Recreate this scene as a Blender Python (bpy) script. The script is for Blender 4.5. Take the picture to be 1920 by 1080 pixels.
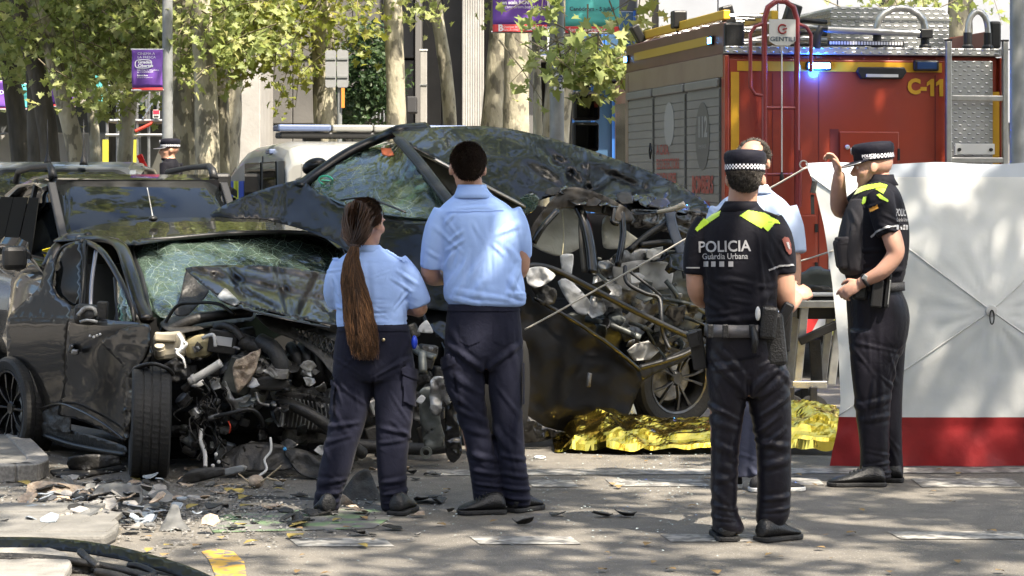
import bpy,bmesh,math,random
import numpy as np
from mathutils import Vector,Matrix,noise as mnoise
from mathutils.bvhtree import BVHTree
SC=bpy.context.scene
for _o in list(bpy.data.objects):
    bpy.data.objects.remove(_o,do_unlink=True)
# ------------------------------------------------------------------ camera
F,HY,H=4600.0,350.0,1.6          # focal length in photo pixels, horizon row, eye height
cam=bpy.data.cameras.new('camera')
cam.sensor_width=36.0
cam.lens=36.0*F/1920.0
cam.shift_y=-(540.0-HY)/1920.0
cam.clip_start,cam.clip_end=0.1,2000.0
camo=bpy.data.objects.new('camera',cam)
SC.collection.objects.link(camo)
camo.location=(0,0,H)
camo.rotation_euler=(math.radians(90),0,0)
SC.camera=camo
# ------------------------------------------------------------------ sky, sun, exposure
SUN_EL,SUN_AZ=math.radians(57),math.atan2(0.62,-0.78)     # azimuth of the sun measured from +Y towards +X
SUN=Vector((math.sin(SUN_AZ)*math.cos(SUN_EL),math.cos(SUN_AZ)*math.cos(SUN_EL),math.sin(SUN_EL)))
wd=bpy.data.worlds.new('World')
SC.world=wd
wd.use_nodes=True
_n=wd.node_tree.nodes
_n.clear()
_sky=_n.new('ShaderNodeTexSky')
_sky.sky_type='NISHITA'
_sky.sun_disc=False
_sky.sun_elevation=SUN_EL
_sky.sun_rotation=SUN_AZ
_sky.air_density,_sky.dust_density,_sky.ozone_density=0.9,3.0,0.5
_bg=_n.new('ShaderNodeBackground')
_bg.inputs['Strength'].default_value=0.15
_wo=_n.new('ShaderNodeOutputWorld')
wd.node_tree.links.new(_sky.outputs[0],_bg.inputs[0])
wd.node_tree.links.new(_bg.outputs[0],_wo.inputs[0])
_sl=bpy.data.lights.new('sun','SUN')
_sl.energy=4.3
_sl.angle=math.radians(0.55)
_sl.color=(1.0,0.90,0.76)
suno=bpy.data.objects.new('sun',_sl)
SC.collection.objects.link(suno)
suno.location=(6,-8,20)
suno.rotation_euler=SUN.to_track_quat('Z','Y').to_euler()
SC.view_settings.view_transform='Standard'
SC.view_settings.look='None'
SC.view_settings.exposure=1.95
SC.view_settings.gamma=1.0
SC.view_settings.use_curve_mapping=False
SC.cycles.max_bounces=7
SC.cycles.transparent_max_bounces=12
SC.cycles.caustics_reflective=False
SC.cycles.caustics_refractive=False
SC.cycles.sample_clamp_indirect=6.0
# ------------------------------------------------------------------ helpers
def P(px,py,D):
    return Vector(((px-960.0)*D/F,D,H-(py-HY)*D/F))
def G(px,py,z=0.0):
    D=(H-z)*F/(py-HY)
    return Vector(((px-960.0)*D/F,D,z))
def R(a):return math.radians(a)
def lerp(a,b,t):return a+(b-a)*t
COL=SC.collection
WB={}
def _wb(o):
    return WB.get(o.name,Matrix.Identity(4))
def tag(o,label=None,cat=None,group=None,kind=None):
    if label:o['label']=label
    if cat:o['category']=cat
    if group:o['group']=group
    if kind:o['kind']=kind
    return o
def link(name,data,parent=None,local=False):
    """local=False: data are in world coordinates; local=True: data are in the parent's frame"""
    o=bpy.data.objects.new(name,data)
    COL.objects.link(o)
    WB[o.name]=Matrix.Identity(4)
    if parent is not None:
        o.parent=parent
        if local:
            WB[o.name]=_wb(parent).copy()
        else:
            o.matrix_parent_inverse=_wb(parent).inverted()
    return o
def empty(name,loc=(0,0,0),rz=0.0,label=None,cat=None,group=None,rot=None):
    o=bpy.data.objects.new(name,None)
    COL.objects.link(o)
    o.empty_display_size=0.2
    o.location=loc
    o.rotation_euler=rot if rot else (0,0,rz)
    WB[o.name]=Matrix.Translation(Vector(loc))@o.rotation_euler.to_matrix().to_4x4()
    return tag(o,label,cat,group)
def copy_tree(o,parent=None,top=True):
    c=o.copy()
    COL.objects.link(c)
    if parent is not None:c.parent=parent
    for ch in list(o.children):
        copy_tree(ch,c,False)
    return c
class MB:
    """collects shapes; build() links them as one mesh object"""
    def __init__(s):s.v,s.f,s.m,s.mi=[],[],[],0
    def add(s,vs,fs):
        b=len(s.v)
        s.v+=[tuple(v)for v in vs]
        s.f+=[tuple(b+i for i in f)for f in fs]
        s.m+=[s.mi]*len(fs)
        return s
    def box(s,c,size,rot=None,rz=0.0):
        c=Vector(c);hx,hy,hz=size[0]/2,size[1]/2,size[2]/2
        M=rot if rot is not None else Matrix.Rotation(rz,3,'Z')
        vs=[c+M@Vector((x,y,z))for x in (-hx,hx)for y in (-hy,hy)for z in (-hz,hz)]
        return s.add(vs,[(0,1,3,2),(4,6,7,5),(0,4,5,1),(2,3,7,6),(0,2,6,4),(1,5,7,3)])
    def box2(s,a,b):
        return s.box([(a[i]+b[i])/2 for i in range(3)],[abs(b[i]-a[i])for i in range(3)])
    def bar(s,a,b,w,h,up=(0,0,1)):
        a,b=Vector(a),Vector(b);d=(b-a);L=d.length
        if L<1e-6:return s
        d.normalize();u=Vector(up)
        if abs(d.dot(u))>.97:u=Vector((0,1,0))
        x=d.cross(u).normalized();z=x.cross(d)
        M=Matrix((x,d,z)).transposed()
        return s.box((a+b)/2,(w,L,h),rot=M)
    def tube(s,pts,r,n=8,cap=True,flat=1.0):
        pts=[Vector(p)for p in pts]
        k=len(pts)
        if not hasattr(r,'__len__'):r=[r]*k
        t0=(pts[1]-pts[0]).normalized()
        ref=Vector((0,0,1))if abs(t0.z)<.9 else Vector((1,0,0))
        nx=t0.cross(ref).normalized()
        vs,fs=[],[]
        for i in range(k):
            t=(pts[min(i+1,k-1)]-pts[max(i-1,0)])
            t=t.normalized()if t.length>1e-9 else t0
            nx=(nx-t*nx.dot(t))
            nx=nx.normalized()if nx.length>1e-6 else t.orthogonal().normalized()
            ny=t.cross(nx)
            for j in range(n):
                a=2*math.pi*j/n
                vs.append(pts[i]+(nx*math.cos(a)+ny*math.sin(a)*flat)*r[i])
        for i in range(k-1):
            for j in range(n):
                fs.append((i*n+j,i*n+(j+1)%n,(i+1)*n+(j+1)%n,(i+1)*n+j))
        if cap:
            fs.append(tuple(range(n-1,-1,-1)))
            fs.append(tuple((k-1)*n+j for j in range(n)))
        return s.add(vs,fs)
    def loft(s,rings,cap=True,closed=True):
        n=len(rings[0]);vs,fs=[],[]
        for r in rings:vs+=list(r)
        for i in range(len(rings)-1):
            for j in range(n if closed else n-1):
                fs.append((i*n+j,i*n+(j+1)%n,(i+1)*n+(j+1)%n,(i+1)*n+j))
        if cap and closed:
            fs.append(tuple(range(n-1,-1,-1)))
            fs.append(tuple((len(rings)-1)*n+j for j in range(n)))
        return s.add(vs,fs)
    def ell(s,c,r,M=None,nu=16,nv=10):
        c=Vector(c);vs,fs=[],[]
        M=M or Matrix.Identity(3)
        for i in range(nv+1):
            th=math.pi*i/nv
            for j in range(nu):
                ph=2*math.pi*j/nu
                vs.append(c+M@Vector((r[0]*math.sin(th)*math.cos(ph),r[1]*math.sin(th)*math.sin(ph),r[2]*math.cos(th))))
        for i in range(nv):
            for j in range(nu):
                fs.append((i*nu+j,(i+1)*nu+j,(i+1)*nu+(j+1)%nu,i*nu+(j+1)%nu))
        return s.add(vs,fs)
    def prism(s,poly,off):
        """closed slab: polygon of 3-D points extruded by the vector off"""
        off=Vector(off);a=[Vector(p)for p in poly];n=len(a)
        vs=a+[p+off for p in a]
        fs=[tuple(range(n)),tuple(range(2*n-1,n-1,-1))]
        fs+=[(i,i+n,(i+1)%n+n,(i+1)%n)for i in range(n)]
        return s.add(vs,fs)
    def grid(s,rows):
        """open sheet through rows of points"""
        n=len(rows[0]);vs,fs=[],[]
        for r in rows:vs+=list(r)
        for i in range(len(rows)-1):
            for j in range(n-1):
                fs.append((i*n+j,i*n+j+1,(i+1)*n+j+1,(i+1)*n+j))
        return s.add(vs,fs)
    def lathe(s,prof,c,axis=(0,0,1),n=24,close=False):
        """prof: list of (radius, height) along axis"""
        c=Vector(c);q=Vector(axis).normalized().to_track_quat('Z','Y').to_matrix()
        rings=[[c+q@Vector((r*math.cos(2*math.pi*j/n),r*math.sin(2*math.pi*j/n),h))for j in range(n)]for r,h in prof]
        if close:rings.append(rings[0])
        return s.loft(rings,cap=not close)
    def mesh(s,name,mats,smooth=False,fixn=True,doubles=False):
        me=bpy.data.meshes.new(name)
        me.from_pydata(s.v,[],s.f)
        for m in (mats if isinstance(mats,(list,tuple))else [mats]):
            me.materials.append(m)
        if any(s.m):me.polygons.foreach_set('material_index',s.m)
        if fixn or doubles:
            bm=bmesh.new();bm.from_mesh(me)
            if doubles:bmesh.ops.remove_doubles(bm,verts=bm.verts,dist=1e-5)
            bmesh.ops.recalc_face_normals(bm,faces=bm.faces)
            bm.to_mesh(me);bm.free()
        if smooth is True:
            me.polygons.foreach_set('use_smooth',[True]*len(me.polygons))
        elif smooth:
            me.polygons.foreach_set('use_smooth',[True]*len(me.polygons))
            try:me.set_sharp_from_angle(angle=R(smooth))
            except Exception:pass
        me.update()
        return me
    def build(s,name,mats,parent=None,smooth=False,local=False,bevel=0,sub=0,solid=0,fixn=True,doubles=False,**kw):
        o=link(name,s.mesh(name,mats,smooth,fixn,doubles),parent,local)
        if sub:
            m=o.modifiers.new('sub','SUBSURF');m.levels=m.render_levels=sub
        if solid:
            m=o.modifiers.new('solid','SOLIDIFY');m.thickness=solid;m.offset=-1
        if bevel:
            m=o.modifiers.new('bevel','BEVEL');m.width=bevel;m.segments=2;m.limit_method='ANGLE'
        return tag(o,**kw)if kw else o
# ------------------------------------------------------------------ materials
MATS={}
def nodes_of(name):
    m=bpy.data.materials.new(name);m.use_nodes=True
    nt=m.node_tree
    return m,nt,nt.nodes['Principled BSDF']
def pm(name,col,rough=.6,metal=0.,var=0.,vs=6.,col2=None,bump=0.,bs=60.,coat=0.,spec=.5,emit=None,es=1.,trans=0.,alpha=1.,stretch=None,rvar=0.,detail=6.,ior=1.45,thr=(.35,.65)):
    """principled material with noise-driven colour change, roughness change and fine relief"""
    if name in MATS:return MATS[name]
    m,nt,b=nodes_of(name)
    L=nt.links
    b.inputs['Base Color'].default_value=(*col,1)
    b.inputs['Roughness'].default_value=rough
    b.inputs['Metallic'].default_value=metal
    b.inputs['Specular IOR Level'].default_value=spec
    b.inputs['IOR'].default_value=ior
    b.inputs['Coat Weight'].default_value=coat
    b.inputs['Coat Roughness'].default_value=.04
    b.inputs['Transmission Weight'].default_value=trans
    b.inputs['Alpha'].default_value=alpha
    if emit:
        b.inputs['Emission Color'].default_value=(*emit,1)
        b.inputs['Emission Strength'].default_value=es
    if var or bump or rvar:
        tc=nt.nodes.new('ShaderNodeTexCoord');src=tc.outputs['Object']
        if stretch:
            mp=nt.nodes.new('ShaderNodeMapping');mp.inputs['Scale'].default_value=stretch
            L.new(src,mp.inputs[0]);src=mp.outputs[0]
    if var or rvar:
        nz=nt.nodes.new('ShaderNodeTexNoise');nz.inputs['Scale'].default_value=vs;nz.inputs['Detail'].default_value=detail
        L.new(src,nz.inputs['Vector'])
        mr=nt.nodes.new('ShaderNodeMapRange');mr.inputs[1].default_value,mr.inputs[2].default_value=thr
        L.new(nz.outputs[0],mr.inputs[0])
        if var:
            mx=nt.nodes.new('ShaderNodeMix');mx.data_type='RGBA'
            c2=col2 or tuple(max(0,c*(1-var))for c in col)
            mx.inputs[6].default_value=(*col,1);mx.inputs[7].default_value=(*c2,1)
            L.new(mr.outputs[0],mx.inputs[0]);L.new(mx.outputs[2],b.inputs['Base Color'])
        if rvar:
            m2=nt.nodes.new('ShaderNodeMapRange');m2.inputs[3].default_value=rough;m2.inputs[4].default_value=min(1,rough+rvar)
            L.new(mr.outputs[0],m2.inputs[0]);L.new(m2.outputs[0],b.inputs['Roughness'])
    if bump:
        nb=nt.nodes.new('ShaderNodeTexNoise');nb.inputs['Scale'].default_value=bs;nb.inputs['Detail'].default_value=4
        L.new(src,nb.inputs['Vector'])
        bp=nt.nodes.new('ShaderNodeBump');bp.inputs['Strength'].default_value=bump;bp.inputs['Distance'].default_value=.02
        L.new(nb.outputs[0],bp.inputs['Height']);L.new(bp.outputs[0],b.inputs['Normal'])
    MATS[name]=m
    return m
def text_mesh(txt,size,bold=0.0,align='CENTER',sx=1.0,shear=0.0):
    """flat lettering as a mesh in its own XY plane, returned as (verts, faces)"""
    cu=bpy.data.curves.new('lettering','FONT')
    cu.body=txt;cu.size=size;cu.align_x=align;cu.align_y='CENTER'
    cu.offset=bold;cu.shear=shear;cu.resolution_u=3;cu.fill_mode='FRONT'
    o=bpy.data.objects.new('lettering',cu);COL.objects.link(o)
    dg=bpy.context.evaluated_depsgraph_get()
    me=bpy.data.meshes.new_from_object(o.evaluated_get(dg))
    vs=[Vector((v.co.x*sx,v.co.y,0))for v in me.vertices]
    fs=[tuple(p.vertices)for p in me.polygons]
    bpy.data.objects.remove(o,do_unlink=True);bpy.data.curves.remove(cu);bpy.data.meshes.remove(me)
    return vs,fs
def text_on(name,txt,size,origin,ux,uy,mat,parent,local=False,bold=0.,sx=1.,align='CENTER',shear=0.,onto=None,lift=.003,subdiv=0):
    """lettering placed with its x axis along ux and y axis along uy; onto = BVH to drape it on along the view"""
    vs,fs=text_mesh(txt,size,bold,align,sx,shear)
    o3,ux,uy=Vector(origin),Vector(ux).normalized(),Vector(uy).normalized()
    nrm=ux.cross(uy)
    w=[]
    for v in vs:
        p=o3+ux*v.x+uy*v.y
        if onto is not None:
            h=onto.ray_cast(p+nrm*.4,-nrm,1.0)
            if h[0]is not None:p=h[0]+nrm*lift
        w.append(p)
    mb=MB();mb.add(w,fs)
    return mb.build(name,mat,parent,local=local,fixn=False)
def rng_noise(p,s=1.0,o=0.0):
    return mnoise.noise(Vector((p[0]*s+o,p[1]*s+o*1.7,p[2]*s-o)))
# ================================================================== ground, road, markings, kerbs
def asphalt():
    m,nt,b=nodes_of('asphalt');L=nt.links;N=nt.nodes
    tc=N.new('ShaderNodeTexCoord')
    def noise(sc,det,vec=None):
        n=N.new('ShaderNodeTexNoise');n.inputs['Scale'].default_value=sc;n.inputs['Detail'].default_value=det
        L.new(vec or tc.outputs['Object'],n.inputs['Vector']);return n
    big,mid,fine=noise(.45,5),noise(6,6),noise(140,2)
    vor=N.new('ShaderNodeTexVoronoi');vor.inputs['Scale'].default_value=55;L.new(tc.outputs['Object'],vor.inputs['Vector'])
    r1=N.new('ShaderNodeValToRGB');r1.color_ramp.elements[0].position=.3;r1.color_ramp.elements[1].position=.72
    r1.color_ramp.elements[0].color=(.095,.088,.076,1);r1.color_ramp.elements[1].color=(.150,.139,.120,1)
    L.new(big.outputs[0],r1.inputs[0])
    mx=N.new('ShaderNodeMix');mx.data_type='RGBA';mx.blend_type='MULTIPLY';mx.inputs[0].default_value=.55
    r2=N.new('ShaderNodeValToRGB');r2.color_ramp.elements[0].position=.35;r2.color_ramp.elements[1].position=.65
    r2.color_ramp.elements[0].color=(.55,.55,.55,1);r2.color_ramp.elements[1].color=(1.15,1.12,1.08,1)
    L.new(mid.outputs[0],r2.inputs[0]);L.new(r1.outputs[0],mx.inputs[6]);L.new(r2.outputs[0],mx.inputs[7])
    # pale aggregate specks
    r3=N.new('ShaderNodeValToRGB');r3.color_ramp.elements[0].position=.10;r3.color_ramp.elements[1].position=.22
    r3.color_ramp.elements[0].color=(1,1,1,1);r3.color_ramp.elements[1].color=(0,0,0,1)
    L.new(vor.outputs['Distance'],r3.inputs[0])
    ml=N.new('ShaderNodeMath');ml.operation='MULTIPLY';L.new(r3.outputs[0],ml.inputs[0]);L.new(fine.outputs[0],ml.inputs[1])
    m2=N.new('ShaderNodeMix');m2.data_type='RGBA';m2.inputs[7].default_value=(.42,.40,.37,1)
    L.new(ml.outputs[0],m2.inputs[0]);L.new(mx.outputs[2],m2.inputs[6])
    L.new(m2.outputs[2],b.inputs['Base Color'])
    b.inputs['Roughness'].default_value=.82
    bp=N.new('ShaderNodeBump');bp.inputs['Strength'].default_value=.9;bp.inputs['Distance'].default_value=.008
    L.new(fine.outputs[0],bp.inputs['Height']);L.new(bp.outputs[0],b.inputs['Normal'])
    return m
M_ASPH=asphalt()
M_EARTH=pm('paved earth',(.24,.22,.18),.9,var=.3,vs=3,bump=.3,bs=30)
M_CONC=pm('kerb concrete',(.22,.21,.19),.85,var=.35,vs=9,bump=.35,bs=90)
M_GRAN=pm('granite kerb',(.20,.195,.185),.75,var=.4,vs=55,bump=.2,bs=160,thr=(.4,.6))
M_SLAB=pm('pavement slab',(.15,.145,.132),.85,var=.3,vs=7,bump=.3,bs=70)
M_PAVE=pm('far pavement',(.19,.175,.15),.85,var=.25,vs=2,bump=.2,bs=20)
def paint(name,col,wear=.42,sc=14.):
    """worn road paint: bare asphalt shows where the paint has gone"""
    m,nt,b=nodes_of(name);N,L=nt.nodes,nt.links
    tc=N.new('ShaderNodeTexCoord');nz=N.new('ShaderNodeTexNoise');nz.inputs['Scale'].default_value=sc;nz.inputs['Detail'].default_value=9
    L.new(tc.outputs['Object'],nz.inputs['Vector'])
    mr=N.new('ShaderNodeMapRange');mr.inputs[1].default_value=wear-.05;mr.inputs[2].default_value=wear+.05
    L.new(nz.outputs[0],mr.inputs[0])
    mx=N.new('ShaderNodeMix');mx.data_type='RGBA';mx.inputs[6].default_value=(.11,.107,.10,1);mx.inputs[7].default_value=(*col,1)
    L.new(mr.outputs[0],mx.inputs[0]);L.new(mx.outputs[2],b.inputs['Base Color'])
    b.inputs['Roughness'].default_value=.7
    return m
M_WPAINT=paint('white road paint',(.24,.233,.214),.50)
M_YPAINT=paint('yellow road paint',(.42,.25,.035),.45)
M_GPAINT=paint('green cycle lane paint',(.11,.17,.085),.54,7)
# ground sheet: gently uneven near the camera, flat to the horizon
def ground():
    xs=[-400,-150,-60,-25,-12]+[(-8+i*.5)for i in range(33)]+[12,25,60,150,400]
    ys=[-200,-60,-20,0,6]+[8+i*.4 for i in range(40)]+[25,30,36,45,60,90,150,300,900]
    mb=MB()
    mb.grid([[Vector((x,y,0))for x in xs]for y in ys])
    return mb.build('road',M_ASPH,smooth=True,kind='structure')
ROAD=ground()
def marking(name,pts,m,parent=ROAD,z=.004):
    mb=MB();mb.add([Vector((p.x,p.y,z))for p in pts],[tuple(range(len(pts)))])
    return mb.build(name,m,parent)
marking('edge_line',[G(800,893),G(1940,887),G(1940,877),G(800,882)],M_WPAINT)
for (x0,x1,y0,y1,sh)in [(1440,1546,910,897,-14),(1728,1916,914,898,-20),(1150,1330,913,899,-16),(1000,1085,914,901,-14),
                             (1690,1935,1012,998,-26),(1258,1430,1017,1003,-20),(900,1090,1022,1007,-20),(560,740,1026,1010,-20)]:
    marking('crossing_block',[G(x0,y0),G(x1,y0),G(x1+sh,y1),G(x0+sh,y1)],M_WPAINT)
marking('yellow_marking',[G(405,1084),G(462,1084),G(458,1055),G(438,1036),G(400,1030),G(378,1036),G(392,1052)],M_YPAINT)
marking('green_paint',[G(400,1000),G(700,992),G(740,968),G(700,955),G(520,958),G(380,970)],M_GPAINT)
# far pavement along the building, behind the trees
mb=MB();mb.box2((-60,27.5,0),(60,60,.14))
mb.build('pavement',M_PAVE,kind='structure',bevel=.02)
# kerbed traffic islands at the lower left
def island(name,top_pts,h,mat,seg=None):
    """slab with rounded top edge; top_pts = ground polygon"""
    root=MB();root.prism([Vector((p.x,p.y,h))for p in top_pts],(0,0,-h))
    return root.build(name,mat,kind='structure',bevel=.015)
K1=[G(-260,905),G(30,905),G(70,902),G(88,893),G(86,884),G(62,858),G(20,818),G(-5,808),G(-260,808)]
isl=island('traffic_island',K1,.085,M_SLAB)
# granite kerb stones round its near edge
edge=K1[0:7]
for i in range(len(edge)-1):
    a,b=Vector(edge[i]),Vector(edge[i+1])
    n=max(1,int((b-a).length/.5))
    for k in range(n):
        p,q=a.lerp(b,k/n),a.lerp(b,(k+1)/n)
        d=(q-p);
        if d.length<.02:continue
        dn=d.normalized();inn=Vector((-dn.y,dn.x,0))
        mb=MB()
        mb.prism([p+dn*.003+inn*-.012+Vector((0,0,.094)),q-dn*.003+inn*-.012+Vector((0,0,.094)),q-dn*.003+inn*.11+Vector((0,0,.094)),p+dn*.003+inn*.11+Vector((0,0,.094))],(0,0,-.094))
        mb.build('kerb_stone',M_GRAN,isl,bevel=.008)
K2=[G(-300,1028),G(196,1028),G(218,1016),G(224,1000),G(206,975),G(180,966),G(-300,966)]
isl2=island('pavement_edge',K2,.055,M_SLAB)
rs=random.Random(3)
# paving slabs on it
for r in range(3):
    for c in range(9):
        x0=-3.2+c*.36+(r%2)*.15;y0=10.98+r*.33
        x1,y1=x0+.352,y0+.322
        xr=[G(208,1018).x,G(214,1000).x,G(190,975).x][r]-.01
        if x1>xr:x1=xr
        if x1-x0<.05:continue
        mb=MB();z=.0565+rs.random()*.004
        mb.box2((x0,y0,.03),(x1,y1,z))
        mb.build('paving_slab',M_SLAB,isl2,bevel=.004)
K3=[G(-300,1110),G(120,1110),G(135,1080),G(128,1062),G(95,1052),G(-300,1052)]
isl3=island('kerb_corner',K3,.06,M_CONC)
# ================================================================== trees
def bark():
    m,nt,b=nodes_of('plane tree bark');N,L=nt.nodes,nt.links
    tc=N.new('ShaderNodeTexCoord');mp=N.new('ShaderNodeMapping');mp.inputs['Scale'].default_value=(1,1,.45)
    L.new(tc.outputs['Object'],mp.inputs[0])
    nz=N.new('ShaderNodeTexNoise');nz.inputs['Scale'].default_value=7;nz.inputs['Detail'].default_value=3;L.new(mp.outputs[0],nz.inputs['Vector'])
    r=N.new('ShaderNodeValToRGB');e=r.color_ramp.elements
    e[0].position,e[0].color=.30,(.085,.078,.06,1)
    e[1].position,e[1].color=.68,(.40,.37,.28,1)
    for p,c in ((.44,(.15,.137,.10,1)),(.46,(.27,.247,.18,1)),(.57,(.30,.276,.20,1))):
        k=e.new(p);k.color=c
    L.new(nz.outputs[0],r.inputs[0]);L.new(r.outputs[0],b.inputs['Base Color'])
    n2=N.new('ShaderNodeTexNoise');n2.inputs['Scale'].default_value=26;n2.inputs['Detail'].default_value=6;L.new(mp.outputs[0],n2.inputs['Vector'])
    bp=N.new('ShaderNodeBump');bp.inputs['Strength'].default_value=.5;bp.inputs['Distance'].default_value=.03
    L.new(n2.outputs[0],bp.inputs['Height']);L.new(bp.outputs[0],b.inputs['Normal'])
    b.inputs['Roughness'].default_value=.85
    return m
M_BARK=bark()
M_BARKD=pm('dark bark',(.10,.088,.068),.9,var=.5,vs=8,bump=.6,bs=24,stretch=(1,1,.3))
M_TWIG=pm('twig',(.14,.12,.08),.85)
def leafmat(name,c1,c2,c3):
    m=bpy.data.materials.new(name);m.use_nodes=True;nt=m.node_tree;N,L=nt.nodes,nt.links
    N.clear()
    at=N.new('ShaderNodeAttribute');at.attribute_name='leaf'
    r=N.new('ShaderNodeValToRGB');e=r.color_ramp.elements
    e[0].position,e[0].color=0,(*c1,1);e[1].position,e[1].color=1,(*c3,1)
    k=e.new(.55);k.color=(*c2,1)
    L.new(at.outputs['Fac'],r.inputs[0])
    d=N.new('ShaderNodeBsdfPrincipled');d.inputs['Roughness'].default_value=.5
    d.inputs['Specular IOR Level'].default_value=.35
    t=N.new('ShaderNodeBsdfTranslucent')
    hs=N.new('ShaderNodeHueSaturation');hs.inputs['Hue'].default_value=.485;hs.inputs['Saturation'].default_value=1.1;hs.inputs['Value'].default_value=1.9
    L.new(r.outputs[0],d.inputs['Base Color']);L.new(r.outputs[0],hs.inputs['Color']);L.new(hs.outputs[0],t.inputs[0])
    mx=N.new('ShaderNodeMixShader');mx.inputs[0].default_value=.42
    L.new(d.outputs[0],mx.inputs[1]);L.new(t.outputs[0],mx.inputs[2])
    o=N.new('ShaderNodeOutputMaterial');L.new(mx.outputs[0],o.inputs[0])
    return m
M_LEAF=leafmat('plane leaf',(.13,.17,.05),(.22,.265,.09),(.36,.36,.17))
M_LEAFY=leafmat('yellowing plane leaf',(.11,.14,.028),(.18,.205,.045),(.28,.265,.08))
M_LEAFD=leafmat('dark shrub leaf',(.02,.045,.018),(.035,.065,.026),(.07,.10,.04))
_half=[(0,-.5),(.10,-.16),(.42,-.30),(.34,-.04),(.56,.14),(.28,.16),(.22,.34),(0,.60)]
LEAF5=np.array([(0,0)]+_half+[(-x,y)for x,y in _half[-2:0:-1]])
LEAF4=np.array([(0,-.5),(.36,-.02),(0,.55),(-.36,-.02)])
def leaf_mesh(name,blobs,n,size,mat,seed=0,fancy=True,droop=.55,clump=10,spread=.30,edge=.75):
    """leaves gathered in clumps through ellipsoid volumes (c, r, weight)"""
    rg=np.random.default_rng(seed)
    w=np.array([b[2]if len(b)>2 else b[1][0]*b[1][1]*b[1][2]for b in blobs],float);w/=w.sum()
    nc=max(1,n//clump)
    which=rg.choice(len(blobs),nc,p=w)
    C=np.array([tuple(b[0])for b in blobs])[which];RR=np.array([tuple(b[1])for b in blobs])[which]
    d=rg.normal(size=(nc,3));d/=np.linalg.norm(d,axis=1)[:,None]
    cc=C+d*RR*(rg.random(nc)**(1/3*edge+.08))[:,None]
    # each clump hangs along a drooping twig
    ax=rg.normal(size=(nc,3));ax[:,2]=-np.abs(ax[:,2])*droop-.1;ax/=np.linalg.norm(ax,axis=1)[:,None]
    idx=np.repeat(np.arange(nc),clump);m=len(idx)
    t=rg.random(m)-.3
    pos=cc[idx]+ax[idx]*(t*spread*1.5)[:,None]+rg.normal(size=(m,3))*spread*.33
    sz=size*(.55+.75*rg.random(m))
    # leaf frames
    nrm=rg.normal(size=(m,3))*.75+np.array([.1,-.35,.75]);nrm/=np.linalg.norm(nrm,axis=1)[:,None]
    tip=rg.normal(size=(m,3))*.7+np.array([0,0,-.75]);tip-=nrm*(tip*nrm).sum(1)[:,None];tip/=np.linalg.norm(tip,axis=1)[:,None]+1e-9
    sd=np.cross(tip,nrm)
    T=LEAF5 if fancy else LEAF4;k=len(T)
    curl=(np.abs(T[:,0])*.35-T[:,1]**2*.25)
    V=pos[:,None,:]+sz[:,None,None]*(sd[:,None,:]*T[None,:,0,None]+tip[:,None,:]*T[None,:,1,None]+nrm[:,None,:]*curl[None,:,None])
    V=V.reshape(-1,3)
    if fancy:
        o=k-1
        tri=np.array([(0,1+i,1+(i+1)%o)for i in range(o)])
    else:
        tri=np.array([(0,1,2),(0,2,3)])
    Fc=(tri[None]+(np.arange(m)*k)[:,None,None]).reshape(-1,3)
    me=bpy.data.meshes.new(name)
    me.vertices.add(len(V));me.vertices.foreach_set('co',V.astype(np.float32).ravel())
    me.loops.add(Fc.size);me.loops.foreach_set('vertex_index',Fc.astype(np.int32).ravel())
    me.polygons.add(len(Fc));me.polygons.foreach_set('loop_start',np.arange(0,Fc.size,3,dtype=np.int32));me.polygons.foreach_set('loop_total',np.full(len(Fc),3,np.int32))
    at=me.attributes.new('leaf','FLOAT','POINT')
    clv=rg.random(nc)
    lv=np.clip(clv[idx]*.55+rg.random(m)*.45,0,1)
    at.data.foreach_set('value',np.repeat(lv,k).astype(np.float32))
    me.materials.append(mat)
    me.update(calc_edges=True);me.validate()
    return me,cc,ax
def trunk_mesh(path,radii,n=14,seed=0,rough=.05):
    """trunk or limb through points, with knobbly bark"""
    mb=MB()
    pts,rr=[],[]
    for i in range(len(path)-1):
        a,b=Vector(path[i]),Vector(path[i+1]);st=max(2,int((b-a).length/.18))
        for k in range(st):
            pts.append(a.lerp(b,k/st));rr.append(lerp(radii[i],radii[i+1],k/st))
    pts.append(Vector(path[-1]));rr.append(radii[-1])
    # soften corners
    for _ in range(3):
        pts=[pts[0]]+[(pts[i-1]+pts[i]*2+pts[i+1])/4 for i in range(1,len(pts)-1)]+[pts[-1]]
    mb.tube(pts,rr,n)
    out=[]
    for i,v in enumerate(mb.v):
        ring=min(i//n,len(pts)-1);c=pts[ring]
        d=Vector(v)-c
        f=1+rough*2*mnoise.noise(Vector(v)*2.3+Vector((seed,0,0)))+rough*mnoise.noise(Vector(v)*6+Vector((0,seed,0)))
        out.append(tuple(c+d*f))
    mb.v=out
    return mb
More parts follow.
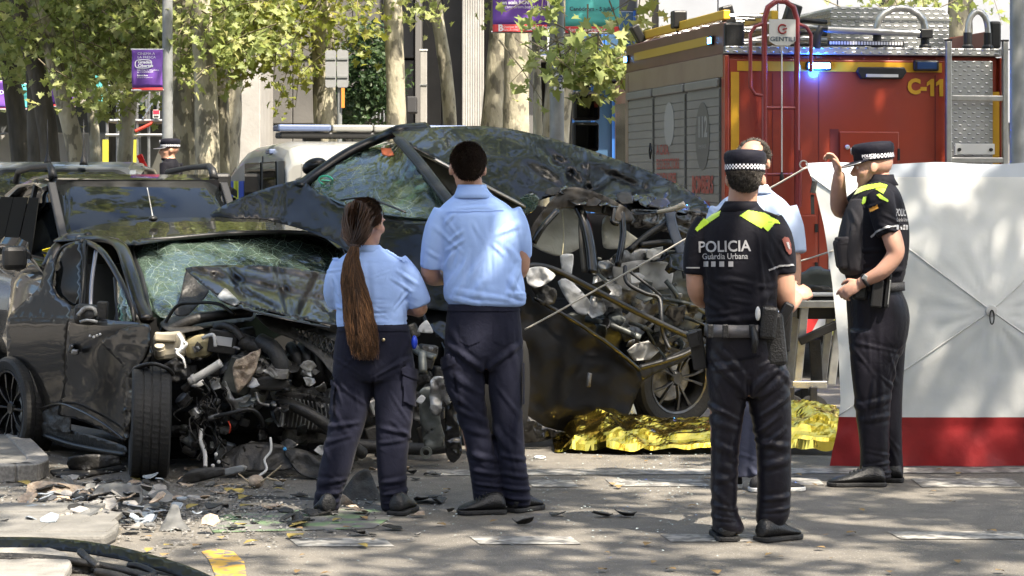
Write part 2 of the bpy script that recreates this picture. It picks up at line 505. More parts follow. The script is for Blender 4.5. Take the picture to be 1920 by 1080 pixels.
def tree(label,base,path,radii,blobs,nleaf,lsize,seed,lmat=None,bmat=None,limbs=(),fancy=True,group='plane trees along the avenue',clump=10,spread=.3,name='plane_tree'):
    base=Vector(base)
    root=empty(name,base,label=label,cat='tree',group=group)
    trunk_mesh(path,radii,seed=seed).build('trunk',bmat or M_BARK,root,smooth=True,fixn=False)
    for lp,lr in limbs:
        trunk_mesh(lp,lr,n=8,seed=seed+5).build('limb',bmat or M_BARK,root,smooth=True,fixn=False)
    if nleaf:
        me,cc,ax=leaf_mesh('crown',blobs,nleaf,lsize,lmat or M_LEAF,seed,fancy,clump=clump,spread=spread)
        cr=link('crown',me,root)
        if fancy:
            # twigs carrying the clumps
            mb=MB();rg=random.Random(seed)
            for i in range(0,len(cc),2):
                a=Vector(cc[i])-Vector(ax[i])*.35+Vector((rg.uniform(-.1,.1),rg.uniform(-.1,.1),.12));b=Vector(cc[i])+Vector(ax[i])*.28
                mb.tube([a,(a+b)/2+Vector((0,0,.03)),b],[.009,.006,.003],4,cap=False)
            mb.build('twigs',M_TWIG,root,fixn=False,kind='stuff')
    return root
def B(px,py,D,rx,ry,rz=None,w=None):
    """foliage volume centred on a photo pixel at distance D; radii in metres"""
    rz=rz if rz is not None else ry
    return (P(px,py,D),(rx,1.0 if ry is None else ry,rz),w if w else rx*ry*rz)
def bgtree(label,D,pts,rad,blobs,n,ls,seed,**kw):
    """trunk traced as (px, py) from the ground up"""
    path=[P(x,y,D)for x,y in pts]
    path[0].z=.1
    ls*=.68;n=int(n*2.3)
    top=path[-1]
    path.append(top+(path[-1]-path[-2]).normalized()*2.5)
    rad=list(rad)+[rad[-1]*.7]
    rr=random.Random(seed)
    limbs=[]
    for k in range(4):
        a=path[-1].lerp(path[-2],rr.random()*.8);an=rr.uniform(0,6.28)
        b=a+Vector((math.cos(an)*1.6,math.sin(an)*1.2,1.3));c=b+Vector((math.cos(an)*1.8,math.sin(an)*1.2,.4))
        limbs.append(([a,b,c],[rad[-1]*.6,rad[-1]*.4,.03]))
    # the crown above the picture, so that the tree is whole from elsewhere
    hi=(path[-1]+Vector((0,0,1.6)),(2.6,2.6,2.0),3.0)
    return tree(label,(path[0].x,D,.1),path,rad,list(blobs)+[hi],n,ls,seed,limbs=limbs,**kw)
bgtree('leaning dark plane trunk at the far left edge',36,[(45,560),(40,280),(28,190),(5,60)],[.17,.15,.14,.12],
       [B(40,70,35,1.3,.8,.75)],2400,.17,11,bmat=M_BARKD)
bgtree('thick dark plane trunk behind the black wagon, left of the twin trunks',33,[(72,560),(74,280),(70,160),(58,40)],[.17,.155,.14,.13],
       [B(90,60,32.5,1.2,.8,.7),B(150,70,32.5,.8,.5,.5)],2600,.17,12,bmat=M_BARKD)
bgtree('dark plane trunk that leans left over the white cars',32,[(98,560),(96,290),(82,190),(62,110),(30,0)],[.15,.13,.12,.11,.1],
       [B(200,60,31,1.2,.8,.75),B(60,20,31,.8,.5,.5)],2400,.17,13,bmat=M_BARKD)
bgtree('pale forked plane trunk leaning left, rising beside the red car',31,[(148,560),(146,285),(120,190),(102,120),(92,60),(60,0)],[.13,.12,.11,.1,.1,.08],
       [B(200,175,30,.9,.5,.28),B(270,40,30.5,1.2,.8,.7),B(330,50,30.5,.7,.6,.4)],3200,.16,14)
bgtree('slim pale plane trunk behind the grey car',36,[(186,560),(180,280),(172,200),(160,110)],[.085,.08,.075,.07],
       [B(190,90,36,.8,.7,.4),B(160,40,36,.8,.6,.5)],1600,.17,15)
bgtree('sunlit pale plane trunk below the purple banner',33,[(228,560),(234,285),(243,190),(252,90)],[.105,.1,.1,.09],
       [B(240,60,32.6,.5,.4,.3),B(330,50,32.5,1.4,.8,.7),B(150,20,32.5,.9,.6,.5)],2800,.165,16)
bgtree('broad plane trunk behind the pedestrian in the cap',30,[(350,560),(345,300),(341,200),(338,60)],[.19,.185,.175,.17],
       [B(390,40,29.5,1.1,.7,.6),B(376,130,29.4,.22,.4,.45)],2400,.16,17)
bgtree('plane trunk with a small letter mark left of the police van',29,[(390,560),(389,300),(387,180),(380,60)],[.15,.145,.14,.13],
       [B(400,90,28.5,.5,.4,.5),B(460,40,28.5,.8,.6,.5)],2000,.15,18)
bgtree('narrow pale plane trunk touching the white concrete pillar',31,[(416,560),(414,300),(413,160),(410,40)],[.12,.115,.11,.1],
       [B(430,90,30,.7,.4,.45),B(540,60,30,.9,.5,.6)],2200,.15,19,lmat=M_LEAFY)
bgtree('plane trunk with a burr high up beside the back of the road signs',30,[(612,540),(611,240),(606,110),(603,30),(600,-30)],[.155,.145,.14,.155,.13],
       [B(520,60,29.5,.7,.45,.55),B(545,150,29.5,.28,.3,.25),B(660,20,29.5,.5,.4,.25),B(480,25,29.5,.6,.5,.4)],2600,.16,20,lmat=M_LEAFY)
bgtree('smooth sunlit plane trunk above the police van light bar',30,[(745,540),(743,235),(741,120),(736,0)],[.13,.122,.12,.11],
       [B(690,15,30,.5,.4,.2),B(790,8,30,.35,.3,.15)],1300,.15,21)
bgtree('slender leaning plane trunk between the pale post and the ribbed column',33,[(852,540),(845,235),(835,120),(818,20),(810,-30)],[.1,.095,.09,.09,.08],
       [B(880,30,32,.35,.4,.4),B(800,5,32,.4,.4,.18)],1200,.15,22)
bgtree('pale wide plane trunk under the purple canteen banner',32,[(918,540),(922,240),(930,140),(938,40)],[.155,.15,.14,.13],
       [B(925,85,31.5,.12,.15,.25),B(900,40,31.5,.2,.3,.3)],700,.14,23)
bgtree('dark broad plane trunk right of the pale one under the purple banner',31,[(966,540),(967,240),(969,130),(970,40)],[.175,.17,.165,.16],
       [B(985,160,30.5,.12,.2,.3),B(1000,60,30,.3,.3,.35)],700,.13,24)
# near tree whose low boughs hang in front of the teal banner and the engine cab
bgtree('leafy plane tree whose low boughs hang beside the fire engine mirror',27.5,[(1010,560),(1009,260),(1007,150),(1004,40)],[.06,.055,.05,.05],
       [B(1085,125,24.5,.38,.4,.20,2.2),B(1160,165,26.5,.2,.4,.3,.8),B(1060,100,24.5,.3,.4,.18,.9),B(1160,110,24.5,.28,.4,.22,1.3),B(1020,25,23,.22,.3,.14,.7),B(1180,40,25,.3,.4,.15,.8),B(1000,120,25,.2,.3,.2,.4)],270,.20,25,clump=5,spread=.26)
bgtree('plane tree standing behind the fire engine roof box',33,[(1800,560),(1799,250),(1800,60),(1802,-20)],[.17,.17,.17,.16],
       [B(1690,10,31,.8,.5,.2),B(1610,25,31,.4,.5,.2),B(1740,10,31,.5,.5,.15),B(1850,14,31,.35,.4,.15)],1700,.16,26,clump=8)
# far row closing the view to the left, seen as a leafy mass
def farfol():
    root=[]
    for i,(px,D,zc)in enumerate([(-60,58,6.0),(60,62,6.4),(200,60,6.0),(330,56,6.2),(440,52,7.2)]):
        c=P(px,0,D);c.z=zc
        tree(['far plane tree at the left edge, behind the teal banner','far plane tree behind the leaning dark trunks','far plane tree behind the slim pale trunk','far plane tree behind the purple banner','far plane tree above the white pillar'][i],
             (c.x,D,0),[Vector((c.x,D,0)),Vector((c.x+.2,D,3)),Vector((c.x,D,zc))],[.22,.19,.12],
             [(c,(3.6,2.0,2.2))],2600,.3,40+i,fancy=False,bmat=M_BARKD,clump=12,spread=.5)
farfol()
# shrubs by the building
def shrub(label,px,py,D,r,n,seed,mat=M_LEAFD,ls=.10):
    c=P(px,py,D);base=Vector((c.x,D,.14))
    root=empty('shrub',base,label=label,cat='shrub')
    trunk_mesh([base,Vector((c.x+.05,D,c.z*.6)),c],[.05,.04,.02],8,seed).build('stem',M_BARKD,root,smooth=True,fixn=False)
    me,_,_=leaf_mesh('foliage',[(c,r)],n,ls,mat,seed,False,clump=8,spread=.2)
    link('foliage',me,root)
shrub('dark bushy evergreen shrub against the grey wall behind the road signs',690,140,40,(.55,.5,.85),2600,61)
shrub('low dark shrub beside the pale trunk behind the police van',645,205,41,(.4,.4,.35),900,62)
# street trees on the near side: their crowns arch over the crash and dapple it
def avenue_tree(label,base,top,blobs,n,ls,seed):
    base,top=Vector(base),Vector(top)
    limbs=[]
    rr=random.Random(seed)
    for b in blobs:
        c=Vector(b[0]);a=base.lerp(top,.72+rr.random()*.25)
        limbs.append(([a,a.lerp(c,.5)+Vector((0,0,.5)),c],[.09,.06,.02]))
    tree(label,base,[base,base.lerp(top,.5)+Vector((.1,0,0)),top],[.24,.2,.12],blobs,n,ls,seed,limbs=limbs,fancy=False,clump=20,spread=.34,group='street trees arching over the road')
avenue_tree('street tree beside the road whose crown arches over the police officers',(6.2,7.5,0),(5.6,7.5,7.5),
            [((4.6,7.2,8.6),(2.4,2.2,1.5),4.),((6.4,9.4,8.2),(2.2,2.2,1.5),13.),((2.8,8.3,9.2),(1.6,1.6,1.1),12.),((5.4,5.2,9.2),(2.2,1.8,1.2),3.)],5800,.21,71)
avenue_tree('street tree beside the road whose crown arches over the wrecked cars',(7.2,15.5,0),(6.4,15.2,7.6),
            [((4.8,13.6,8.8),(2.6,2.2,1.3)),((3.0,11.6,9.4),(2.0,1.6,1.1)),((6.8,15.5,9.2),(2.5,2.4,1.5)),((5.2,17.2,9.0),(2.3,2.0,1.3))],8000,.22,72)
avenue_tree('street tree on the left whose crown arches over the wrecked hatchback',(-5.6,11.0,0),(-4.6,11.0,7.6),
            [((-2.2,10.8,9.0),(2.3,2.2,1.2)),((.2,9.2,9.6),(2.0,1.8,1.0)),((-4.6,12.6,8.6),(2.3,2.4,1.4)),((-.6,12.6,9.6),(1.9,1.7,1.0)),((-3.2,8.0,9.2),(2.0,1.9,1.1))],7600,.21,73)
avenue_tree('street tree on the right behind the photographer',(5.6,.5,0),(5.0,.8,7.4),
            [((3.6,2.2,8.8),(2.4,2.2,1.3)),((5.8,3.0,9.0),(2.2,2.2,1.4)),((2.0,5.6,9.5),(1.8,1.8,1.0),1.0)],3000,.21,74)
avenue_tree('street tree on the far left beside the parked wagon',(-7.5,18.5,0),(-6.8,18.2,7.4),
            [((-5.2,17.6,8.6),(2.5,2.4,1.5)),((-2.2,17.0,9.2),(2.0,1.8,1.1)),((-7.2,20.6,8.8),(2.4,2.4,1.5))],5200,.24,75)
for i,(x,y)in enumerate([(-11,3),(-12,10),(12,2),(13,10),(14,19)]):  # unseen trees added to darken what the car flanks reflect
    avenue_tree(['street tree left of the photographer, nearer of two','street tree left of the photographer, farther of two','street tree right of the photographer, nearest of three','street tree right of the photographer, middle of three','street tree right of the photographer, farthest of three'][i],(x,y,0),(x+.2,y,7),
        [((x,y,8.6),(3.2,2.8,2.4)),((x+1,y+1.5,6.4),(2.4,2.2,1.5)),((x-1,y-1.4,5.6),(2.2,2.2,1.6))],3200,.36,80+i)
for i,(x,y)in enumerate([(-4.5,23.0),(0.8,22.0),(5.0,24.5),(9.5,22.0),(-9.5,24.5)]):  # unseen crowns added for leafy roof reflections and shade on the background
    avenue_tree(['arching tree above the parked wagon','arching tree above the police van','arching tree above the engine cab','arching tree above the engine ladder','arching tree above the parked people carrier'][i],((x+2.2 if x>0 else min(x-2.2,-8.2))if x!=.8 else 7.4,28.2,.14),((x+.5 if x>0 else min(x-1.5,-7.6))if x!=.8 else 7.0,26.8,7.0),
        [((x,y,8.8),(2.6,2.4,1.4)),((x+1.4,y+2.2,8.0),(2.2,2.0,1.4)),((x-1.2,y-2.0,9.4),(2.2,2.0,1.2))],1300 if x<0 else 2400,.28,130+i)
# ================================================================== unseen street side behind the photographer, houses and trees added for dark reflections
def opposite_side():
    mb=MB();mb.box2((-60,-24,0),(60,-7,.14));mb.build('near_pavement',M_PAVE,kind='structure',bevel=.02)
    D=-20.0
    m1=pm('ochre brick facade',(.13,.105,.085),.85,var=.3,vs=3,bump=.2,bs=18);gl=pm('dim window',(.03,.035,.04),.1);st=pm('sandstone trim',(.40,.36,.30),.8)
    for i,(x0,x1,h)in enumerate(((-52,-18,16),(-17,16,19),(17,52,15))):
        root=empty('opposite_building',((x0+x1)/2,D,.14),label=['ochre apartment house across the street, left of three','taller ochre apartment house across the street, middle of three','lower ochre apartment house across the street, right of three'][i],cat='building',group='apartment houses across the street')
        q=MB();q.box2((x0,D-9,.14),(x1,D,h));q.build('wall',m1,root)
        n=int((x1-x0)/3.3)
        for r in range(int(h/3.4)):
            for c in range(n):
                x=x0+1.2+c*3.3;z=1.2+r*3.3
                q=MB();q.box2((x,D+.001,z),(x+1.4,D+.03,z+2.0));w=q.build('window',gl,root);q=MB();q.box2((x-.1,D+.001,z-.15),(x+1.5,D+.2,z));q.build('sill',st,w)
opposite_side()
for i,(x,y,h)in enumerate([(-13,-9,7.5),(-6,-10,8),(2,-9,7.6),(9.5,-10,8),(17,-9,7.5),(-20,-10,7.5)]):  # unseen tree row added so upright panels reflect something dark
    avenue_tree(['street tree across the road, second from its left end','street tree across the road, third from its left end','street tree across the road straight behind the photographer','street tree across the road, third from its right end','street tree across the road at its right end','street tree across the road at its left end'][i],(x,y,.14),(x+.2,y,h-1),
        [((x,y,h+1),(3.4,2.6,2.6)),((x+1.5,y+1.5,h-1.0),(2.4,2.0,1.8)),((x-1.6,y+1.0,h-.8),(2.4,2.0,1.9))],2600,.40,90+i)
# unseen high crowns added beyond the crash so car paint reflects less sky
for i,(x,y)in enumerate([(-9,31),(-4.5,33),(0.5,32),(5.5,33),(10,31),(15,33),(-14,32),(-19,33)]):
    avenue_tree('tall avenue tree beyond the crash, number seen only by its crown' if False else ['tall avenue tree beyond the wagon, its crown above the picture','tall avenue tree beyond the van, its crown above the picture','tall avenue tree beyond the black wreck, its crown above the picture','tall avenue tree beyond the engine cab, its crown above the picture','tall avenue tree beyond the engine body, its crown above the picture','tall avenue tree right of the engine, its crown above the picture','tall avenue tree left of the wagon, its crown above the picture','tall avenue tree farthest left, its crown above the picture'][i],
        (x,y+4.5,.14),(x+.3,y+4.0,7.5),[((x,y,10.5),(3.2,2.6,3.0)),((x+1.2,y-1.5,7.8),(2.4,2.0,1.6)),((x-1.0,y+1.0,8.6),(2.4,2.2,2.0))],1600,.36,110+i)
# ================================================================== buildings and street furniture behind the trees
M_CONC_D=pm('dark exposed concrete',(.10,.097,.09),.85,var=.3,vs=1.2,bump=.2,bs=14)
M_CONC_M=pm('grey board marked concrete',(.15,.145,.135),.85,var=.3,vs=1.5,bump=.25,bs=12,stretch=(1,1,.15))
M_CONC_L=pm('pale concrete',(.30,.29,.265),.85,var=.2,vs=2,bump=.2,bs=16)
M_RENDER=pm('cream render',(.30,.275,.23),.9,var=.15,vs=1.5)
M_DARK=pm('dark recess',(.03,.03,.03),.8)
M_GLASSB=pm('blue tinted glazing',(.05,.10,.17),.08,spec=.8)
M_BLUEF=pm('blue window frame',(.04,.14,.42),.4)
M_WHITE=pm('white painted metal',(.50,.50,.485),.45)
M_STEEL=pm('galvanised steel',(.42,.43,.43),.38,metal=.85,var=.25,vs=18)
M_GREYP=pm('grey painted pole',(.20,.21,.21),.5,var=.2,vs=10)
def concrete_hall():
    D=47.0
    root=empty('concrete_building',(P(720,350,D).x,D,.14),label='grey concrete building with tall pillars behind the plane trees',cat='building')
    x=lambda px,d=D:(px-960)*d/F
    mb=MB();mb.box2((x(300),D,.14),(x(1012),D+9,14));mb.build('wall',M_CONC_D,root)
    # bays: (px0, px1, y set back, material)
    def slab(name,p0,p1,z0,z1,d0,d1,m,bevel=.02):
        q=MB();q.box2((x(p0,d0),d0,z0),(x(p1,d0),d1,z1));return q.build(name,m,root,bevel=bevel)
    slab('pillar',440,488,.14,13,44.2,46.99,M_CONC_L)
    slab('pillar',395,436,.14,13,45.0,46.99,M_CONC_M)
    slab('pillar',868,906,.14,13,45.2,46.99,M_CONC_M)
    slab('pillar',985,1012,.14,13,44.8,46.99,M_CONC_M)
    slab('pillar',778,790,.14,13,45.6,46.99,M_CONC_M)
    # upper band and plinth of paler panels
    for i,(a,b)in enumerate([(492,548),(549,604),(605,660),(661,716),(717,776)]):
        slab('concrete_panel',a,b,.15,2.75,46.5,46.99,M_CONC_M)
        slab('concrete_panel',a,b,2.79,4.0,46.55,46.99,M_CONC_D)
        slab('concrete_panel',a,b,4.04,13,46.5,46.99,M_CONC_D)
    for a,b in [(792,828),(829,866),(908,946),(947,984)]:
        slab('concrete_panel',a,b,.15,2.5,46.55,46.99,M_CONC_D)
        slab('concrete_panel',a,b,2.54,13,46.5,46.99,M_CONC_D)
    # ribs on the corrugated column
    for k in range(9):
        q=MB();xx=x(869,45.2)+k*(x(905,45.2)-x(869,45.2))/8
        q.tube([(xx,45.2,.14),(xx,45.2,13)],.028,6);q.build('rib',M_CONC_L,root)
    # louvred vent left of the white pillar
    for k in range(22):
        q=MB();z=1.3+k*.115
        q.box((x(437,44.9),44.85,z),(.36,.05,.075),rot=Matrix.Rotation(R(25),3,'X'));q.build('louvre',M_CONC_L,root)
    # stair handrail
    q=MB();q.tube([P(690,228,44),P(735,188,44)],.02,6)
    for k in range(7):
        a=P(692+k*7,226-k*6.2,44);q.tube([a,a+Vector((0,0,-.75))],.01,5)
    q.build('stair_rail',M_GREYP,root)
    # small wall-mounted box and a ledge
    slab('ledge',636,720,3.35,3.55,45.4,46.5,M_CONC_M)
    slab('canopy_box',763,780,2.95,3.25,44.8,45.5,M_DARK)
concrete_hall()
def blue_building():
    D=45.0
    root=empty('blue_framed_building',(P(1300,350,D).x,D,.14),label='pale building with blue window frames behind the fire engine',cat='building')
    x=lambda px,d=D:(px-960)*d/F
    mb=MB();mb.box2((x(1016),D+.3,.14),(x(2250),D+9,14));mb.build('wall',M_CONC_M,root)
    def slab(name,p0,p1,z0,z1,d0,d1,m):
        q=MB();q.box2((x(p0,d0),d0,z0),(x(p1,d0),d1,z1));return q.build(name,m,root,bevel=.01)
    zy=lambda py,d=D:H-(py-HY)*d/F
    slab('balcony_slab',1008,1230,zy(117),zy(108),D-.7,D+.29,M_CONC_L)
    slab('fascia',1008,1230,zy(108),zy(96),D-.5,D+.29,pm('navy fascia',(.05,.07,.13),.5))
    slab('pilaster',1024,1052,.15,zy(118),D-.2,D+.29,M_CONC_L)
    slab('pilaster',1195,1222,.15,zy(-200),D-.25,D+.29,M_CONC_L)
    for a,b in [(1075,1110),(1113,1150),(1153,1190)]:
        g=slab('window',a,b,.3,zy(122),D+.12,D+.29,M_GLASSB)
        for c in (a,b):
            q=MB();q.box2((x(c-2),D+.02,.3),(x(c+2),D+.2,zy(122)));q.build('frame',M_BLUEF,g)
    for a,b in [(1036,1070),(1076,1130),(1136,1190)]:
        g=slab('window',a,b,zy(94),zy(20),D+.14,D+.29,M_GLASSB)
        for c in (a,b):
            q=MB();q.box2((x(c-2),D+.02,zy(94)),(x(c+2),D+.2,zy(20)));q.build('frame',M_BLUEF,g)
    # air-conditioner cases on the balcony
    slab('air_conditioner',1060,1085,zy(96),zy(76),D-.45,D-.1,M_WHITE)
    slab('air_conditioner',1026,1052,zy(96),zy(60),D-.45,D-.1,M_WHITE)
    # large pale panels of the upper facade
    for r in range(4):
        for c in range(9):
            a=1235+c*112
            z0=zy(230)+r*1.35
            slab('facade_panel',a,a+110,z0,z0+1.33,D+.1,D+.29,pm('blue grey panel',(.26,.275,.295),.6,var=.12,vs=1.5))
blue_building()
def left_street():
    # far pale block closing the street on the left
    D=78.0
    x=lambda px,d=D:(px-960)*d/F
    root=empty('far_block',(x(120),D,0),label='pale apartment block closing the street at far left',cat='building')
    q=MB();q.box2((x(-260),D,0),(x(330),D+10,17));q.build('wall',M_RENDER,root)
    for r in range(4):
        for c in range(12):
            a=-240+c*46;z0=1.6+r*3.1
            g=MB();g.box2((x(a),D-.06,z0),(x(a+22),D+.04,z0+1.7));w=g.build('window',M_GLASSB,root)
            g=MB();g.box2((x(a-3),D-.25,z0-.12),(x(a+25),D-.005,z0));g.build('sill',M_CONC_L,w)
    for r in range(4):
        g=MB();g.box2((x(-260),D-.9,4.0+r*3.1),(x(330),D-.26,4.2+r*3.1));g.build('balcony',M_CONC_L,root)
    # white site hoarding across the street with a dark upper band
    D2=60.0
    h=empty('site_hoarding',(P(230,350,D2).x,D2,0),label='white site hoarding with a dark band behind the left trunks',cat='hoarding')
    for c in range(14):
        a=-40+c*34
        g=MB();g.box2(((a-960)*D2/F,D2,.0),((a+33-960)*D2/F,D2+.06,2.9));g.build('panel',pm('white hoarding',(.36,.35,.33),.6,var=.1,vs=2),h)
    g=MB();g.box2(((-40-960)*D2/F,D2-.03,2.92),((436-960)*D2/F,D2+.03,3.6));g.build('dark_band',pm('grey band',(.09,.095,.10),.6),h)
    # red and white barriers
    for k,px in enumerate((22,55)):
        D3=52
        b=empty('site_barrier',(P(px,350,D3).x,D3,.14),label=['red and white striped barrier at the far left edge','red and white striped barrier between the dark trunks'][k],cat='barrier')
        a=P(px-14,0,D3).x;w=28*D3/F
        g=MB();g.box2((a,D3,.14),(a+w,D3+.05,2.0));g.build('board',pm('red barrier',(.55,.05,.04),.5),b)
        for i in range(4):
            g=MB();z=.35+i*.42
            g.prism([Vector((a+.02,D3-.01,z)),Vector((a+w-.02,D3-.01,z+.28)),Vector((a+w-.02,D3-.01,z+.44)),Vector((a+.02,D3-.01,z+.16))],(0,.008,0));g.build('stripe',M_WHITE,b)
left_street()
def added_corner_house():  # unseen house added so car sides mirror a dark wall, not sky
    x0,x1,D=-64,-15.5,48
    root=empty('corner_house',((x0+x1)/2,D,0),label='dark grey corner house beyond the left edge of the picture',cat='building')
    q=MB();q.box2((x0,D,0),(x1,D+10,16));q.build('wall',pm('dark grey brick',(.045,.043,.042),.85,var=.3,vs=3),root)
    for r in range(4):
        for c in range(13):
            x=x0+2+c*3.6;z=1.4+r*3.6
            g=MB();g.box2((x,D-.03,z),(x+1.3,D-.001,z+2));w=g.build('window',M_GLASSB,root);g=MB();g.box2((x-.1,D-.2,z-.14),(x+1.4,D-.001,z));g.build('sill',M_CONC_L,w)
added_corner_house()
def scaffold():
    D=42.0
    root=empty('scaffold',(P(260,350,D).x,D,.14),label='steel scaffold tower with yellow base panels below the purple banner',cat='scaffold')
    m=M_STEEL
    xs=[201,222,257,279,308]
    for px in xs:
        for dd in (0,1.1):
            g=MB();a=P(px,350,D);g.tube([(a.x,D+dd,.14),(a.x,D+dd,5.4)],.026,7);g.build('standard',m,root)
    zy=lambda py:H-(py-HY)*D/F
    for py in (118,162,226,253):
        for dd in (0,1.1):
            g=MB();g.tube([(P(199,0,D).x,D+dd-.03,zy(py)),(P(311,0,D).x,D+dd-.03,zy(py))],.026,7);g.build('ledger',m,root)
    g=MB();g.tube([P(268,222,D-.06),P(296,180,D-.06)],.022,6);g.build('brace',m,root)
    g=MB();g.tube([P(254,246,D-.06),P(286,231,D-.06)],.03,6);g.build('brace',pm('red tube',(.5,.05,.03),.5),root)
    g=MB();g.box2((P(199,0,D).x,D,zy(229)),(P(311,0,D).x,D+1.1,zy(226)),);g.build('deck',pm('scaffold plank',(.3,.24,.16),.8,var=.3),root)
    for px in (198,250):
        g=MB();a=P(px,350,D-.08);g.box2((a.x-.05,D-.1,zy(312)),(a.x+.05,D-.06,zy(262)));g.build('yellow_panel',pm('yellow plastic',(.42,.38,.04),.5),root)
    g=MB();g.box2((P(256,0,D).x,D+.5,.14),(P(309,0,D).x,D+.6,zy(232)));g.build('mesh_screen',pm('dark mesh',(.07,.07,.06),.8),root)
    g=MB();g.box2((P(278,0,D).x,D+.2,zy(154)),(P(308,0,D).x,D+.24,zy(112)));g.build('grey_panel',pm('grey sheet',(.42,.42,.40),.6),root)
    # red notice
    g=MB();g.box2((P(288,0,D).x,D-.1,zy(222)),(P(301,0,D).x,D-.085,zy(206)));s=g.build('notice',M_WHITE,root)
    g=MB();g.box2((P(289,0,D).x,D-.106,zy(214)),(P(300,0,D).x,D-.1,zy(207)));g.build('notice_header',pm('red print',(.6,.03,.06),.5),s)
    g=MB();g.box2((P(290,0,D).x,D-.106,zy(220)),(P(299,0,D).x,D-.1,zy(217)));g.build('notice_text',M_DARK,s)
scaffold()
# ------------------------------------------------------------------ lamp posts with banners
M_PURP=pm('purple banner cloth',(.16,.065,.36),.7,var=.2,vs=2.5,bump=.15,bs=8)
M_TEAL=pm('teal banner cloth',(.10,.48,.46),.7,var=.15,vs=2.5,bump=.15,bs=8)
M_REDB=pm('red banner hem',(.62,.06,.06),.7)
M_PRINTW=pm('white print',(.75,.74,.78),.6)
M_PRINTD=pm('dark print',(.04,.07,.10),.6)
def cloth_banner(label,D,px0,py0,px1,py1,mat,texts=(),hem=.05,seed=1,cell=10):
    a,b=P(px0,py0,D),P(px1,py1,D)
    root=empty('street_banner',((a.x+b.x)/2,D,b.z),label=label,cat='banner',group='street banners')
    w,h=b.x-a.x,a.z-b.z
    def pt(u,v,lift=0):    # gentle billow
        y=D+.03*math.sin(u*5+seed)*(1-v)+.02*math.sin(v*7+seed*2)-lift
        return Vector((a.x+u*w,y,b.z+v*h))
    def sheet(v0,v1):
        q=MB();q.grid([[pt(i/12,lerp(v0,v1,j/cell))for i in range(13)]for j in range(cell+1)]);return q
    sheet(hem,1).build('cloth',mat,root,smooth=True,solid=.004)
    sheet(0,hem).build('hem',M_REDB,root,smooth=True,solid=.004)
    for (t,u,v,s,bold,col,sx)in texts:
        vs,fs=text_mesh(t,s*h,bold*h,'LEFT',sx)
        q=MB();q.add([pt(u+p.x/w,v+p.y/h,.012)for p in vs],fs);q.build('lettering',col,root,fixn=False)
    for v in (1.0,0.0):
        q=MB();q.tube([pt(-.03,v)+Vector((0,.01,0)),pt(1.03,v)+Vector((0,.01,0))],.014,6);q.build('batten',M_STEEL,root)
    return root,pt
W=M_PRINTW
rt,pt=cloth_banner('purple street banner with a white rounded title above the scaffold',27.9,247,93,305,169,M_PURP,
    [('CINEMA A',.18,.90,.085,.0,W,1.1),('LA FRESCA',.18,.81,.085,.0,W,1.1),('Gradas',.20,.69,.10,.004,W,1.15),('Obertas',.20,.60,.10,.004,W,1.15),
     ('DEL 9 AL 25 DE JULIOL',.18,.49,.05,0,W,1.1),('AL CANODROM',.18,.44,.05,0,W,1.1),('Entrada lliure',.18,.36,.05,.002,W,1.),('barcelona.cat/santandreu',.18,.31,.035,0,W,1.1)],hem=.06)
q=MB();oo=[]
for i in range(29):
    t=2*math.pi*i/28;c,s_=math.cos(t),math.sin(t)
    oo.append(pt(.38+.27*math.copysign(abs(c)**.6,c),.645+.105*math.copysign(abs(s_)**.6,s_),.014))
q.tube(oo,.006,5,cap=False);q.build('title_outline',W,rt)
cloth_banner('teal street banner half hidden behind the trunks right of the purple one',33.1,322,93,372,167,M_TEAL,[('Canodrom',.1,.75,.12,.004,M_PRINTD,1.),('Cinema',.1,.5,.1,0,M_PRINTD,1.),('a la fresca',.1,.36,.1,0,M_PRINTD,1.)],hem=.02,seed=2)
cloth_banner('purple street banner with a red hem cropped by the top edge, beside the lamp post',27,924,-62,1026,60,M_PURP,
    [('ENTRADES I INFO',.18,.62,.06,.002,W,1.),('en scala BCN',.17,.45,.075,.003,W,1.),('canodrom.barcelona',.22,.385,.07,.0,W,1.)],hem=.115,seed=3)
rb=bpy.data.objects['street_banner.002']
for t,px,s,sx,bo in (('B',934,.10,1.,.004),('Districte de',944,.032,1.,0),('Canòdrom',985,.075,1.,.002)):
    text_on('hem_lettering',t,s,P(px,53 if s>.05 else 50.5,26.93),(1,0,.02),(0,0,1),W,rb,bold=bo,align='LEFT',sx=sx)
text_on('hem_lettering','Sant Andreu',.032,P(944,56,26.93),(1,0,.02),(0,0,1),W,rb,align='LEFT')
cloth_banner('teal street banner reading Entre las higueras above the boughs',27,1060,-62,1161,62,M_TEAL,
    [('Cinema a la fresca',.07,.80,.06,0,M_PRINTD,1.),('Entre las higueras',.075,.64,.098,.003,M_PRINTD,1.02),('Canòdrom - 5 juliol',.075,.36,.085,.002,M_PRINTD,1.)],hem=.10,seed=4)
rb=bpy.data.objects['street_banner.003']
text_on('hem_lettering','Sant Andreu',.06,P(1066,56,26.93),(1,0,.02),(0,0,1),W,rb,align='LEFT')
text_on('hem_lettering','barcelona.cat',.06,P(1095,56.5,26.93),(1,0,.02),(0,0,1),W,rb,align='LEFT')
cloth_banner('bright purple banner cut off by the left edge of the picture',44,-40,152,12,205,M_PURP,[('DO',.75,.6,.2,.004,W,1.)],hem=.05,seed=5)
cloth_banner('teal banner between the two leftmost dark trunks',44.1,28,157,57,205,M_TEAL,[('Cinema a la fresca',.1,.7,.07,0,M_PRINTD,1.),('Entre las higueras',.1,.5,.07,0,M_PRINTD,1.),('Canodrom',.1,.3,.07,0,M_PRINTD,1.)],hem=.04,seed=6)
cloth_banner('dull purple banner behind the pale forked trunk',40,97,136,140,200,M_PURP,[('Gradas',.2,.68,.1,.004,W,1.),('Obertas',.2,.58,.1,.004,W,1.)],hem=.07,seed=7)
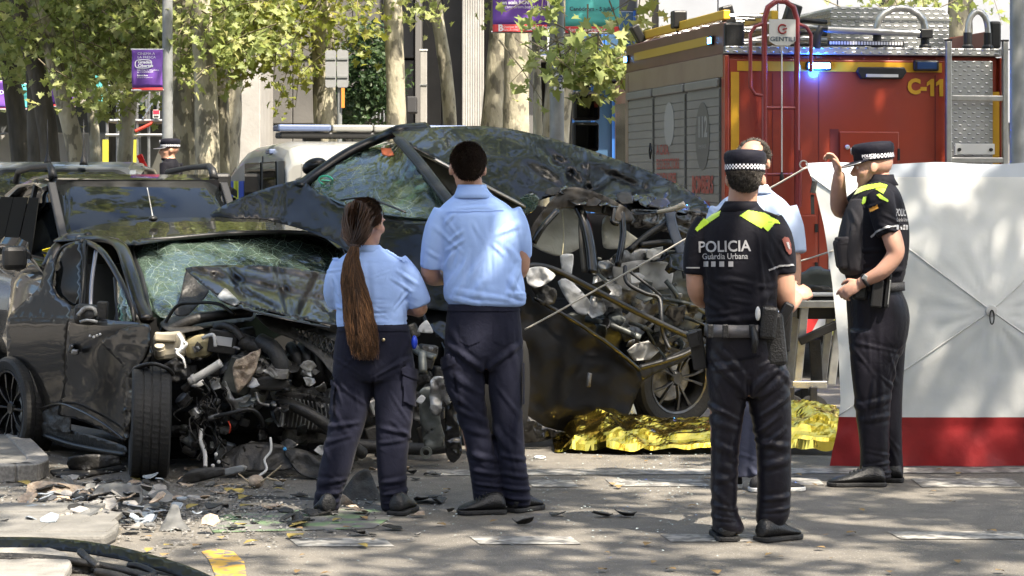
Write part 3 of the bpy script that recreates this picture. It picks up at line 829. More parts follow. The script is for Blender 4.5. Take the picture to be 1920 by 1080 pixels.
cloth_banner('small teal banner under the drooping leaves behind the slim trunk',41,172,140,196,196,M_TEAL,[],hem=.04,seed=8)
def lamp_post(label,px,D,r,arms=()):
    x=P(px,0,D).x
    root=empty('lamp_post',(x,D,.14 if D>27.5 else 0),label=label,cat='lamp post',group='lamp posts')
    z0=.14 if D>27.5 else 0
    q=MB();q.lathe([(r*1.7,z0),(r*1.7,z0+.35),(r*1.1,z0+.4),(r,z0+.6),(r*.8,8.5)],(x,D,0),n=16);q.build('pole',M_GREYP,root,smooth=40)
    q=MB();q.tube([(x,D,8.4),(x+.4,D,8.9),(x+1.4,D,9.0)],[.05,.045,.04],8);q.build('arm',M_GREYP,root,smooth=True)
    q=MB();q.ell((x+1.6,D,8.96),(.4,.16,.09));q.build('lamp_head',M_GREYP,root,smooth=True)
    for z in arms:
        q=MB();q.bar((x-.1,D,z),(x+.1,D,z),.05,.03);q.build('bracket',M_STEEL,root)
    return root
lamp_post('grey lamp post between the purple and the teal banners',314,28.2,.065)
lp=lamp_post('grey lamp post carrying the Canodrom banner and a small blue notice',1044,27.2,.085)
# parking notice on the lamp post
D=27.05
q=MB();cx,cz=P(1048,157,D).x,P(1048,157,D).z
def rr_poly(cx,cz,w,h,r,y,n=5):
    out=[]
    for sx,sz,a0 in ((1,1,0),(-1,1,90),(-1,-1,180),(1,-1,270)):
        for i in range(n+1):
            a=R(a0+90*i/n)
            out.append(Vector((cx+sx*(w/2-r)+r*math.cos(a),y,cz+sz*(h/2-r)+r*math.sin(a))))
    return out
q.prism(rr_poly(cx,cz,.11,.22,.045,D),(0,.02,0));s=q.build('notice_plate',M_WHITE,lp)
q=MB();q.prism(rr_poly(cx,cz+.05,.085,.09,.03,D-.004),(0,.003,0));q.build('notice_blue',pm('navy print',(.02,.03,.08),.5),s)
q=MB();q.prism([Vector((cx-.03,D-.005,cz-.02)),Vector((cx+.03,D-.005,cz-.045)),Vector((cx+.02,D-.005,cz-.065)),Vector((cx-.035,D-.005,cz-.03))],(0,.004,0));q.build('notice_arrow',pm('navy print',(.02,.03,.08),.5),s)
for i,t in enumerate(('Zona','escolar')):
    text_on('notice_text',t,.028,(cx,D-.006,cz+.065-i*.032),(1,0,0),(0,0,1),M_WHITE,s)
# thick grey pole at the right edge
root=empty('street_pole',(P(1908,350,19.2).x,19.2,0),label='thick grey street pole at the right edge',cat='pole')
q=MB();q.lathe([(.075,0),(.075,.3),(.062,.34),(.058,7)],(P(1908,0,19.2).x,19.2,0),n=20);q.build('shaft',M_GREYP,root,smooth=40)
q=MB();q.lathe([(.11,0),(.11,.03),(.08,.05)],(P(1908,0,19.2).x,19.2,0),n=20);q.build('base_flange',M_GREYP,root,smooth=40)
# pale square post with a lamp unit
root=empty('pale_post',(P(794,350,40).x,40,.14),label='pale square post beside the leaning slender trunk',cat='post')
x=P(794,0,40).x
q=MB();q.box2((x-.055,40,.14),(x+.055,40.11,P(0,95,40).z));q.build('shaft',M_CONC_L,root,bevel=.01)
q=MB();q.box2((x-.065,39.99,P(0,95,40).z),(x+.065,40.12,P(0,92,40).z));q.build('cap',M_WHITE,root)
q=MB();q.box2((x-.06,39.985,P(0,160,40).z),(x+.06,39.998,P(0,158,40).z));q.build('band',M_GREYP,root)
# back of a pair of road signs on a post
D=29.0
root=empty('road_sign',(P(636,350,D).x,D,.14),label='blank grey backs of two road signs on one post',cat='road sign')
x=P(636,0,D).x
q=MB();q.tube([(x,D+.06,.14),(x,D+.06,P(0,92,D).z)],.03,10);q.build('post',M_GREYP,root)
for a,b in ((610,630),(632,653)):
    q=MB();q.prism(rr_poly((P(a,0,D).x+P(b,0,D).x)/2,P(0,129,D).z,P(b,0,D).x-P(a,0,D).x,.44,.025,D),(0,.03,0));pn=q.build('sign_panel',pm('grey sign back',(.24,.245,.25),.5,var=.1),root)
    for py in (112,146):
        q=MB();q.box2((P(a+1,0,D).x,D-.012,P(0,py,D).z),(P(b-1,0,D).x,D-.001,P(0,py,D).z+.02));q.build('rib',M_GREYP,pn)
q=MB();q.box2((P(640,0,D).x,D,P(0,202,D).z),(P(646,0,D).x,D+.02,P(0,165,D).z));q.build('orange_strip',pm('orange plate',(.6,.22,.04),.5),root)
# traffic light hung with an orange cover, behind the trunks on the left
D=35
root=empty('traffic_light',(P(365,350,D).x,D,.14),label='traffic light with orange parts behind the broad trunk',cat='traffic light')
x=P(365,0,D).x
q=MB();q.tube([(x,D,.14),(x,D,P(0,130,D).z)],.05,10);q.build('post',M_GREYP,root)
q=MB();q.box2((x-.11,D-.15,P(0,215,D).z),(x+.11,D-.05,P(0,160,D).z));q.build('signal_head',pm('orange plate',(.6,.22,.04),.5),root,bevel=.02)
q=MB();q.box2((x-.13,D-.14,P(0,158,D).z),(x+.13,D-.05,P(0,142,D).z));q.build('upper_head',pm('red head',(.45,.05,.03),.5),root,bevel=.02)
# ================================================================== fire engine
def painted_metal(name,col,rough=.3,dirt=.25):
    return pm(name,col,rough,var=dirt,vs=1.6,coat=.5,bump=.03,bs=3,rvar=.15)
M_FRED=painted_metal('fire engine red',(.26,.034,.014),.28,.15)
M_FYEL=pm('yellow reflective tape',(.50,.27,.012),.45,var=.12,vs=9)
M_ALU=pm('aluminium',(.42,.42,.41),.36,metal=.9,var=.15,vs=20)
M_SHUT=pm('aluminium shutter',(.19,.19,.182),.45,metal=.3,var=.12,vs=4)
M_BLKP=pm('black plastic',(.008,.008,.0085),.42,bump=.1,bs=120)
M_RUB=pm('rubber',(.011,.011,.0105),.75,bump=.2,bs=60)
M_BLKG=pm('black glass',(.008,.009,.010),.06,spec=.7)
def diamond():
    m,nt,b=nodes_of('diamond plate');N,L=nt.nodes,nt.links
    tc=N.new('ShaderNodeTexCoord')
    def br(rot):
        mp=N.new('ShaderNodeMapping');mp.inputs['Rotation'].default_value=(R(90),R(rot),0);L.new(tc.outputs['Object'],mp.inputs[0])
        w=N.new('ShaderNodeTexBrick');w.inputs['Scale'].default_value=9;w.inputs['Mortar Size'].default_value=.16;w.offset=.5
        w.inputs['Brick Width'].default_value=.5;w.inputs['Row Height'].default_value=.32;w.inputs['Mortar Smooth'].default_value=.6
        w.inputs['Color1'].default_value=(1,1,1,1);w.inputs['Color2'].default_value=(1,1,1,1);w.inputs['Mortar'].default_value=(0,0,0,1)
        L.new(mp.outputs[0],w.inputs['Vector']);return w
    a,c=br(45),br(-45)
    mu=N.new('ShaderNodeMath');mu.operation='MULTIPLY';L.new(a.outputs[0],mu.inputs[0]);L.new(c.outputs[0],mu.inputs[1])
    bp=N.new('ShaderNodeBump');bp.inputs['Strength'].default_value=.9;bp.inputs['Distance'].default_value=.012
    L.new(mu.outputs[0],bp.inputs['Height']);L.new(bp.outputs[0],b.inputs['Normal'])
    b.inputs['Base Color'].default_value=(.36,.365,.36,1);b.inputs['Metallic'].default_value=.8;b.inputs['Roughness'].default_value=.4
    return m
M_DIAM=diamond()
def fire_engine():
    D0=20.3
    c=P(1360,350,D0)
    T=empty('fire_engine',(c.x,D0,0),R(10.5),label='red fire engine with a yellow frame and C-11 on its rear',cat='fire engine')
    def part(mb,name,m,parent=T,**k):return mb.build(name,m,parent,local=True,**k)
    def bx(name,a,b,m,parent=T,bevel=.008):
        q=MB();q.box2(a,b);return part(q,name,m,parent,bevel=bevel)
    W_,L_=2.42,3.55
    # local frame: x to the right along the rear, y forward, z up ; rear plane y = 0
    body=bx('body',(0.02,.02,.55),(W_-.02,L_,2.70),M_FRED,bevel=.03)
    # rear panel and frames
    rear=bx('rear_panel',(.03,-.004,.62),(W_-.5,.018,2.66),M_FRED)
    bx('yellow_stripe',(.10,-.010,2.56),(1.88,-.005,2.64),M_FYEL,rear,0)
    bx('yellow_stripe',(.045,-.010,.7),(.115,-.005,2.55),M_FYEL,rear,0)
    bx('top_rail',(-.01,-.03,2.70),(W_+.01,.10,2.765),M_DIAM,T)
    bx('corner_post',(-.01,-.02,.55),(.028,.09,2.69),M_FRED,T)
    bx('corner_post',(W_-.028,-.02,.55),(W_+.01,.09,2.69),M_FRED,T)
    # hatch with a recessed frame
    h=bx('hatch',(.98,-.022,1.52),(1.50,-.005,2.06),M_FRED,T,.01)
    bx('hatch_shadow_gap',(.90,-.008,1.45),(.975,-.0045,2.08),pm('dark red gap',(.10,.008,.008),.5),T,0)  # flat dark red strip painted as the shadow beside the hatch
    q=MB();q.lathe([(.02,0),(.02,.012),(.012,.016)],(1.045,-.022,1.93),(0,-1,0),14);part(q,'hatch_button',M_WHITE,h)
    bx('hatch_hinge',(1.485,-.03,1.82),(1.505,-.02,1.92),M_BLKP,h,.002)
    # lower doors, latches, hinges and labels
    for x0,x1 in ((.13,.78),(1.52,1.80)):
        d_=bx('locker_door',(x0,-.014,.80),(x1,-.0048,1.36),M_FRED,T,.006)
        q=MB();q.box2((x0+.04,-.026,1.26),(x0+.12,-.0145,1.31));part(q,'latch',M_ALU,d_,bevel=.004)
        for zz in (.9,1.22):q=MB();q.box2((x1-.015,-.024,zz),(x1+.01,-.0145,zz+.07));part(q,'hinge',M_BLKP,d_)
    for k in range(9):
        for zz in (2.675,.64):
            q=MB();q.lathe([(.010,0),(.007,.005)],(.15+k*.21,-.0045,zz),(0,-1,0),8);part(q,'rivet',M_FRED,rear)
    # tall roller door with faint seams
    for x in (.40,.80,1.82):
        bx('seam',(x,-.0075,.66),(x+.006,-.0045,2.54),pm('dark red gap',(.10,.008,.008),.5),rear,0)
    # number
    nb=text_on('number','C-',.17,(1.66,-.013,2.435),(1,0,0),(0,0,1),M_FYEL,T,local=True,bold=.008,sx=.95)
    for x in (1.765,1.845):
        q=MB();q.prism([Vector((x+.012,-.013,2.36)),Vector((x+.045,-.013,2.36)),Vector((x+.045,-.013,2.505)),Vector((x+.02,-.013,2.505)),Vector((x-.018,-.013,2.475)),Vector((x-.018,-.013,2.445)),Vector((x+.012,-.013,2.462))],(0,.002,0));part(q,'numeral',M_FYEL,nb)
    for i,t in enumerate(('L','b')):
        text_on('side_lettering',t,.16,(.92,-.012,1.10-i*.14),(1,0,0),(0,0,1),M_WHITE,T,local=True,bold=.004)
    # lights on the rear: one lit blue beacon, two dark units
    q=MB();q.box2((.68,-.06,2.565),(.90,-.012,2.64));bl=part(q,'beacon_housing',M_BLKP,T,bevel=.015)
    q=MB()
    for k in range(7):q.box2((.70+k*.026,-.072,2.585),(.722+k*.026,-.061,2.625))
    part(q,'blue_beacon',pm('blue led',(.1,.3,1),.3,emit=(.06,.30,1.0),es=90),bl,kind='stuff')
    lt=bpy.data.lights.new('beacon_light','POINT');lt.energy=7;lt.color=(.015,.11,1.0);lt.shadow_soft_size=.05
    lo=bpy.data.objects.new('beacon_light',lt);COL.objects.link(lo);lo.parent=T;lo.location=(.79,-.10,2.555)
    q=MB();q.prism([Vector((1.16,-.05,2.50)),Vector((1.52,-.05,2.50)),Vector((1.56,-.05,2.56)),Vector((1.54,-.05,2.60)),Vector((1.14,-.05,2.60)),Vector((1.12,-.05,2.56))],(0,.04,0))
    w=part(q,'work_light',M_BLKP,T,bevel=.01)
    q=MB();q.box2((1.20,-.056,2.515),(1.48,-.05,2.54));part(q,'lens',pm('clear lens',(.5,.5,.48),.15,spec=.8),w)
    q=MB();q.box2((1.62,-.06,2.57),(1.84,-.012,2.66));w=part(q,'dark_beacon',M_BLKP,T,bevel=.015)
    q=MB();q.box2((1.645,-.068,2.585),(1.815,-.061,2.645));part(q,'lens',pm('unlit blue lens',(.02,.05,.14),.15,spec=.8),w,bevel=.004)
    # red tubular ladder gantry
    M_RT=painted_metal('red tube paint',(.20,.02,.022),.35,.1)
    def tube(name,pts,r,m=M_RT,parent=T,n=10):
        q=MB();q.tube(pts,r,n);return part(q,name,m,parent,smooth=60)
    y=-.12
    gx0,gx1=.30,.58
    hoop=[(gx0,y,1.35),(gx0,y,2.98),(gx0+.03,y,3.08),(gx0+.10,y,3.13),(gx1-.10,y,3.13),(gx1-.03,y,3.08),(gx1,y,2.98),(gx1,y,1.35)]
    gt=tube('gantry_hoop',hoop,.024)
    tube('gantry_side_loop',[(gx0,y,2.95),(gx0-.08,y,2.92),(gx0-.12,y,2.86),(gx0-.12,y,2.42),(gx0-.08,y,2.36),(gx0,y,2.35)],.016,parent=gt)
    tube('gantry_side_loop',[(gx1,y,2.95),(gx1+.08,y,2.92),(gx1+.12,y,2.86),(gx1+.12,y,2.55)],.016,parent=gt)
    for z in (1.70,2.25):tube('gantry_rung',[(gx0,y,z),(gx1,y,z)],.014,parent=gt)
    tube('gantry_lower_loop',[(gx0-.02,y-.02,1.9),(gx0-.02,y-.02,1.44),(gx0+.04,y-.02,1.38),(gx1-.04,y-.02,1.38),(gx1+.02,y-.02,1.44),(gx1+.02,y-.02,1.9)],.014,parent=gt)
    tube('pull_cord',[(.44,y-.03,2.76),(.44,y-.03,1.72)],.006,M_WHITE,gt,6)
    q=MB();q.lathe([(.008,0),(.018,-.03),(.02,-.06),(.01,-.09)],(.44,y-.03,1.72),n=10);part(q,'cord_handle',M_BLKP,gt)
    q=MB();q.prism([Vector((.33,y-.04,2.98)),Vector((.555,y-.04,2.98)),Vector((.555,y-.04,2.80)),Vector((.50,y-.04,2.765)),Vector((.385,y-.04,2.765)),Vector((.33,y-.04,2.80))],(0,.012,0));sg=part(q,'maker_plate',M_WHITE,gt)
    text_on('maker_name','GENTILI',.052,(.443,y-.043,2.815),(1,0,0),(0,0,1),pm('dark print',(.04,.04,.04),.6),sg,local=True,bold=.001,sx=1.15)
    q=MB();q.tube([(.443+.036*math.cos(t),y-.045,2.90+.036*math.sin(t))for t in [R(40+285*k/14)for k in range(15)]],.007,5);part(q,'maker_emblem',pm('maroon print',(.25,.02,.02),.6),sg)
    q=MB();q.bar((.443,y-.045,2.895),(.478,y-.045,2.905),.012,.012);part(q,'maker_emblem_bar',pm('maroon print',(.25,.02,.02),.6),sg)
    # aluminium access ladder with diamond plate backing
    bx('ladder_backing',(1.94,-.012,.62),(2.33,-.004,2.66),M_DIAM,T,0)
    bx('yellow_stripe',(2.325,-.011,.7),(2.40,-.0045,2.40),M_FYEL,T,0)
    for x in (1.90,2.40):
        l=bx('ladder_rail',(x-.024,-.13,.8),(x+.024,-.085,2.82),M_ALU,T,.006)
        q=MB();q.box2((x-.026,-.133,2.82),(x+.026,-.082,2.835));part(q,'rail_cap',M_BLKP,l)
        bx('ladder_rail_lower',(x-.03,-.155,.5),(x+.012,-.132,1.68),M_ALU,l,.004)
    for z in (1.06,1.42,1.80,2.32):
        bx('ladder_rung',(1.922,-.125,z),(2.378,-.088,z+.045),M_ALU,T,.006)
    hb=bx('ladder_hinge_plate',(1.95,-.135,1.87),(2.30,-.126,1.96),M_FRED if False else M_WHITE,T,.004)
    for x in (1.985,2.265):
        q=MB();q.lathe([(.016,0),(.014,.015)],(x,-.136,1.91),(0,-1,0),10);part(q,'bolt',M_BLKP,hb)
    # roof: coaming on the left, box, rails, ladders, hose
    bx('roof_plate',(.03,.1,2.701),(W_-.03,L_,2.72),M_DIAM,T,0)
    bx('side_coaming',(-.012,.02,2.70),(.03,L_,2.965),pm('brown printed vinyl',(.12,.055,.045),.4,var=.25,vs=2),T,.012)
    bx('coaming_end',(-.014,-.02,2.70),(.16,.018,2.96),M_BLKP,T,.02)
    bx('coaming_stripe',(-.018,.45,2.80),(-.013,L_-.35,2.875),pm('dull yellow tape',(.36,.24,.03),.5),T,0)
    for yy in (.30,L_-.14):
        bb=bx('side_beacon',(-.035,yy,2.79),(-.013,yy+.14,2.87),M_BLKP,T,.008)
        q=MB();q.box2((-.040,yy+.02,2.805),(-.0355,yy+.12,2.855));part(q,'blue_lens',pm('blue side led',(.1,.3,1),.3,emit=(.08,.40,1.0),es=8),bb)
    q=MB();q.prism([Vector((1.02,.35,2.72)),Vector((2.08,.35,2.72)),Vector((2.08,.35,3.07)),Vector((2.03,.35,3.13)),Vector((1.06,.35,3.13)),Vector((1.02,.35,3.10))],(0,1.7,0))
    rb=part(q,'roof_box',M_DIAM,T,bevel=.006)
    bx('box_lid',(1.01,.34,3.02),(2.09,.346,3.035),M_ALU,rb,0)
    # tube rails on the roof edge
    def arch(name,x0,x1,zt,r=.03):
        pts=[(x0,.02,2.80),(x0,.02,zt-.16)]
        for k in range(9):
            a=math.pi*(1-k/8);pts.append(((x0+x1)/2+(x1-x0)/2*math.cos(a),.02,zt-.16+.16*math.sin(a)))
        pts.append((x1,.02,2.80))
        g=tube(name,pts,r,M_ALU)
        for x in (x0,x1):
            q=MB();q.lathe([(.05,2.766),(.05,2.785),(.036,2.80),(.036,2.90)],(x,.02,0),n=14);part(q,'socket',M_BLKP,g)
        return g
    arch('roof_rail_arch',1.32,1.74,3.10)
    arch('roof_rail_arch',2.12,2.30,3.08,.026)
    tube('roof_handrail',[(.86,-.01,2.91),(1.70,-.01,2.885)],.03,M_ALU)
    tube('handrail_elbow',[(.78,-.01,2.75),(.79,-.01,2.86),(.82,-.01,2.92),(.87,-.01,2.91)],.034,M_BLKP)
    bx('handrail_clamp',(1.68,-.05,2.845),(1.79,.05,2.925),M_BLKP,T,.01)
    lb=bx('led_bar',(.88,-.03,2.772),(1.54,.0,2.82),M_BLKP,T,.004)
    for k in range(26):
        q=MB();q.box2((.89+k*.0247,-.034,2.785),(.907+k*.0247,-.031,2.812));part(q,'led',M_WHITE,lb)
    bx('rear_right_block',(2.32,.01,2.77),(2.42,.1,3.0),M_BLKP,T,.02)
    bx('right_coaming',(W_-.03,.15,2.70),(W_+.012,L_,2.93),M_FRED,T,.01)
    # spotlight on the roof at the right and camera pods
    q=MB();q.ell((2.02,.5,3.02),(.07,.06,.10),Matrix.Rotation(R(-25),3,'Y'));part(q,'spotlight',M_BLKP,T,smooth=True)
    def pod(x,yv,z,w,hgt,tilt,name='work_lamp'):
        q=MB();q.box((x,yv,z),(w,.12,hgt),rot=Matrix.Rotation(R(tilt),3,'Y'));p=part(q,name,M_BLKP,T,bevel=.015)
        q=MB();q.tube([(x,yv+.05,z-hgt/2),(x,yv+.05,2.95 if z>3 else 2.74)],.012,6);part(q,'stem',M_BLKP,p)
    pod(.68,.35,3.06,.12,.17,18);pod(.17,.55,3.06,.10,.16,-14);pod(.09,1.9,3.11,.13,.16,0);pod(.02,3.2,3.06,.08,.18,-30,'mirror_lamp')
    # ladders stacked on the left half of the roof
    M_WOOD=pm('varnished ladder wood',(.30,.19,.08),.5,var=.3,vs=8,stretch=(6,1,6))
    for i in range(3):
        g=None
        for s in (0,1):
            q=MB();q.box2((.08+s*.42,.35,2.80+i*.105),(.14+s*.42,3.5,2.88+i*.105));g=part(q,'ladder_stile',[M_WOOD,M_WOOD,pm('yellow ladder',(.52,.33,.03),.45)][i],T,bevel=.008)
        for k in range(9):
            q=MB();q.tube([(.141,.5+k*.34,2.84+i*.105),(.499,.5+k*.34,2.84+i*.105)],.018,6);part(q,'ladder_step',M_ALU,g)
    for yy in (.5,2.6):
        bx('ladder_rack',(.05,yy,2.765),(.62,yy+.06,2.797),M_ALU,T)
    for k in range(5):
        q=MB();z=2.80+.05*k
        q.tube([(.64,.25+.02*k,z-.02),(.74,.2,z),(.95,.25,z-.01)],.022,7);part(q,'roof_hose',M_STEEL if k%2 else M_BLKP,T,smooth=True)
    # left flank: printed band, shutter heads, three roller shutters
    bx('printed_band',(-.016,.03,2.51),(.018,L_,2.70),pm('faded beige print',(.20,.15,.105),.45,var=.55,vs=2.4,col2=(.16,.11,.08),thr=(.42,.7)),T,.004)
    ys=[(.12,1.18),(1.26,2.36),(2.44,3.42)]
    bx('flank_frame',(-.006,.03,.6),(.017,L_,2.51),pm('dark frame',(.05,.045,.04),.5),T,0)
    bx('front_jamb',(-.02,3.44,.6),(.016,L_,2.69),pm('faded beige print',(.34,.255,.18)),T,0)
    for i,(a,b)in enumerate(ys):
        bx('shutter_head',(-.045,a,2.43),(-.007,b,2.505),M_SHUT,T,.012)
        s=empty('x')
        bpy.data.objects.remove(s,do_unlink=True)
        base=bx('shutter',(-.012,a,.65),(-.0065,b,2.43),M_SHUT,T,0)
        n=24
        for k in range(n):
            z=.66+k*1.76/n
            q=MB();q.box2((-.022,a+.004,z),(-.0125,b-.004,z+1.76/n-.006));part(q,'slat',M_SHUT,base,bevel=.002)
    M_OV=pm('grey printed oval',(.085,.085,.08),.5);M_RT2=pm('dull red lettering',(.28,.05,.04),.5);M_OVL=pm('pale grey print',(.25,.25,.24),.5)
    def oval(y0,z0,ry,rz,m,name):
        q=MB();q.prism([Vector((-.026,y0+ry*math.cos(t),z0+rz*math.sin(t)))for t in [2*math.pi*k/28 for k in range(28)]],(.003,0,0));return part(q,name,m,T)
    oval(.64,2.03,.23,.29,M_OV,'emergency_oval');oval(1.80,2.16,.18,.20,M_OVL,'faded_oval')
    def side_text(t,y0,z0,s,m,bold=.004,sx=1.,al='CENTER'):
        text_on('side_lettering',t,s,(-.0285,y0,z0),(0,-1,0),(0,0,1),m,T,local=True,bold=bold,sx=sx,align=al)
    side_text('112',.63,2.10,.24,M_OVL,.008,.9);side_text('EMERGENCIES',.63,1.94,.045,M_OVL,.0,.9)
    side_text('BOMBERS',.63,1.61,.20,M_RT2,.008,.82);side_text('DE BARCELONA',.63,1.45,.08,M_RT2,.002,.8)
    side_text('A CASA,',2.26,1.93,.13,M_RT2,.002,1.,'LEFT');side_text('ELS DETECTORS',2.26,1.80,.13,M_RT2,.002,.88,'LEFT');side_text('SALVEN VIDES',2.26,1.67,.13,M_RT2,.004,.88,'LEFT')
    # diamond-shaped handle on the front shutter frame
    q=MB();q.tube([(-.05,2.41,2.0),(-.05,2.37,1.93),(-.05,2.41,1.86),(-.05,2.45,1.93),(-.05,2.41,2.0)],.008,5);part(q,'shutter_handle',M_BLKP,T)
    # cab ahead of the body
    cab=[(.25,3.62),(.25,5.1),(.31,5.45),(W_-.06,5.45),(W_,5.1),(W_,3.62)]
    q=MB();q.prism([Vector((x,yv,.5))for x,yv in cab],(0,0,2.25));cb=part(q,'cab',M_FRED,T,bevel=.05)
    bx('cab_gap',(.06,L_+.002,.6),(W_-.06,3.618,2.6),M_BLKP,T,0)
    for a,b in ((3.72,4.42),(4.5,5.1)):
        bx('cab_window',(.238,a,1.55),(.249,b,2.45),M_BLKG,cb,.004)
    bx('snorkel',(.02,3.56,.9),(.2,3.70,2.60),M_BLKP,T,.02)
    tube('mirror_arm',[(.26,5.0,2.68),(.06,5.0,2.69),(-.06,5.0,2.67),(-.10,5.0,2.60),(-.10,5.0,2.56)],.025,M_BLKP)
    for z0,z1,x0,x1 in ((2.28,2.58,-.24,.04),(1.96,2.26,-.25,.03)):
        mq=bx('mirror',(x0,4.93,z0),(x1,5.05,z1),M_BLKP,T,.03)
        bx('mirror_glass',(x0+.03,4.924,z0+.03),(x1-.03,4.9285,z1-.03),pm('mirror glass',(.5,.5,.5),.04,metal=1.),mq,0)
    # bumper with chevrons, lamps, wheels
    bm_=bx('rear_bumper',(.0,-.06,.36),(W_,.02,.56),M_WHITE,T,.01)
    for k in range(12):
        q=MB();x0=.01+k*.2
        q.prism([Vector((x0,-.066,.37)),Vector((x0+.1,-.066,.37)),Vector((x0+.2,-.066,.55)),Vector((x0+.1,-.066,.55))],(0,.005,0))
        part(q,'chevron',pm('chevron red',(.55,.03,.03),.5)if k%2 else pm('chevron yellow',(.70,.68,.05),.5),bm_)
    for x in (.08,1.55):
        q=MB();q.box2((x,-.05,.64),(x+.28,-.0045,.74));part(q,'tail_lamp',pm('red lens',(.35,.01,.01),.2),T,bevel=.01)
    bx('tow_plate',(.25,-.05,.80),(.42,-.0045,.88),M_BLKP,T)
    bx('underbody',(.25,.1,.3),(W_-.25,5.3,.545),M_BLKP,T,0)
    for x0 in (.03,W_-.33):
        for yy in (1.3,4.6):
            q=MB();q.lathe([(.30,0),(.46,.01),(.5,.06),(.5,.24),(.46,.29),(.30,.30)],(x0,yy,.5),(1,0,0),28);w=part(q,'wheel',M_RUB,T,smooth=40)
            q=MB();q.lathe([(.05,-.005),(.12,-.006),(.16,.04),(.29,.02),(.30,-.004)],(x0,yy,.5),(1,0,0),24);part(q,'rim',M_ALU,w,smooth=40)
fire_engine()
# ================================================================== parked vehicles behind the crash
M_VWHITE=pm('white vehicle paint',(.25,.25,.235),.3,coat=.5,var=.12,vs=2)
M_VGREY=pm('pale grey blue paint',(.14,.155,.17),.3,coat=.7,metal=.3,var=.15,vs=2)
M_VBLACK=pm('black vehicle paint',(.007,.007,.008),.3,coat=.9,var=.4,vs=3)
M_VRED=pm('dark red vehicle paint',(.10,.02,.02),.3,coat=.8,var=.3,vs=3)
M_PLASB=pm('matt black plastic',(.010,.010,.0105),.5,bump=.1,bs=90)
M_CGLASS=pm('car glass',(.005,.006,.0065),.04,spec=.22)
def rounded_section(y,hw,z0,z1,taper=.85,n=6):
    """ring of a body section in local x, z at station y"""
    pts=[]
    r=min(hw,(z1-z0))*.28
    cor=[(hw,z0,0),(hw*taper,z1,90),(-hw*taper,z1,180),(-hw,z0,270)]
    for (cx,cz,a0),(sx,sz)in zip([(hw,z0,-90),(hw*taper,z1,0),(-hw*taper,z1,90),(-hw,z0,180)],[(1,1),(1,-1),(-1,-1),(-1,1)]):
        for k in range(n+1):
            a=R(a0+90*k/n);pts.append(Vector((cx-sx*r+r*math.cos(a),y,cz+sz*r+r*math.sin(a))))
    return pts
def parked_car(name,label,cat,loc,rz,body,cabin,mat,W,wheels,roof_mat=None,extras=None,group=None):
    """body, cabin: stations (y, half width, z0, z1); local y forward, x right"""
    T=empty(name,loc,rz,label=label,cat=cat,group=group)
    q=MB();q.loft([rounded_section(*s,taper=.92)for s in body]);q.build('body',mat,T,smooth=50,local=True)
    q=MB();q.loft([rounded_section(*s,taper=.80)for s in cabin]);g=q.build('glasshouse',M_CGLASS,T,smooth=50,local=True)
    # roof skin above the glass
    ys=[s for s in cabin if s[3]>max(c[3]for c in cabin)*.93]
    q=MB();q.loft([rounded_section(s[0],s[1]*.86,s[3]-.07,s[3]+.012,taper=.86,n=4)for s in ys]);q.build('roof',roof_mat or mat,T,smooth=50,local=True)
    # pillars along the glass edges
    for sx in (-1,1):
        for a,b in zip(cabin[:-1],cabin[1:]):
            if abs(a[3]-b[3])>.12:
                p0=Vector((sx*(a[1]*.80-.02),a[0],a[3]-.02));p1=Vector((sx*(b[1]*.80-.02),b[0],b[3]-.02))
                q=MB();q.bar(p0,p1,.06,.04);q.build('pillar',M_PLASB if mat is M_VBLACK else mat,T,local=True,bevel=.01)
        mid=cabin[len(cabin)//2]
        q=MB();q.bar((sx*(mid[1]+.002),mid[0],mid[2]),(sx*(mid[1]*.80+.012),mid[0]-.05,mid[3]-.03),.03,.08);q.build('pillar',M_PLASB if mat is M_VBLACK else mat,T,local=True)
    for (y,r)in wheels:
        for sx in (-1,1):
            q=MB();c=Vector((sx*(W/2-.10),y,r));q.lathe([(r*.6,-.09),(r*.95,-.1),(r,-.07),(r,.07),(r*.95,.1),(r*.6,.09)],c,(sx,0,0),24);w=q.build('wheel',M_RUB,T,smooth=40,local=True)
            q=MB();q.lathe([(.02,.085),(r*.3,.08),(r*.58,.07),(r*.62,.095)],c,(sx,0,0),20);q.build('rim',M_ALU,w,smooth=40,local=True)
    return T
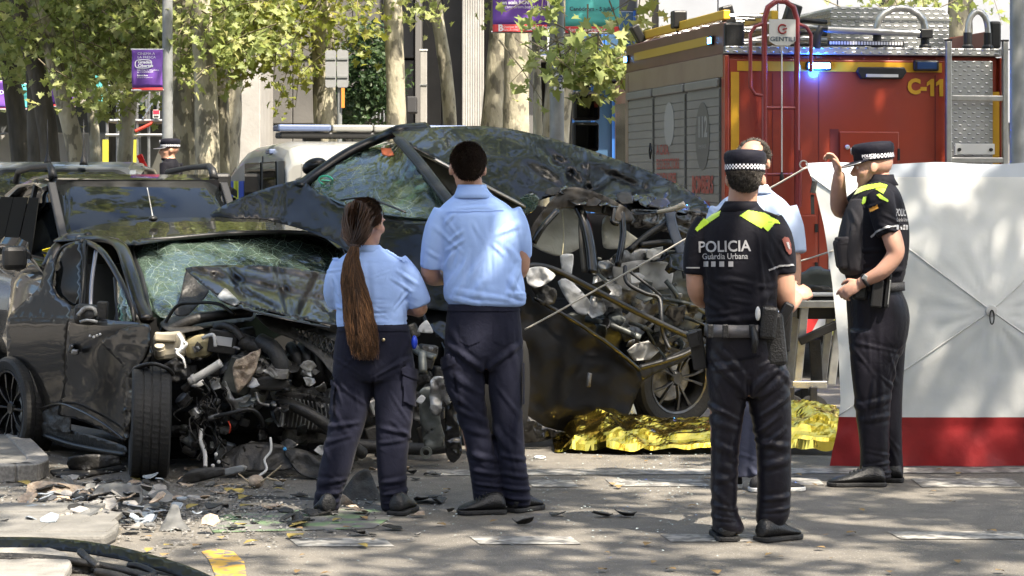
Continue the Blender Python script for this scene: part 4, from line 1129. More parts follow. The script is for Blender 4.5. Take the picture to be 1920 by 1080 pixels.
# black wagon with roof rails, nose towards the camera
def wagon():
    c=P(247,350,18.0)
    T=parked_car('parked_wagon','black wagon with roof rails parked behind the crushed hatchback','car',(c.x+.05,18.0,0),math.pi+R(20),
        [(-2.3,.74,.4,.9),(-2.1,.84,.25,1.02),(-.5,.87,.22,1.06),(.5,.87,.22,1.06),(1.0,.85,.22,1.00),(1.25,.78,.3,.92),(1.32,.68,.4,.8)],
        [(-2.2,.78,.95,1.05),(-1.95,.80,.95,1.58),(-1.2,.82,.98,1.66),(-.4,.82,.98,1.68),(.0,.82,.98,1.64),(.78,.82,.98,1.05)],
        M_VBLACK,1.75,[(-1.7,.32),(.75,.32)])
    for sx in (-1,1):
        q=MB();q.tube([(sx*.60,-.15,1.66),(sx*.60,-.20,1.72),(sx*.60,-.32,1.755),(sx*.61,-1.0,1.75),(sx*.60,-1.8,1.72),(sx*.60,-1.92,1.64)],[.035,.03,.024,.022,.024,.03],9);q.build('roof_rail',M_PLASB,T,smooth=True,local=True)
        q=MB();q.box((sx*.97,.45,1.10),(.17,.10,.17));m=q.build('wing_mirror',M_PLASB,T,local=True,bevel=.035)
        for a,b in ((-1.9,-1.25),(-1.2,-.5),(-.45,.25)):
            q=MB();t=lambda y,z:Vector((sx*(.83-.15*(z-1.0)/.66+.012),y,z))
            q.add([t(a,1.08),t(b,1.08),t(b+(.0 if b<.2 else -.25),1.52),t(a,1.52)],[(0,1,2,3)]);q.build('side_window',pm('dark side glass',(.004,.0045,.0045),.5,spec=.02),T,local=True,solid=.004)
    q=MB();q.box((.70,.44,1.12),(.12,.006,.13),rot=Matrix.Rotation(R(-35),3,'X')@RYm(20));s=q.build('yellow_sticker',pm('yellow sticker',(.75,.60,.02),.5),T,local=True)
    for sx in (-.3,.35):
        q=MB();q.bar((sx,.80,1.02),(sx+.45,.60,1.14),.02,.015);q.build('wiper',M_PLASB,T,local=True)
def RYm(a):return Matrix.Rotation(R(a),3,'Y')
wagon()
def grey_van():
    c=P(110,350,22.0)
    T=parked_car('parked_people_carrier','pale grey-blue people carrier with two roof aerials behind the black wagon','car',(c.x-.15,23.2,0),math.pi+R(4),
        [(-2.2,.8,.35,.95),(-2.0,.88,.25,1.1),(0,.9,.22,1.12),(1.4,.88,.22,1.05),(2.1,.78,.3,.85),(2.2,.6,.4,.75)],
        [(-2.15,.84,1.0,1.1),(-1.95,.86,1.05,1.72),(-1.0,.88,1.05,1.82),(.2,.88,1.05,1.82),(.5,.86,1.05,1.76),(1.5,.84,1.05,1.1)],
        M_VGREY,1.82,[(-1.5,.32),(1.35,.32)])
    for x in (.11,-.22):
        q=MB();q.lathe([(.04,1.80),(.03,1.84),(.012,1.90),(.006,2.0),(.004,2.22)],(x,.55,0),n=8);q.build('aerial',M_PLASB,T,smooth=True,local=True)
grey_van()
def small_car(label,px,D,rz,mat,hscale=1.0):
    c=P(px,350,D)
    return parked_car('parked_car',label,'car',(c.x,D,.0),rz,
        [(-2.0,.72,.35,.8),(-1.9,.82,.25,.9),(-.6,.85,.2,.95),(.8,.85,.2,.92),(1.8,.78,.25,.75),(1.95,.6,.35,.65)],
        [(-1.85,.76,.85,.95),(-1.45,.80,.88,1.36*hscale),(-.8,.80,.88,1.46*hscale),(.1,.80,.88,1.45*hscale),(.4,.80,.88,1.38*hscale),(1.15,.78,.88,.95)],
        mat,1.72,[(-1.3,.3),(1.3,.3)],group='cars parked far down the street')
small_car('white estate car with roof bars at the far left end of the street',52,36,math.pi+R(4),M_VWHITE,1.12)
small_car('small white car between the white estate and the dark red car',142,37,math.pi+R(-4),M_VWHITE,1.05)
small_car('dark red hatchback parked left of the pedestrian',232,31,R(8),M_VRED,1.05)
q=MB();cc=P(270,310,29.2);q.box(cc,(.07,.05,.28),rot=RYm(-24));q.build('tail_lamp',pm('red lens',(.35,.01,.01),.2),bpy.data.objects['parked_car.002'],bevel=.01)
def police_van():
    c=P(540,350,18.7)
    T=empty('police_van',(c.x,18.7,0),R(13.5),label='white police van with a roof light bar and blue-yellow front behind the black wreck',cat='van')
    W_=1.78
    prof=[(0,.35),(0,1.0),(.06,1.80),(.22,1.92),(.8,1.96),(2.2,1.95),(2.75,1.92),(3.35,1.84),(3.8,1.74),(4.2,1.64),(4.28,1.4),(4.28,.35)]
    rings=[]
    for x,s in ((0.0,.93),(.05,.985),(.14,1.0),(W_-.14,1.0),(W_-.05,.985),(W_,.93)):
        rings.append([Vector((x,2.1+(y-2.1)*(1 if s>.99 else .99),.35+(z-.35)*s))for y,z in prof])
    q=MB();q.loft(rings);q.build('body',M_VWHITE,T,smooth=35,local=True,bevel=.02)
    def flank(name,pts,m,off=-.012,t=.012,parent=T):q=MB();q.prism([Vector((off,y,z))for y,z in pts],(t,0,0));return q.build(name,m,parent,local=True,bevel=.004)
    flank('side_window',[(.55,1.12),(1.35,1.12),(1.35,1.80),(.62,1.80)],M_CGLASS);flank('side_window',[(1.5,1.30),(2.5,1.30),(2.5,1.80),(1.5,1.80)],M_CGLASS)
    flank('door_seam',[(1.40,.5),(1.44,.5),(1.44,1.85),(1.40,1.85)],M_PLASB,-.006,.006);flank('seam_panel',[(.14,.6),(.50,.6),(.50,1.80),(.18,1.80)],pm('dark van pillar',(.05,.05,.045),.3),-.004,.004)
    for i,(a,b)in enumerate(((2.6,2.95),(2.95,3.3),(3.3,3.65),(3.65,4.0))):
        for j in (0,1):flank('livery_block',[(a,1.08+j*.29),(b,1.08+j*.29),(b,1.36+j*.29),(a,1.36+j*.29)],pm('livery blue',(.02,.06,.35),.4)if (i+j)%2 else pm('livery yellow',(.62,.66,.03),.4),-.009,.005)
    q=MB();q.prism([Vector((x,y,z))for x,y,z in ((.14,2.79,1.915),(W_-.14,2.79,1.915),(W_-.1,3.34,1.845),(.1,3.34,1.845))],(0,.012,.012));q.build('windscreen',M_CGLASS,T,local=True)
    q=MB();q.box((-.14,3.1,1.62),(.16,.10,.20));m=q.build('wing_mirror',M_PLASB,T,local=True,bevel=.03);q=MB();q.bar((-.08,3.1,1.58),(.02,3.05,1.52),.05,.05);q.build('mirror_arm',M_PLASB,m,local=True)
    # rear doors
    for x0,x1 in ((.10,.86),(.92,1.68)):
        q=MB();q.box2((x0,-.012,.55),(x1,-.002,1.78));d=q.build('rear_door',M_VWHITE,T,local=True,bevel=.02);q=MB();q.box2((x0+.08,-.02,1.22),(x1-.08,-.0125,1.70));q.build('door_recess',pm('off white panel',(.30,.295,.275),.4),d,local=True,bevel=.02)
    q=MB();q.box2((.65,-.03,1.80),(1.15,-.0,1.84));q.build('stop_lamp',pm('dark red lens',(.12,.01,.015),.2),T,local=True,bevel=.008)
    # light bar on a stand
    q=MB();q.prism([Vector((.08,1.0,1.99)),Vector((1.60,1.0,1.99)),Vector((1.60,1.28,1.99)),Vector((.08,1.28,1.99))],(0,0,.05));b=q.build('light_bar',M_PLASB,T,local=True,bevel=.015)
    for x0,x1,m in ((.06,.50,pm('smoked blue lens',(.10,.13,.22),.12,spec=.8)),(.50,.84,M_VWHITE),(.84,1.18,M_VWHITE),(1.18,1.62,pm('smoked blue lens',(.10,.13,.22)))):
        q=MB();q.box2((x0+.004,.98,2.045),(x1-.004,1.30,2.10));q.build('bar_segment',m,b,local=True,bevel=.015)
    for x in (.3,1.4):q=MB();q.box2((x,1.05,1.95),(x+.12,1.25,1.99));q.build('bar_foot',M_PLASB,b,local=True)
    q=MB();q.box2((-.02,.9,1.86),(.06,1.1,1.90));q.build('side_beacon',pm('smoked blue lens',(.10,.13,.22)),T,local=True,bevel=.01)
    text_on('van_lettering','LL',.22,(-.015,.34,1.0),(0,-1,0),(0,0,1),M_PRINTD,T,local=True,bold=.006)
    for y in (.75,3.45):
        for x,a in ((.10,-1),(W_-.10,1)):
            q=MB();q.lathe([(.18,-.09),(.30,-.1),(.32,-.07),(.32,.07),(.30,.1),(.18,.09)],(x,y,.32),(a,0,0),24);w=q.build('wheel',M_RUB,T,smooth=40,local=True);q=MB();q.lathe([(.02,.085),(.1,.08),(.18,.07),(.2,.095)],(x,y,.32),(a,0,0),20);q.build('rim',M_ALU,w,smooth=40,local=True)
police_van()
# ================================================================== people
def fuse(mb,voxel=.007,it=6,fac=.5,keep=None):
    """one continuous skin round all closed shapes collected in mb"""
    me=mb.mesh('fuse',[])
    o=bpy.data.objects.new('fuse',me);COL.objects.link(o)
    r=o.modifiers.new('r','REMESH');r.mode='VOXEL';r.voxel_size=voxel;r.adaptivity=0
    s=o.modifiers.new('s','SMOOTH');s.factor=fac;s.iterations=it
    dg=bpy.context.evaluated_depsgraph_get()
    out=bpy.data.meshes.new_from_object(o.evaluated_get(dg))
    bpy.data.objects.remove(o,do_unlink=True);bpy.data.meshes.remove(me)
    return out
def verts_np(me):
    a=np.empty(len(me.vertices)*3,np.float32);me.vertices.foreach_get('co',a);return a.reshape(-1,3).astype(float)
def normals_np(me):
    a=np.empty(len(me.vertices)*3,np.float32);me.vertices.foreach_get('normal',a);return a.reshape(-1,3).astype(float)
def set_verts(me,v):
    me.vertices.foreach_set('co',v.astype(np.float32).ravel());me.update()
def vnoise(v,scale,seed,k=7):
    """cheap smooth noise: sum of random plane waves"""
    rg=np.random.default_rng(seed);out=np.zeros(len(v))
    for _ in range(k):
        d=rg.normal(size=3);d/=np.linalg.norm(d);d=d*np.array(scale)*(0.6+rg.random()*.9)
        out+=np.sin(v@d+rg.random()*6.28)
    return out/math.sqrt(k)
def fold(me,D,segs,wob=0.0,wscale=(9,9,6),seed=0):
    """raise cloth folds: segs = (px0, py0, px1, py1, width in m, height in m) read in the thing's own frontal plane"""
    v,n=verts_np(me),normals_np(me)
    disp=np.zeros(len(v))
    if wob:disp+=wob*vnoise(v,wscale,seed)
    jig=vnoise(v,(14,14,14),seed+3)*.006
    for (x0,y0,x1,y1,w,h)in segs:
        a,b=P(x0,y0,D),P(x1,y1,D)
        ab=np.array([b.x-a.x,b.z-a.z]);L2=ab@ab+1e-9
        q=np.stack([v[:,0]-a.x,v[:,2]-a.z],1)
        t=np.clip((q@ab)/L2,0,1)
        d=np.linalg.norm(q-t[:,None]*ab,axis=1)+jig
        e=np.sin(np.clip(t,.02,.98)*math.pi)**.5
        w=w*.8;disp+=1.25*h*e*(np.exp(-(d/w)**2)-.55*np.exp(-((d-w*1.7)/w)**2))
    set_verts(me,v+n*disp[:,None])
def rand_folds(seed,n,x0,x1,y0,y1,ang,jit,ln,w,h):
    r=random.Random(seed);out=[]
    for _ in range(n):
        x,y=r.uniform(x0,x1),r.uniform(y0,y1);a=R(ang+r.uniform(-jit,jit));l=ln*r.uniform(.6,1.3)/2
        out.append((x-l*math.cos(a),y-l*math.sin(a),x+l*math.cos(a),y+l*math.sin(a),w*r.uniform(.7,1.3),h*r.uniform(.5,1.2)))
    return out
def smooth_obj(name,me,mat,parent):
    me.materials.clear()
    for m in (mat if isinstance(mat,(list,tuple))else [mat]):me.materials.append(m)
    me.polygons.foreach_set('use_smooth',[True]*len(me.polygons))
    return link(name,me,parent)
def bvh_of(me):
    return BVHTree.FromPolygons([v.co.copy()for v in me.vertices],[tuple(p.vertices)for p in me.polygons])
def cloth_mat(name,col,rough=.85,sheen=.3,var=.12,weave=900.,coarse=.25,spec=.10,crease=.20):
    m,nt,b=nodes_of(name);N,L=nt.nodes,nt.links
    tc=N.new('ShaderNodeTexCoord')
    nz=N.new('ShaderNodeTexNoise');nz.inputs['Scale'].default_value=5;nz.inputs['Detail'].default_value=6;L.new(tc.outputs['Object'],nz.inputs['Vector'])
    mx=N.new('ShaderNodeMix');mx.data_type='RGBA';mx.inputs[6].default_value=(*[c*(1-var)for c in col],1);mx.inputs[7].default_value=(*[min(1,c*(1+var))for c in col],1)
    L.new(nz.outputs[0],mx.inputs[0]);L.new(mx.outputs[2],b.inputs['Base Color'])
    b.inputs['Roughness'].default_value=rough;b.inputs['Sheen Weight'].default_value=sheen*.3;b.inputs['Specular IOR Level'].default_value=spec
    n2=N.new('ShaderNodeTexNoise');n2.inputs['Scale'].default_value=38;n2.inputs['Detail'].default_value=3;L.new(tc.outputs['Object'],n2.inputs['Vector'])
    bp=N.new('ShaderNodeBump');bp.inputs['Strength'].default_value=coarse;bp.inputs['Distance'].default_value=.006
    L.new(n2.outputs[0],bp.inputs['Height'])
    n3=N.new('ShaderNodeTexNoise');n3.inputs['Scale'].default_value=11;n3.inputs['Detail'].default_value=2;n3.inputs['Distortion'].default_value=1.6;L.new(tc.outputs['Object'],n3.inputs['Vector'])
    ab=N.new('ShaderNodeMath');ab.operation='SUBTRACT';ab.inputs[1].default_value=.5;L.new(n3.outputs[0],ab.inputs[0]);a2=N.new('ShaderNodeMath');a2.operation='ABSOLUTE';L.new(ab.outputs[0],a2.inputs[0])
    b2=N.new('ShaderNodeBump');b2.inputs['Strength'].default_value=crease;b2.inputs['Distance'].default_value=.02;b2.invert=True;L.new(a2.outputs[0],b2.inputs['Height']);L.new(bp.outputs[0],b2.inputs['Normal']);L.new(b2.outputs[0],b.inputs['Normal'])
    return m
def skin_mat(name,col):
    m,nt,b=nodes_of(name);N,L=nt.nodes,nt.links
    tc=N.new('ShaderNodeTexCoord')
    nz=N.new('ShaderNodeTexNoise');nz.inputs['Scale'].default_value=22;nz.inputs['Detail'].default_value=5;L.new(tc.outputs['Object'],nz.inputs['Vector'])
    mx=N.new('ShaderNodeMix');mx.data_type='RGBA';mx.inputs[6].default_value=(col[0]*.86,col[1]*.74,col[2]*.68,1);mx.inputs[7].default_value=(*col,1)
    L.new(nz.outputs[0],mx.inputs[0]);L.new(mx.outputs[2],b.inputs['Base Color'])
    b.inputs['Roughness'].default_value=.5;b.inputs['Subsurface Weight'].default_value=.12;b.inputs['Subsurface Radius'].default_value=(.01,.004,.002)
    b.inputs['Subsurface Scale'].default_value=.6;b.inputs['Specular IOR Level'].default_value=.4
    n2=N.new('ShaderNodeTexNoise');n2.inputs['Scale'].default_value=160;L.new(tc.outputs['Object'],n2.inputs['Vector'])
    bp=N.new('ShaderNodeBump');bp.inputs['Strength'].default_value=.12;bp.inputs['Distance'].default_value=.003
    L.new(n2.outputs[0],bp.inputs['Height']);L.new(bp.outputs[0],b.inputs['Normal'])
    return m
M_SKIN=skin_mat('sunned skin',(.43,.255,.18));M_SKINP=skin_mat('pink skin',(.47,.285,.215));M_SKINB=skin_mat('fair skin',(.48,.30,.23))
M_SHIRT=cloth_mat('light blue poplin',(.29,.42,.73),.8,.2,.04,coarse=.12,crease=.10)
M_SHIRTW=cloth_mat('pale blue white poplin',(.38,.46,.62),.8,.2,.04,coarse=.12,crease=.10)
M_NAVY=cloth_mat('navy work trousers',(.011,.012,.023),.75,.10,.15)
M_NAVYS=cloth_mat('navy police twill',(.0085,.008,.0125),.42,.06,.12,spec=.20)
M_BLKT=cloth_mat('black navy police shirt',(.0065,.0065,.010),.7,.08,.12)
M_JEAN=cloth_mat('dark blue jeans',(.05,.055,.085),.85,.2,.2)
M_HIVIS=pm('hi-vis yellow',(.30,.46,.012),.6,emit=None)
M_HIVIS.node_tree.nodes['Principled BSDF'].inputs['Sheen Weight'].default_value=.3
M_REFL=pm('reflective grey print',(.32,.32,.335),.4,metal=.2)
M_LEATH=pm('black leather',(.008,.008,.0085),.42,bump=.3,bs=140,var=.3,vs=30)
M_SOLE=pm('black shoe sole',(.012,.012,.012),.7,bump=.3,bs=90)
M_SOLEW=pm('white shoe sole',(.62,.61,.58),.6)
M_BELT=pm('black webbing',(.02,.02,.022),.6,bump=.4,bs=220)
M_HAIRD=pm('dark brown hair',(.034,.021,.014),.5,var=.3,vs=20,col2=(.020,.012,.008))
M_HAIRB=pm('auburn hair',(.060,.030,.015),.42,var=.6,vs=22,col2=(.022,.011,.006),stretch=(1,1,.12))
M_HAIRBL=pm('lighter brown strands',(.15,.075,.034),.42,var=.5,vs=22,col2=(.06,.03,.015),stretch=(1,1,.12))
M_HAIRG=pm('greying hair',(.13,.115,.10),.55,var=.5,vs=60,col2=(.045,.04,.035))
M_EYE=pm('eye white',(.7,.68,.66),.2);M_IRIS=pm('dark iris',(.03,.02,.015),.15)
M_BRASS=pm('brass stud',(.6,.5,.3),.3,metal=1.)
def ringpts(c,rx,ry,rot=0.,n=26,e=2.35,tilt=0.):
    out=[]
    for k in range(n):
        a=2*math.pi*k/n;ca,sa=math.cos(a),math.sin(a)
        x=rx*math.copysign(abs(ca)**(2/e),ca);y=ry*math.copysign(abs(sa)**(2/e),sa)
        out.append(c+Vector((x*math.cos(rot)-y*math.sin(rot),x*math.sin(rot)+y*math.cos(rot),tilt*x)))
    return out
def sil(mb,D,rows,e=2.35,sh=1.0):
    """closed loft through silhouette rows (py, px_left, px_right, half depth, depth offset[, tilt])"""
    rings=[]
    for r in rows:
        c=P((r[1]+r[2])/2,r[0],D+r[4]);rings.append(ringpts(c,(r[2]-r[1])/2*D/F*sh,r[3],e=e,tilt=r[5]if len(r)>5 else 0))
    # refine between rows so that the outline curves
    fine=[]
    for i in range(len(rings)-1):
        p0,p1,p2,p3=rings[max(i-1,0)],rings[i],rings[i+1],rings[min(i+2,len(rings)-1)]
        for k in range(3):
            t=k/3
            fine.append([a*(-.5*t**3+t**2-.5*t)+b*(1.5*t**3-2.5*t**2+1)+c*(-1.5*t**3+2*t**2+.5*t)+d*(.5*t**3-.5*t**2)for a,b,c,d in zip(p0,p1,p2,p3)])
    fine.append(rings[-1])
    mb.loft(fine)
def limb(mb,D,pts,n=16,flat=1.0):
    """tapered limb through (px, py, depth offset, radius)"""
    ps=[P(a[0],a[1],D+a[2])for a in pts];rr=[a[3]for a in pts]
    fp,fr=[],[]
    for i in range(len(ps)-1):
        p0,p1,p2,p3=ps[max(i-1,0)],ps[i],ps[i+1],ps[min(i+2,len(ps)-1)]
        for k in range(4):
            t=k/4
            fp.append(p0*(-.5*t**3+t**2-.5*t)+p1*(1.5*t**3-2.5*t**2+1)+p2*(-1.5*t**3+2*t**2+.5*t)+p3*(.5*t**3-.5*t**2));fr.append(lerp(rr[i],rr[i+1],t))
    fp.append(ps[-1]);fr.append(rr[-1])
    mb.tube(fp,fr,n,flat=flat)
def hand(mb,wrist,d,n,side=1,curl=.5,s=1.0,spread=.0,curls=None):
    """palm and five fingers; d = finger direction, n = direction the fingers close to, side = which side the thumb leaves"""
    w=Vector(wrist);d=Vector(d).normalized();n=Vector(n);n=(n-d*n.dot(d)).normalized();sd=d.cross(n)*side
    M=Matrix((sd,d,n)).transposed()
    mb.ell(w+d*.045*s,(.040*s,.056*s,.019*s),M,14,8)
    mb.ell(w+d*.02*s+sd*.018*s+n*.006*s,(.022*s,.034*s,.020*s),M,12,8)
    for i,(o,l)in enumerate(((.030,.074),(.0105,.083),(-.0095,.078),(-.029,.060))):
        c=curls[i]if curls else curl
        p=w+d*.078*s+sd*o*s;pts,rr=[w+d*.05*s+sd*o*s],[.0105*s]
        pts.append(p);rr.append(.0102*s);a=0
        for k,f in enumerate((.45,.30,.25)):
            a+=c*(.75,1.05,.8)[k]
            dr=(d*math.cos(a)+n*math.sin(a)+sd*(o*spread*6)).normalized()
            p=p+dr*l*f*s;pts.append(p);rr.append((.0095,.0088,.0070)[k]*s)
        mb.tube(pts,rr,9)
    tp=w+d*.022*s+sd*.034*s;t1=tp+(sd*.75+d*.75+n*.2).normalized()*.038*s;t2=t1+(sd*.25+d*.9+n*.45).normalized()*.030*s;t3=t2+(d*.85+n*.6).normalized()*.022*s
    mb.tube([w+d*.015*s+sd*.012*s,tp,t1,t2,t3],[.013*s,.0135*s,.0115*s,.0105*s,.0075*s],9)
class Head:
    """head in its own frame (faces -Y, z up), placed at c with yaw, pitch and roll"""
    def __init__(s,c,yaw,pitch=0.,roll=0.,k=1.0):
        s.c=Vector(c);s.k=k
        s.M=Matrix.Rotation(R(yaw),3,'Z')@Matrix.Rotation(R(pitch),3,'X')@Matrix.Rotation(R(roll),3,'Y')
    def w(s,x,y,z):return s.c+s.M@(Vector((x,y,z))*s.k)
    def inv(s,p):return (s.M.transposed()@(Vector(p)-s.c))/s.k
    def ell(s,mb,c,r,rot=None,nu=16,nv=10):mb.ell(s.w(*c),[a*s.k for a in r],s.M@(rot or Matrix.Identity(3)),nu,nv)
    def tube(s,mb,pts,r,n=10,flat=1.):mb.tube([s.w(*p)for p in pts],[a*s.k for a in r],n,flat=flat)
    def add(s,mb,jaw=1.0,ears=1.0,nose=1.0):
        s.ell(mb,(0,.016,.030),(.0775,.098,.088),nu=24,nv=16)
        rings=[]
        for z,rx,yc,ry in ((.05,.068,-.022,.064),(.01,.067,-.026,.062),(-.03,.062*jaw,-.028,.060),(-.065,.055*jaw,-.031,.056),(-.092,.042*jaw,-.040,.046),(-.112,.024*jaw,-.050,.028)):
            rings.append([s.w(rx*math.cos(t),yc+ry*math.sin(t),z)for t in [2*math.pi*k/20 for k in range(20)]])
        mb.loft(rings)
        s.tube(mb,[(0,-.080,.030),(0,-.094,.008),(0,-.110*nose,-.022),(0,-.098,-.034)],[.009,.010,.014,.012],10)
        for sx in (-1,1):
            s.ell(mb,(sx*.012,-.094,-.028),(.010,.012,.009))
            s.ell(mb,(sx*.032,-.078,.028),(.027,.014,.009))
            s.ell(mb,(sx*.043,-.058,-.020),(.023,.025,.024))
            s.ell(mb,(sx*.080,.008,-.002),(.009,.021,.032),Matrix.Rotation(R(sx*18),3,'Z')@Matrix.Rotation(R(-12),3,'X'))
            s.ell(mb,(sx*.072,.004,-.012),(.014,.013,.020))
        for z,ry in ((-.054,.009),(-.067,.009)):s.ell(mb,(0,-.083,z),(.022,ry+.002,.006))
        s.ell(mb,(0,-.074,-.100),(.021,.020,.016))
    def eyes(s,parent):
        for sx in (-1,1):
            q=MB();s.ell(q,(sx*.031,-.074,.008),(.0125,.0125,.0115));e=q.build('eye',M_EYE,parent,smooth=True)
            q=MB();s.ell(q,(sx*.031,-.0845,.008),(.0055,.003,.0055));q.build('iris',M_IRIS,e,smooth=True)
            q=MB();s.tube(q,[(sx*.016,-.090,.034),(sx*.032,-.093,.038),(sx*.050,-.080,.033)],[.003,.0045,.0025],6);q.build('eyebrow',M_HAIRG,parent)
    def hair(s,parent,mat,low,n=5000,ln=.018,off=.006,seed=1,wid=.0022,flow=(0,.3,-.5),shell=True,name='hair',frizz=.35):
        """low(x,y,z) tells if a scalp direction carries hair"""
        rg=random.Random(seed);mb=MB()
        if shell:
            q=MB();nu,nv=48,26;c=Vector((0,.016,.030));rr=(.0775+off,.098+off,.088+off);ok={}
            vs=[]
            for i in range(nv+1):
                th=math.pi*i/nv
                for j in range(nu):
                    ph=2*math.pi*j/nu
                    d=Vector((math.sin(th)*math.cos(ph),math.sin(th)*math.sin(ph),math.cos(th)))
                    p=Vector((c.x+d.x*rr[0],c.y+d.y*rr[1],c.z+d.z*rr[2]));f=1+(.040 if frizz>.2 else .004)*(mnoise.noise(p*42)*.5+mnoise.noise(p*18)*.5)
                    p=c+(p-c)*f
                    vs.append(s.w(*p));ok[len(vs)-1]=low(d.x,d.y,d.z)
            fs=[]
            for i in range(nv):
                for j in range(nu):
                    f=(i*nu+j,(i+1)*nu+j,(i+1)*nu+(j+1)%nu,i*nu+(j+1)%nu)
                    if all(ok[k]for k in f):fs.append(f)
            mb.add(vs,fs)
        k=0
        while k<n:
            d=Vector((rg.gauss(0,1),rg.gauss(0,1),rg.gauss(0,1))).normalized()
            if not low(d.x,d.y,d.z):continue
            k+=1
            p=Vector((d.x*(.0775+off),.016+d.y*(.098+off),.030+d.z*(.088+off)))
            g=Vector(flow)+Vector((rg.gauss(0,frizz),rg.gauss(0,frizz),rg.gauss(0,frizz)))
            t=(d*(.45 if frizz>.2 else .02)+g-d*g.dot(d)).normalized();sd=t.cross(d).normalized()*wid
            l=ln*rg.uniform(.5,1.3)
            a,b=p-d*.003,p+t*l*.6+d*.002;e=p+t*l
            mb.add([s.w(*(a-sd)),s.w(*(a+sd)),s.w(*(b+sd*.8)),s.w(*e),s.w(*(b-sd*.8))],[(0,1,2,3,4)])
        return mb.build(name,mat,parent,fixn=False,smooth=False)
def shoe(parent,D,heel,toe,ankle_z=.09,w=.048,up=M_LEATH,sole=M_SOLE,name='shoe',k=1.0):
    """heel and toe as ground pixels; the upper rises round the ankle"""
    h,t=Vector(heel),Vector(toe);d=(t-h);L=d.length;d.normalize();sd=Vector((-d.y,d.x,0))
    mb=MB();rings=[]
    for f,wd,z0,z1 in ((.0,.55,.022,.060),(.04,.85,.018,.10),(.18,.92,.018,.115),(.36,.88,.018,.105),(.52,.95,.018,.082),(.70,1.08,.018,.062),(.86,.98,.018,.052),(.96,.66,.020,.040),(1.0,.35,.022,.032)):
        c=h+d*(L*f);ring=[]
        for j in range(16):
            a=2*math.pi*j/16;zz=(z0+z1)/2+(z1-z0)/2*math.sin(a);tw=wd*w*(1-.28*max(0,math.sin(a))*(1 if f<.6 else .6))
            ring.append(c+sd*(math.copysign(abs(math.cos(a))**.8,math.cos(a))*tw)+Vector((0,0,zz*k)))
        rings.append(ring)
    mb.loft(rings);s=mb.build(name,up,parent,smooth=True,sub=1)
    mb=MB();out=[]
    for f,wd in ((-.015,.5),(.0,.8),(.05,1.0),(.25,1.0),(.42,.92),(.58,1.0),(.74,1.15),(.88,1.05),(.97,.75),(1.015,.35)):
        out.append((h+d*(L*f),wd*w*1.06))
    poly=[c+sd*x for c,x in out]+[c-sd*x for c,x in reversed(out)]
    mb.prism([p+Vector((0,0,.024))for p in poly],(0,0,-.022));mb.build('sole',sole,s,bevel=.006)
    # laces / tongue seam
    mb=MB()
    for f in (.40,.47,.54,.61):
        c=h+d*(L*f);zt=lerp(.108,.072,(f-.36)/.3)*k
        mb.tube([c+sd*w*.5+Vector((0,0,zt-.012)),c+Vector((0,0,zt+.002)),c-sd*w*.5+Vector((0,0,zt-.012))],.0035,5)
    mb.build('laces',up,s,kind='stuff')
    return s
def drape(name,D,poly,bvh,mat,parent,step=1.6,lift=.004,solid=.002):
    """a patch of cloth sewn on a garment: outline in photo pixels, laid onto the garment's own surface"""
    xs=[p[0]for p in poly];ys=[p[1]for p in poly]
    nx,ny=int((max(xs)-min(xs))/step)+2,int((max(ys)-min(ys))/step)+2
    def inside(x,y):
        c=False;j=len(poly)-1
        for i in range(len(poly)):
            (xi,yi),(xj,yj)=poly[i],poly[j]
            if (yi>y)!=(yj>y)and x<(xj-xi)*(y-yi)/(yj-yi)+xi:c=not c
            j=i
        return c
    eye=Vector((0,0,H));vid,vs,fs={},[],[]
    def vert(i,j):
        if (i,j)in vid:return vid[i,j]
        x,y=min(xs)+i*step,min(ys)+j*step
        d=(P(x,y,D)-eye).normalized();h=bvh.ray_cast(eye,d,60)
        k=None
        if h[0]is not None:
            vs.append(h[0]+(h[1]if h[1].dot(d)<0 else -h[1])*lift);k=len(vs)-1
        vid[i,j]=k;return k
    for i in range(nx):
        for j in range(ny):
            if inside(min(xs)+(i+.5)*step,min(ys)+(j+.5)*step):
                q=[vert(i,j),vert(i+1,j),vert(i+1,j+1),vert(i,j+1)]
                if None not in q:
                    pts=[vs[k]for k in q]
                    if max((pts[a]-pts[a-1]).length for a in range(4))<.05:fs.append(tuple(q))
    mb=MB();mb.add(vs,fs)
    return mb.build(name,mat,parent,smooth=True,fixn=False)
def drape_text(name,D,txt,size_px,cx,cy,bvh,mat,parent,bold=0.,sx=1.,ang=0.,lift=.004,align='CENTER',curve=0.):
    vs,fs=text_mesh(txt,size_px,bold,align,sx);eye=Vector((0,0,H));w=[]
    ca,sa=math.cos(R(ang)),math.sin(R(ang));last=None
    for v in vs:
        x,y=cx+v.x*ca+v.y*sa,cy-(v.y*ca-v.x*sa)+curve*v.x*v.x
        d=(P(x,y,D)-eye).normalized();h=bvh.ray_cast(eye,d,60)
        p=h[0]-d*lift if h[0]is not None else (last or P(x,y,D));last=p;w.append(p)
    mb=MB();mb.add(w,fs);return mb.build(name,mat,parent,fixn=False)
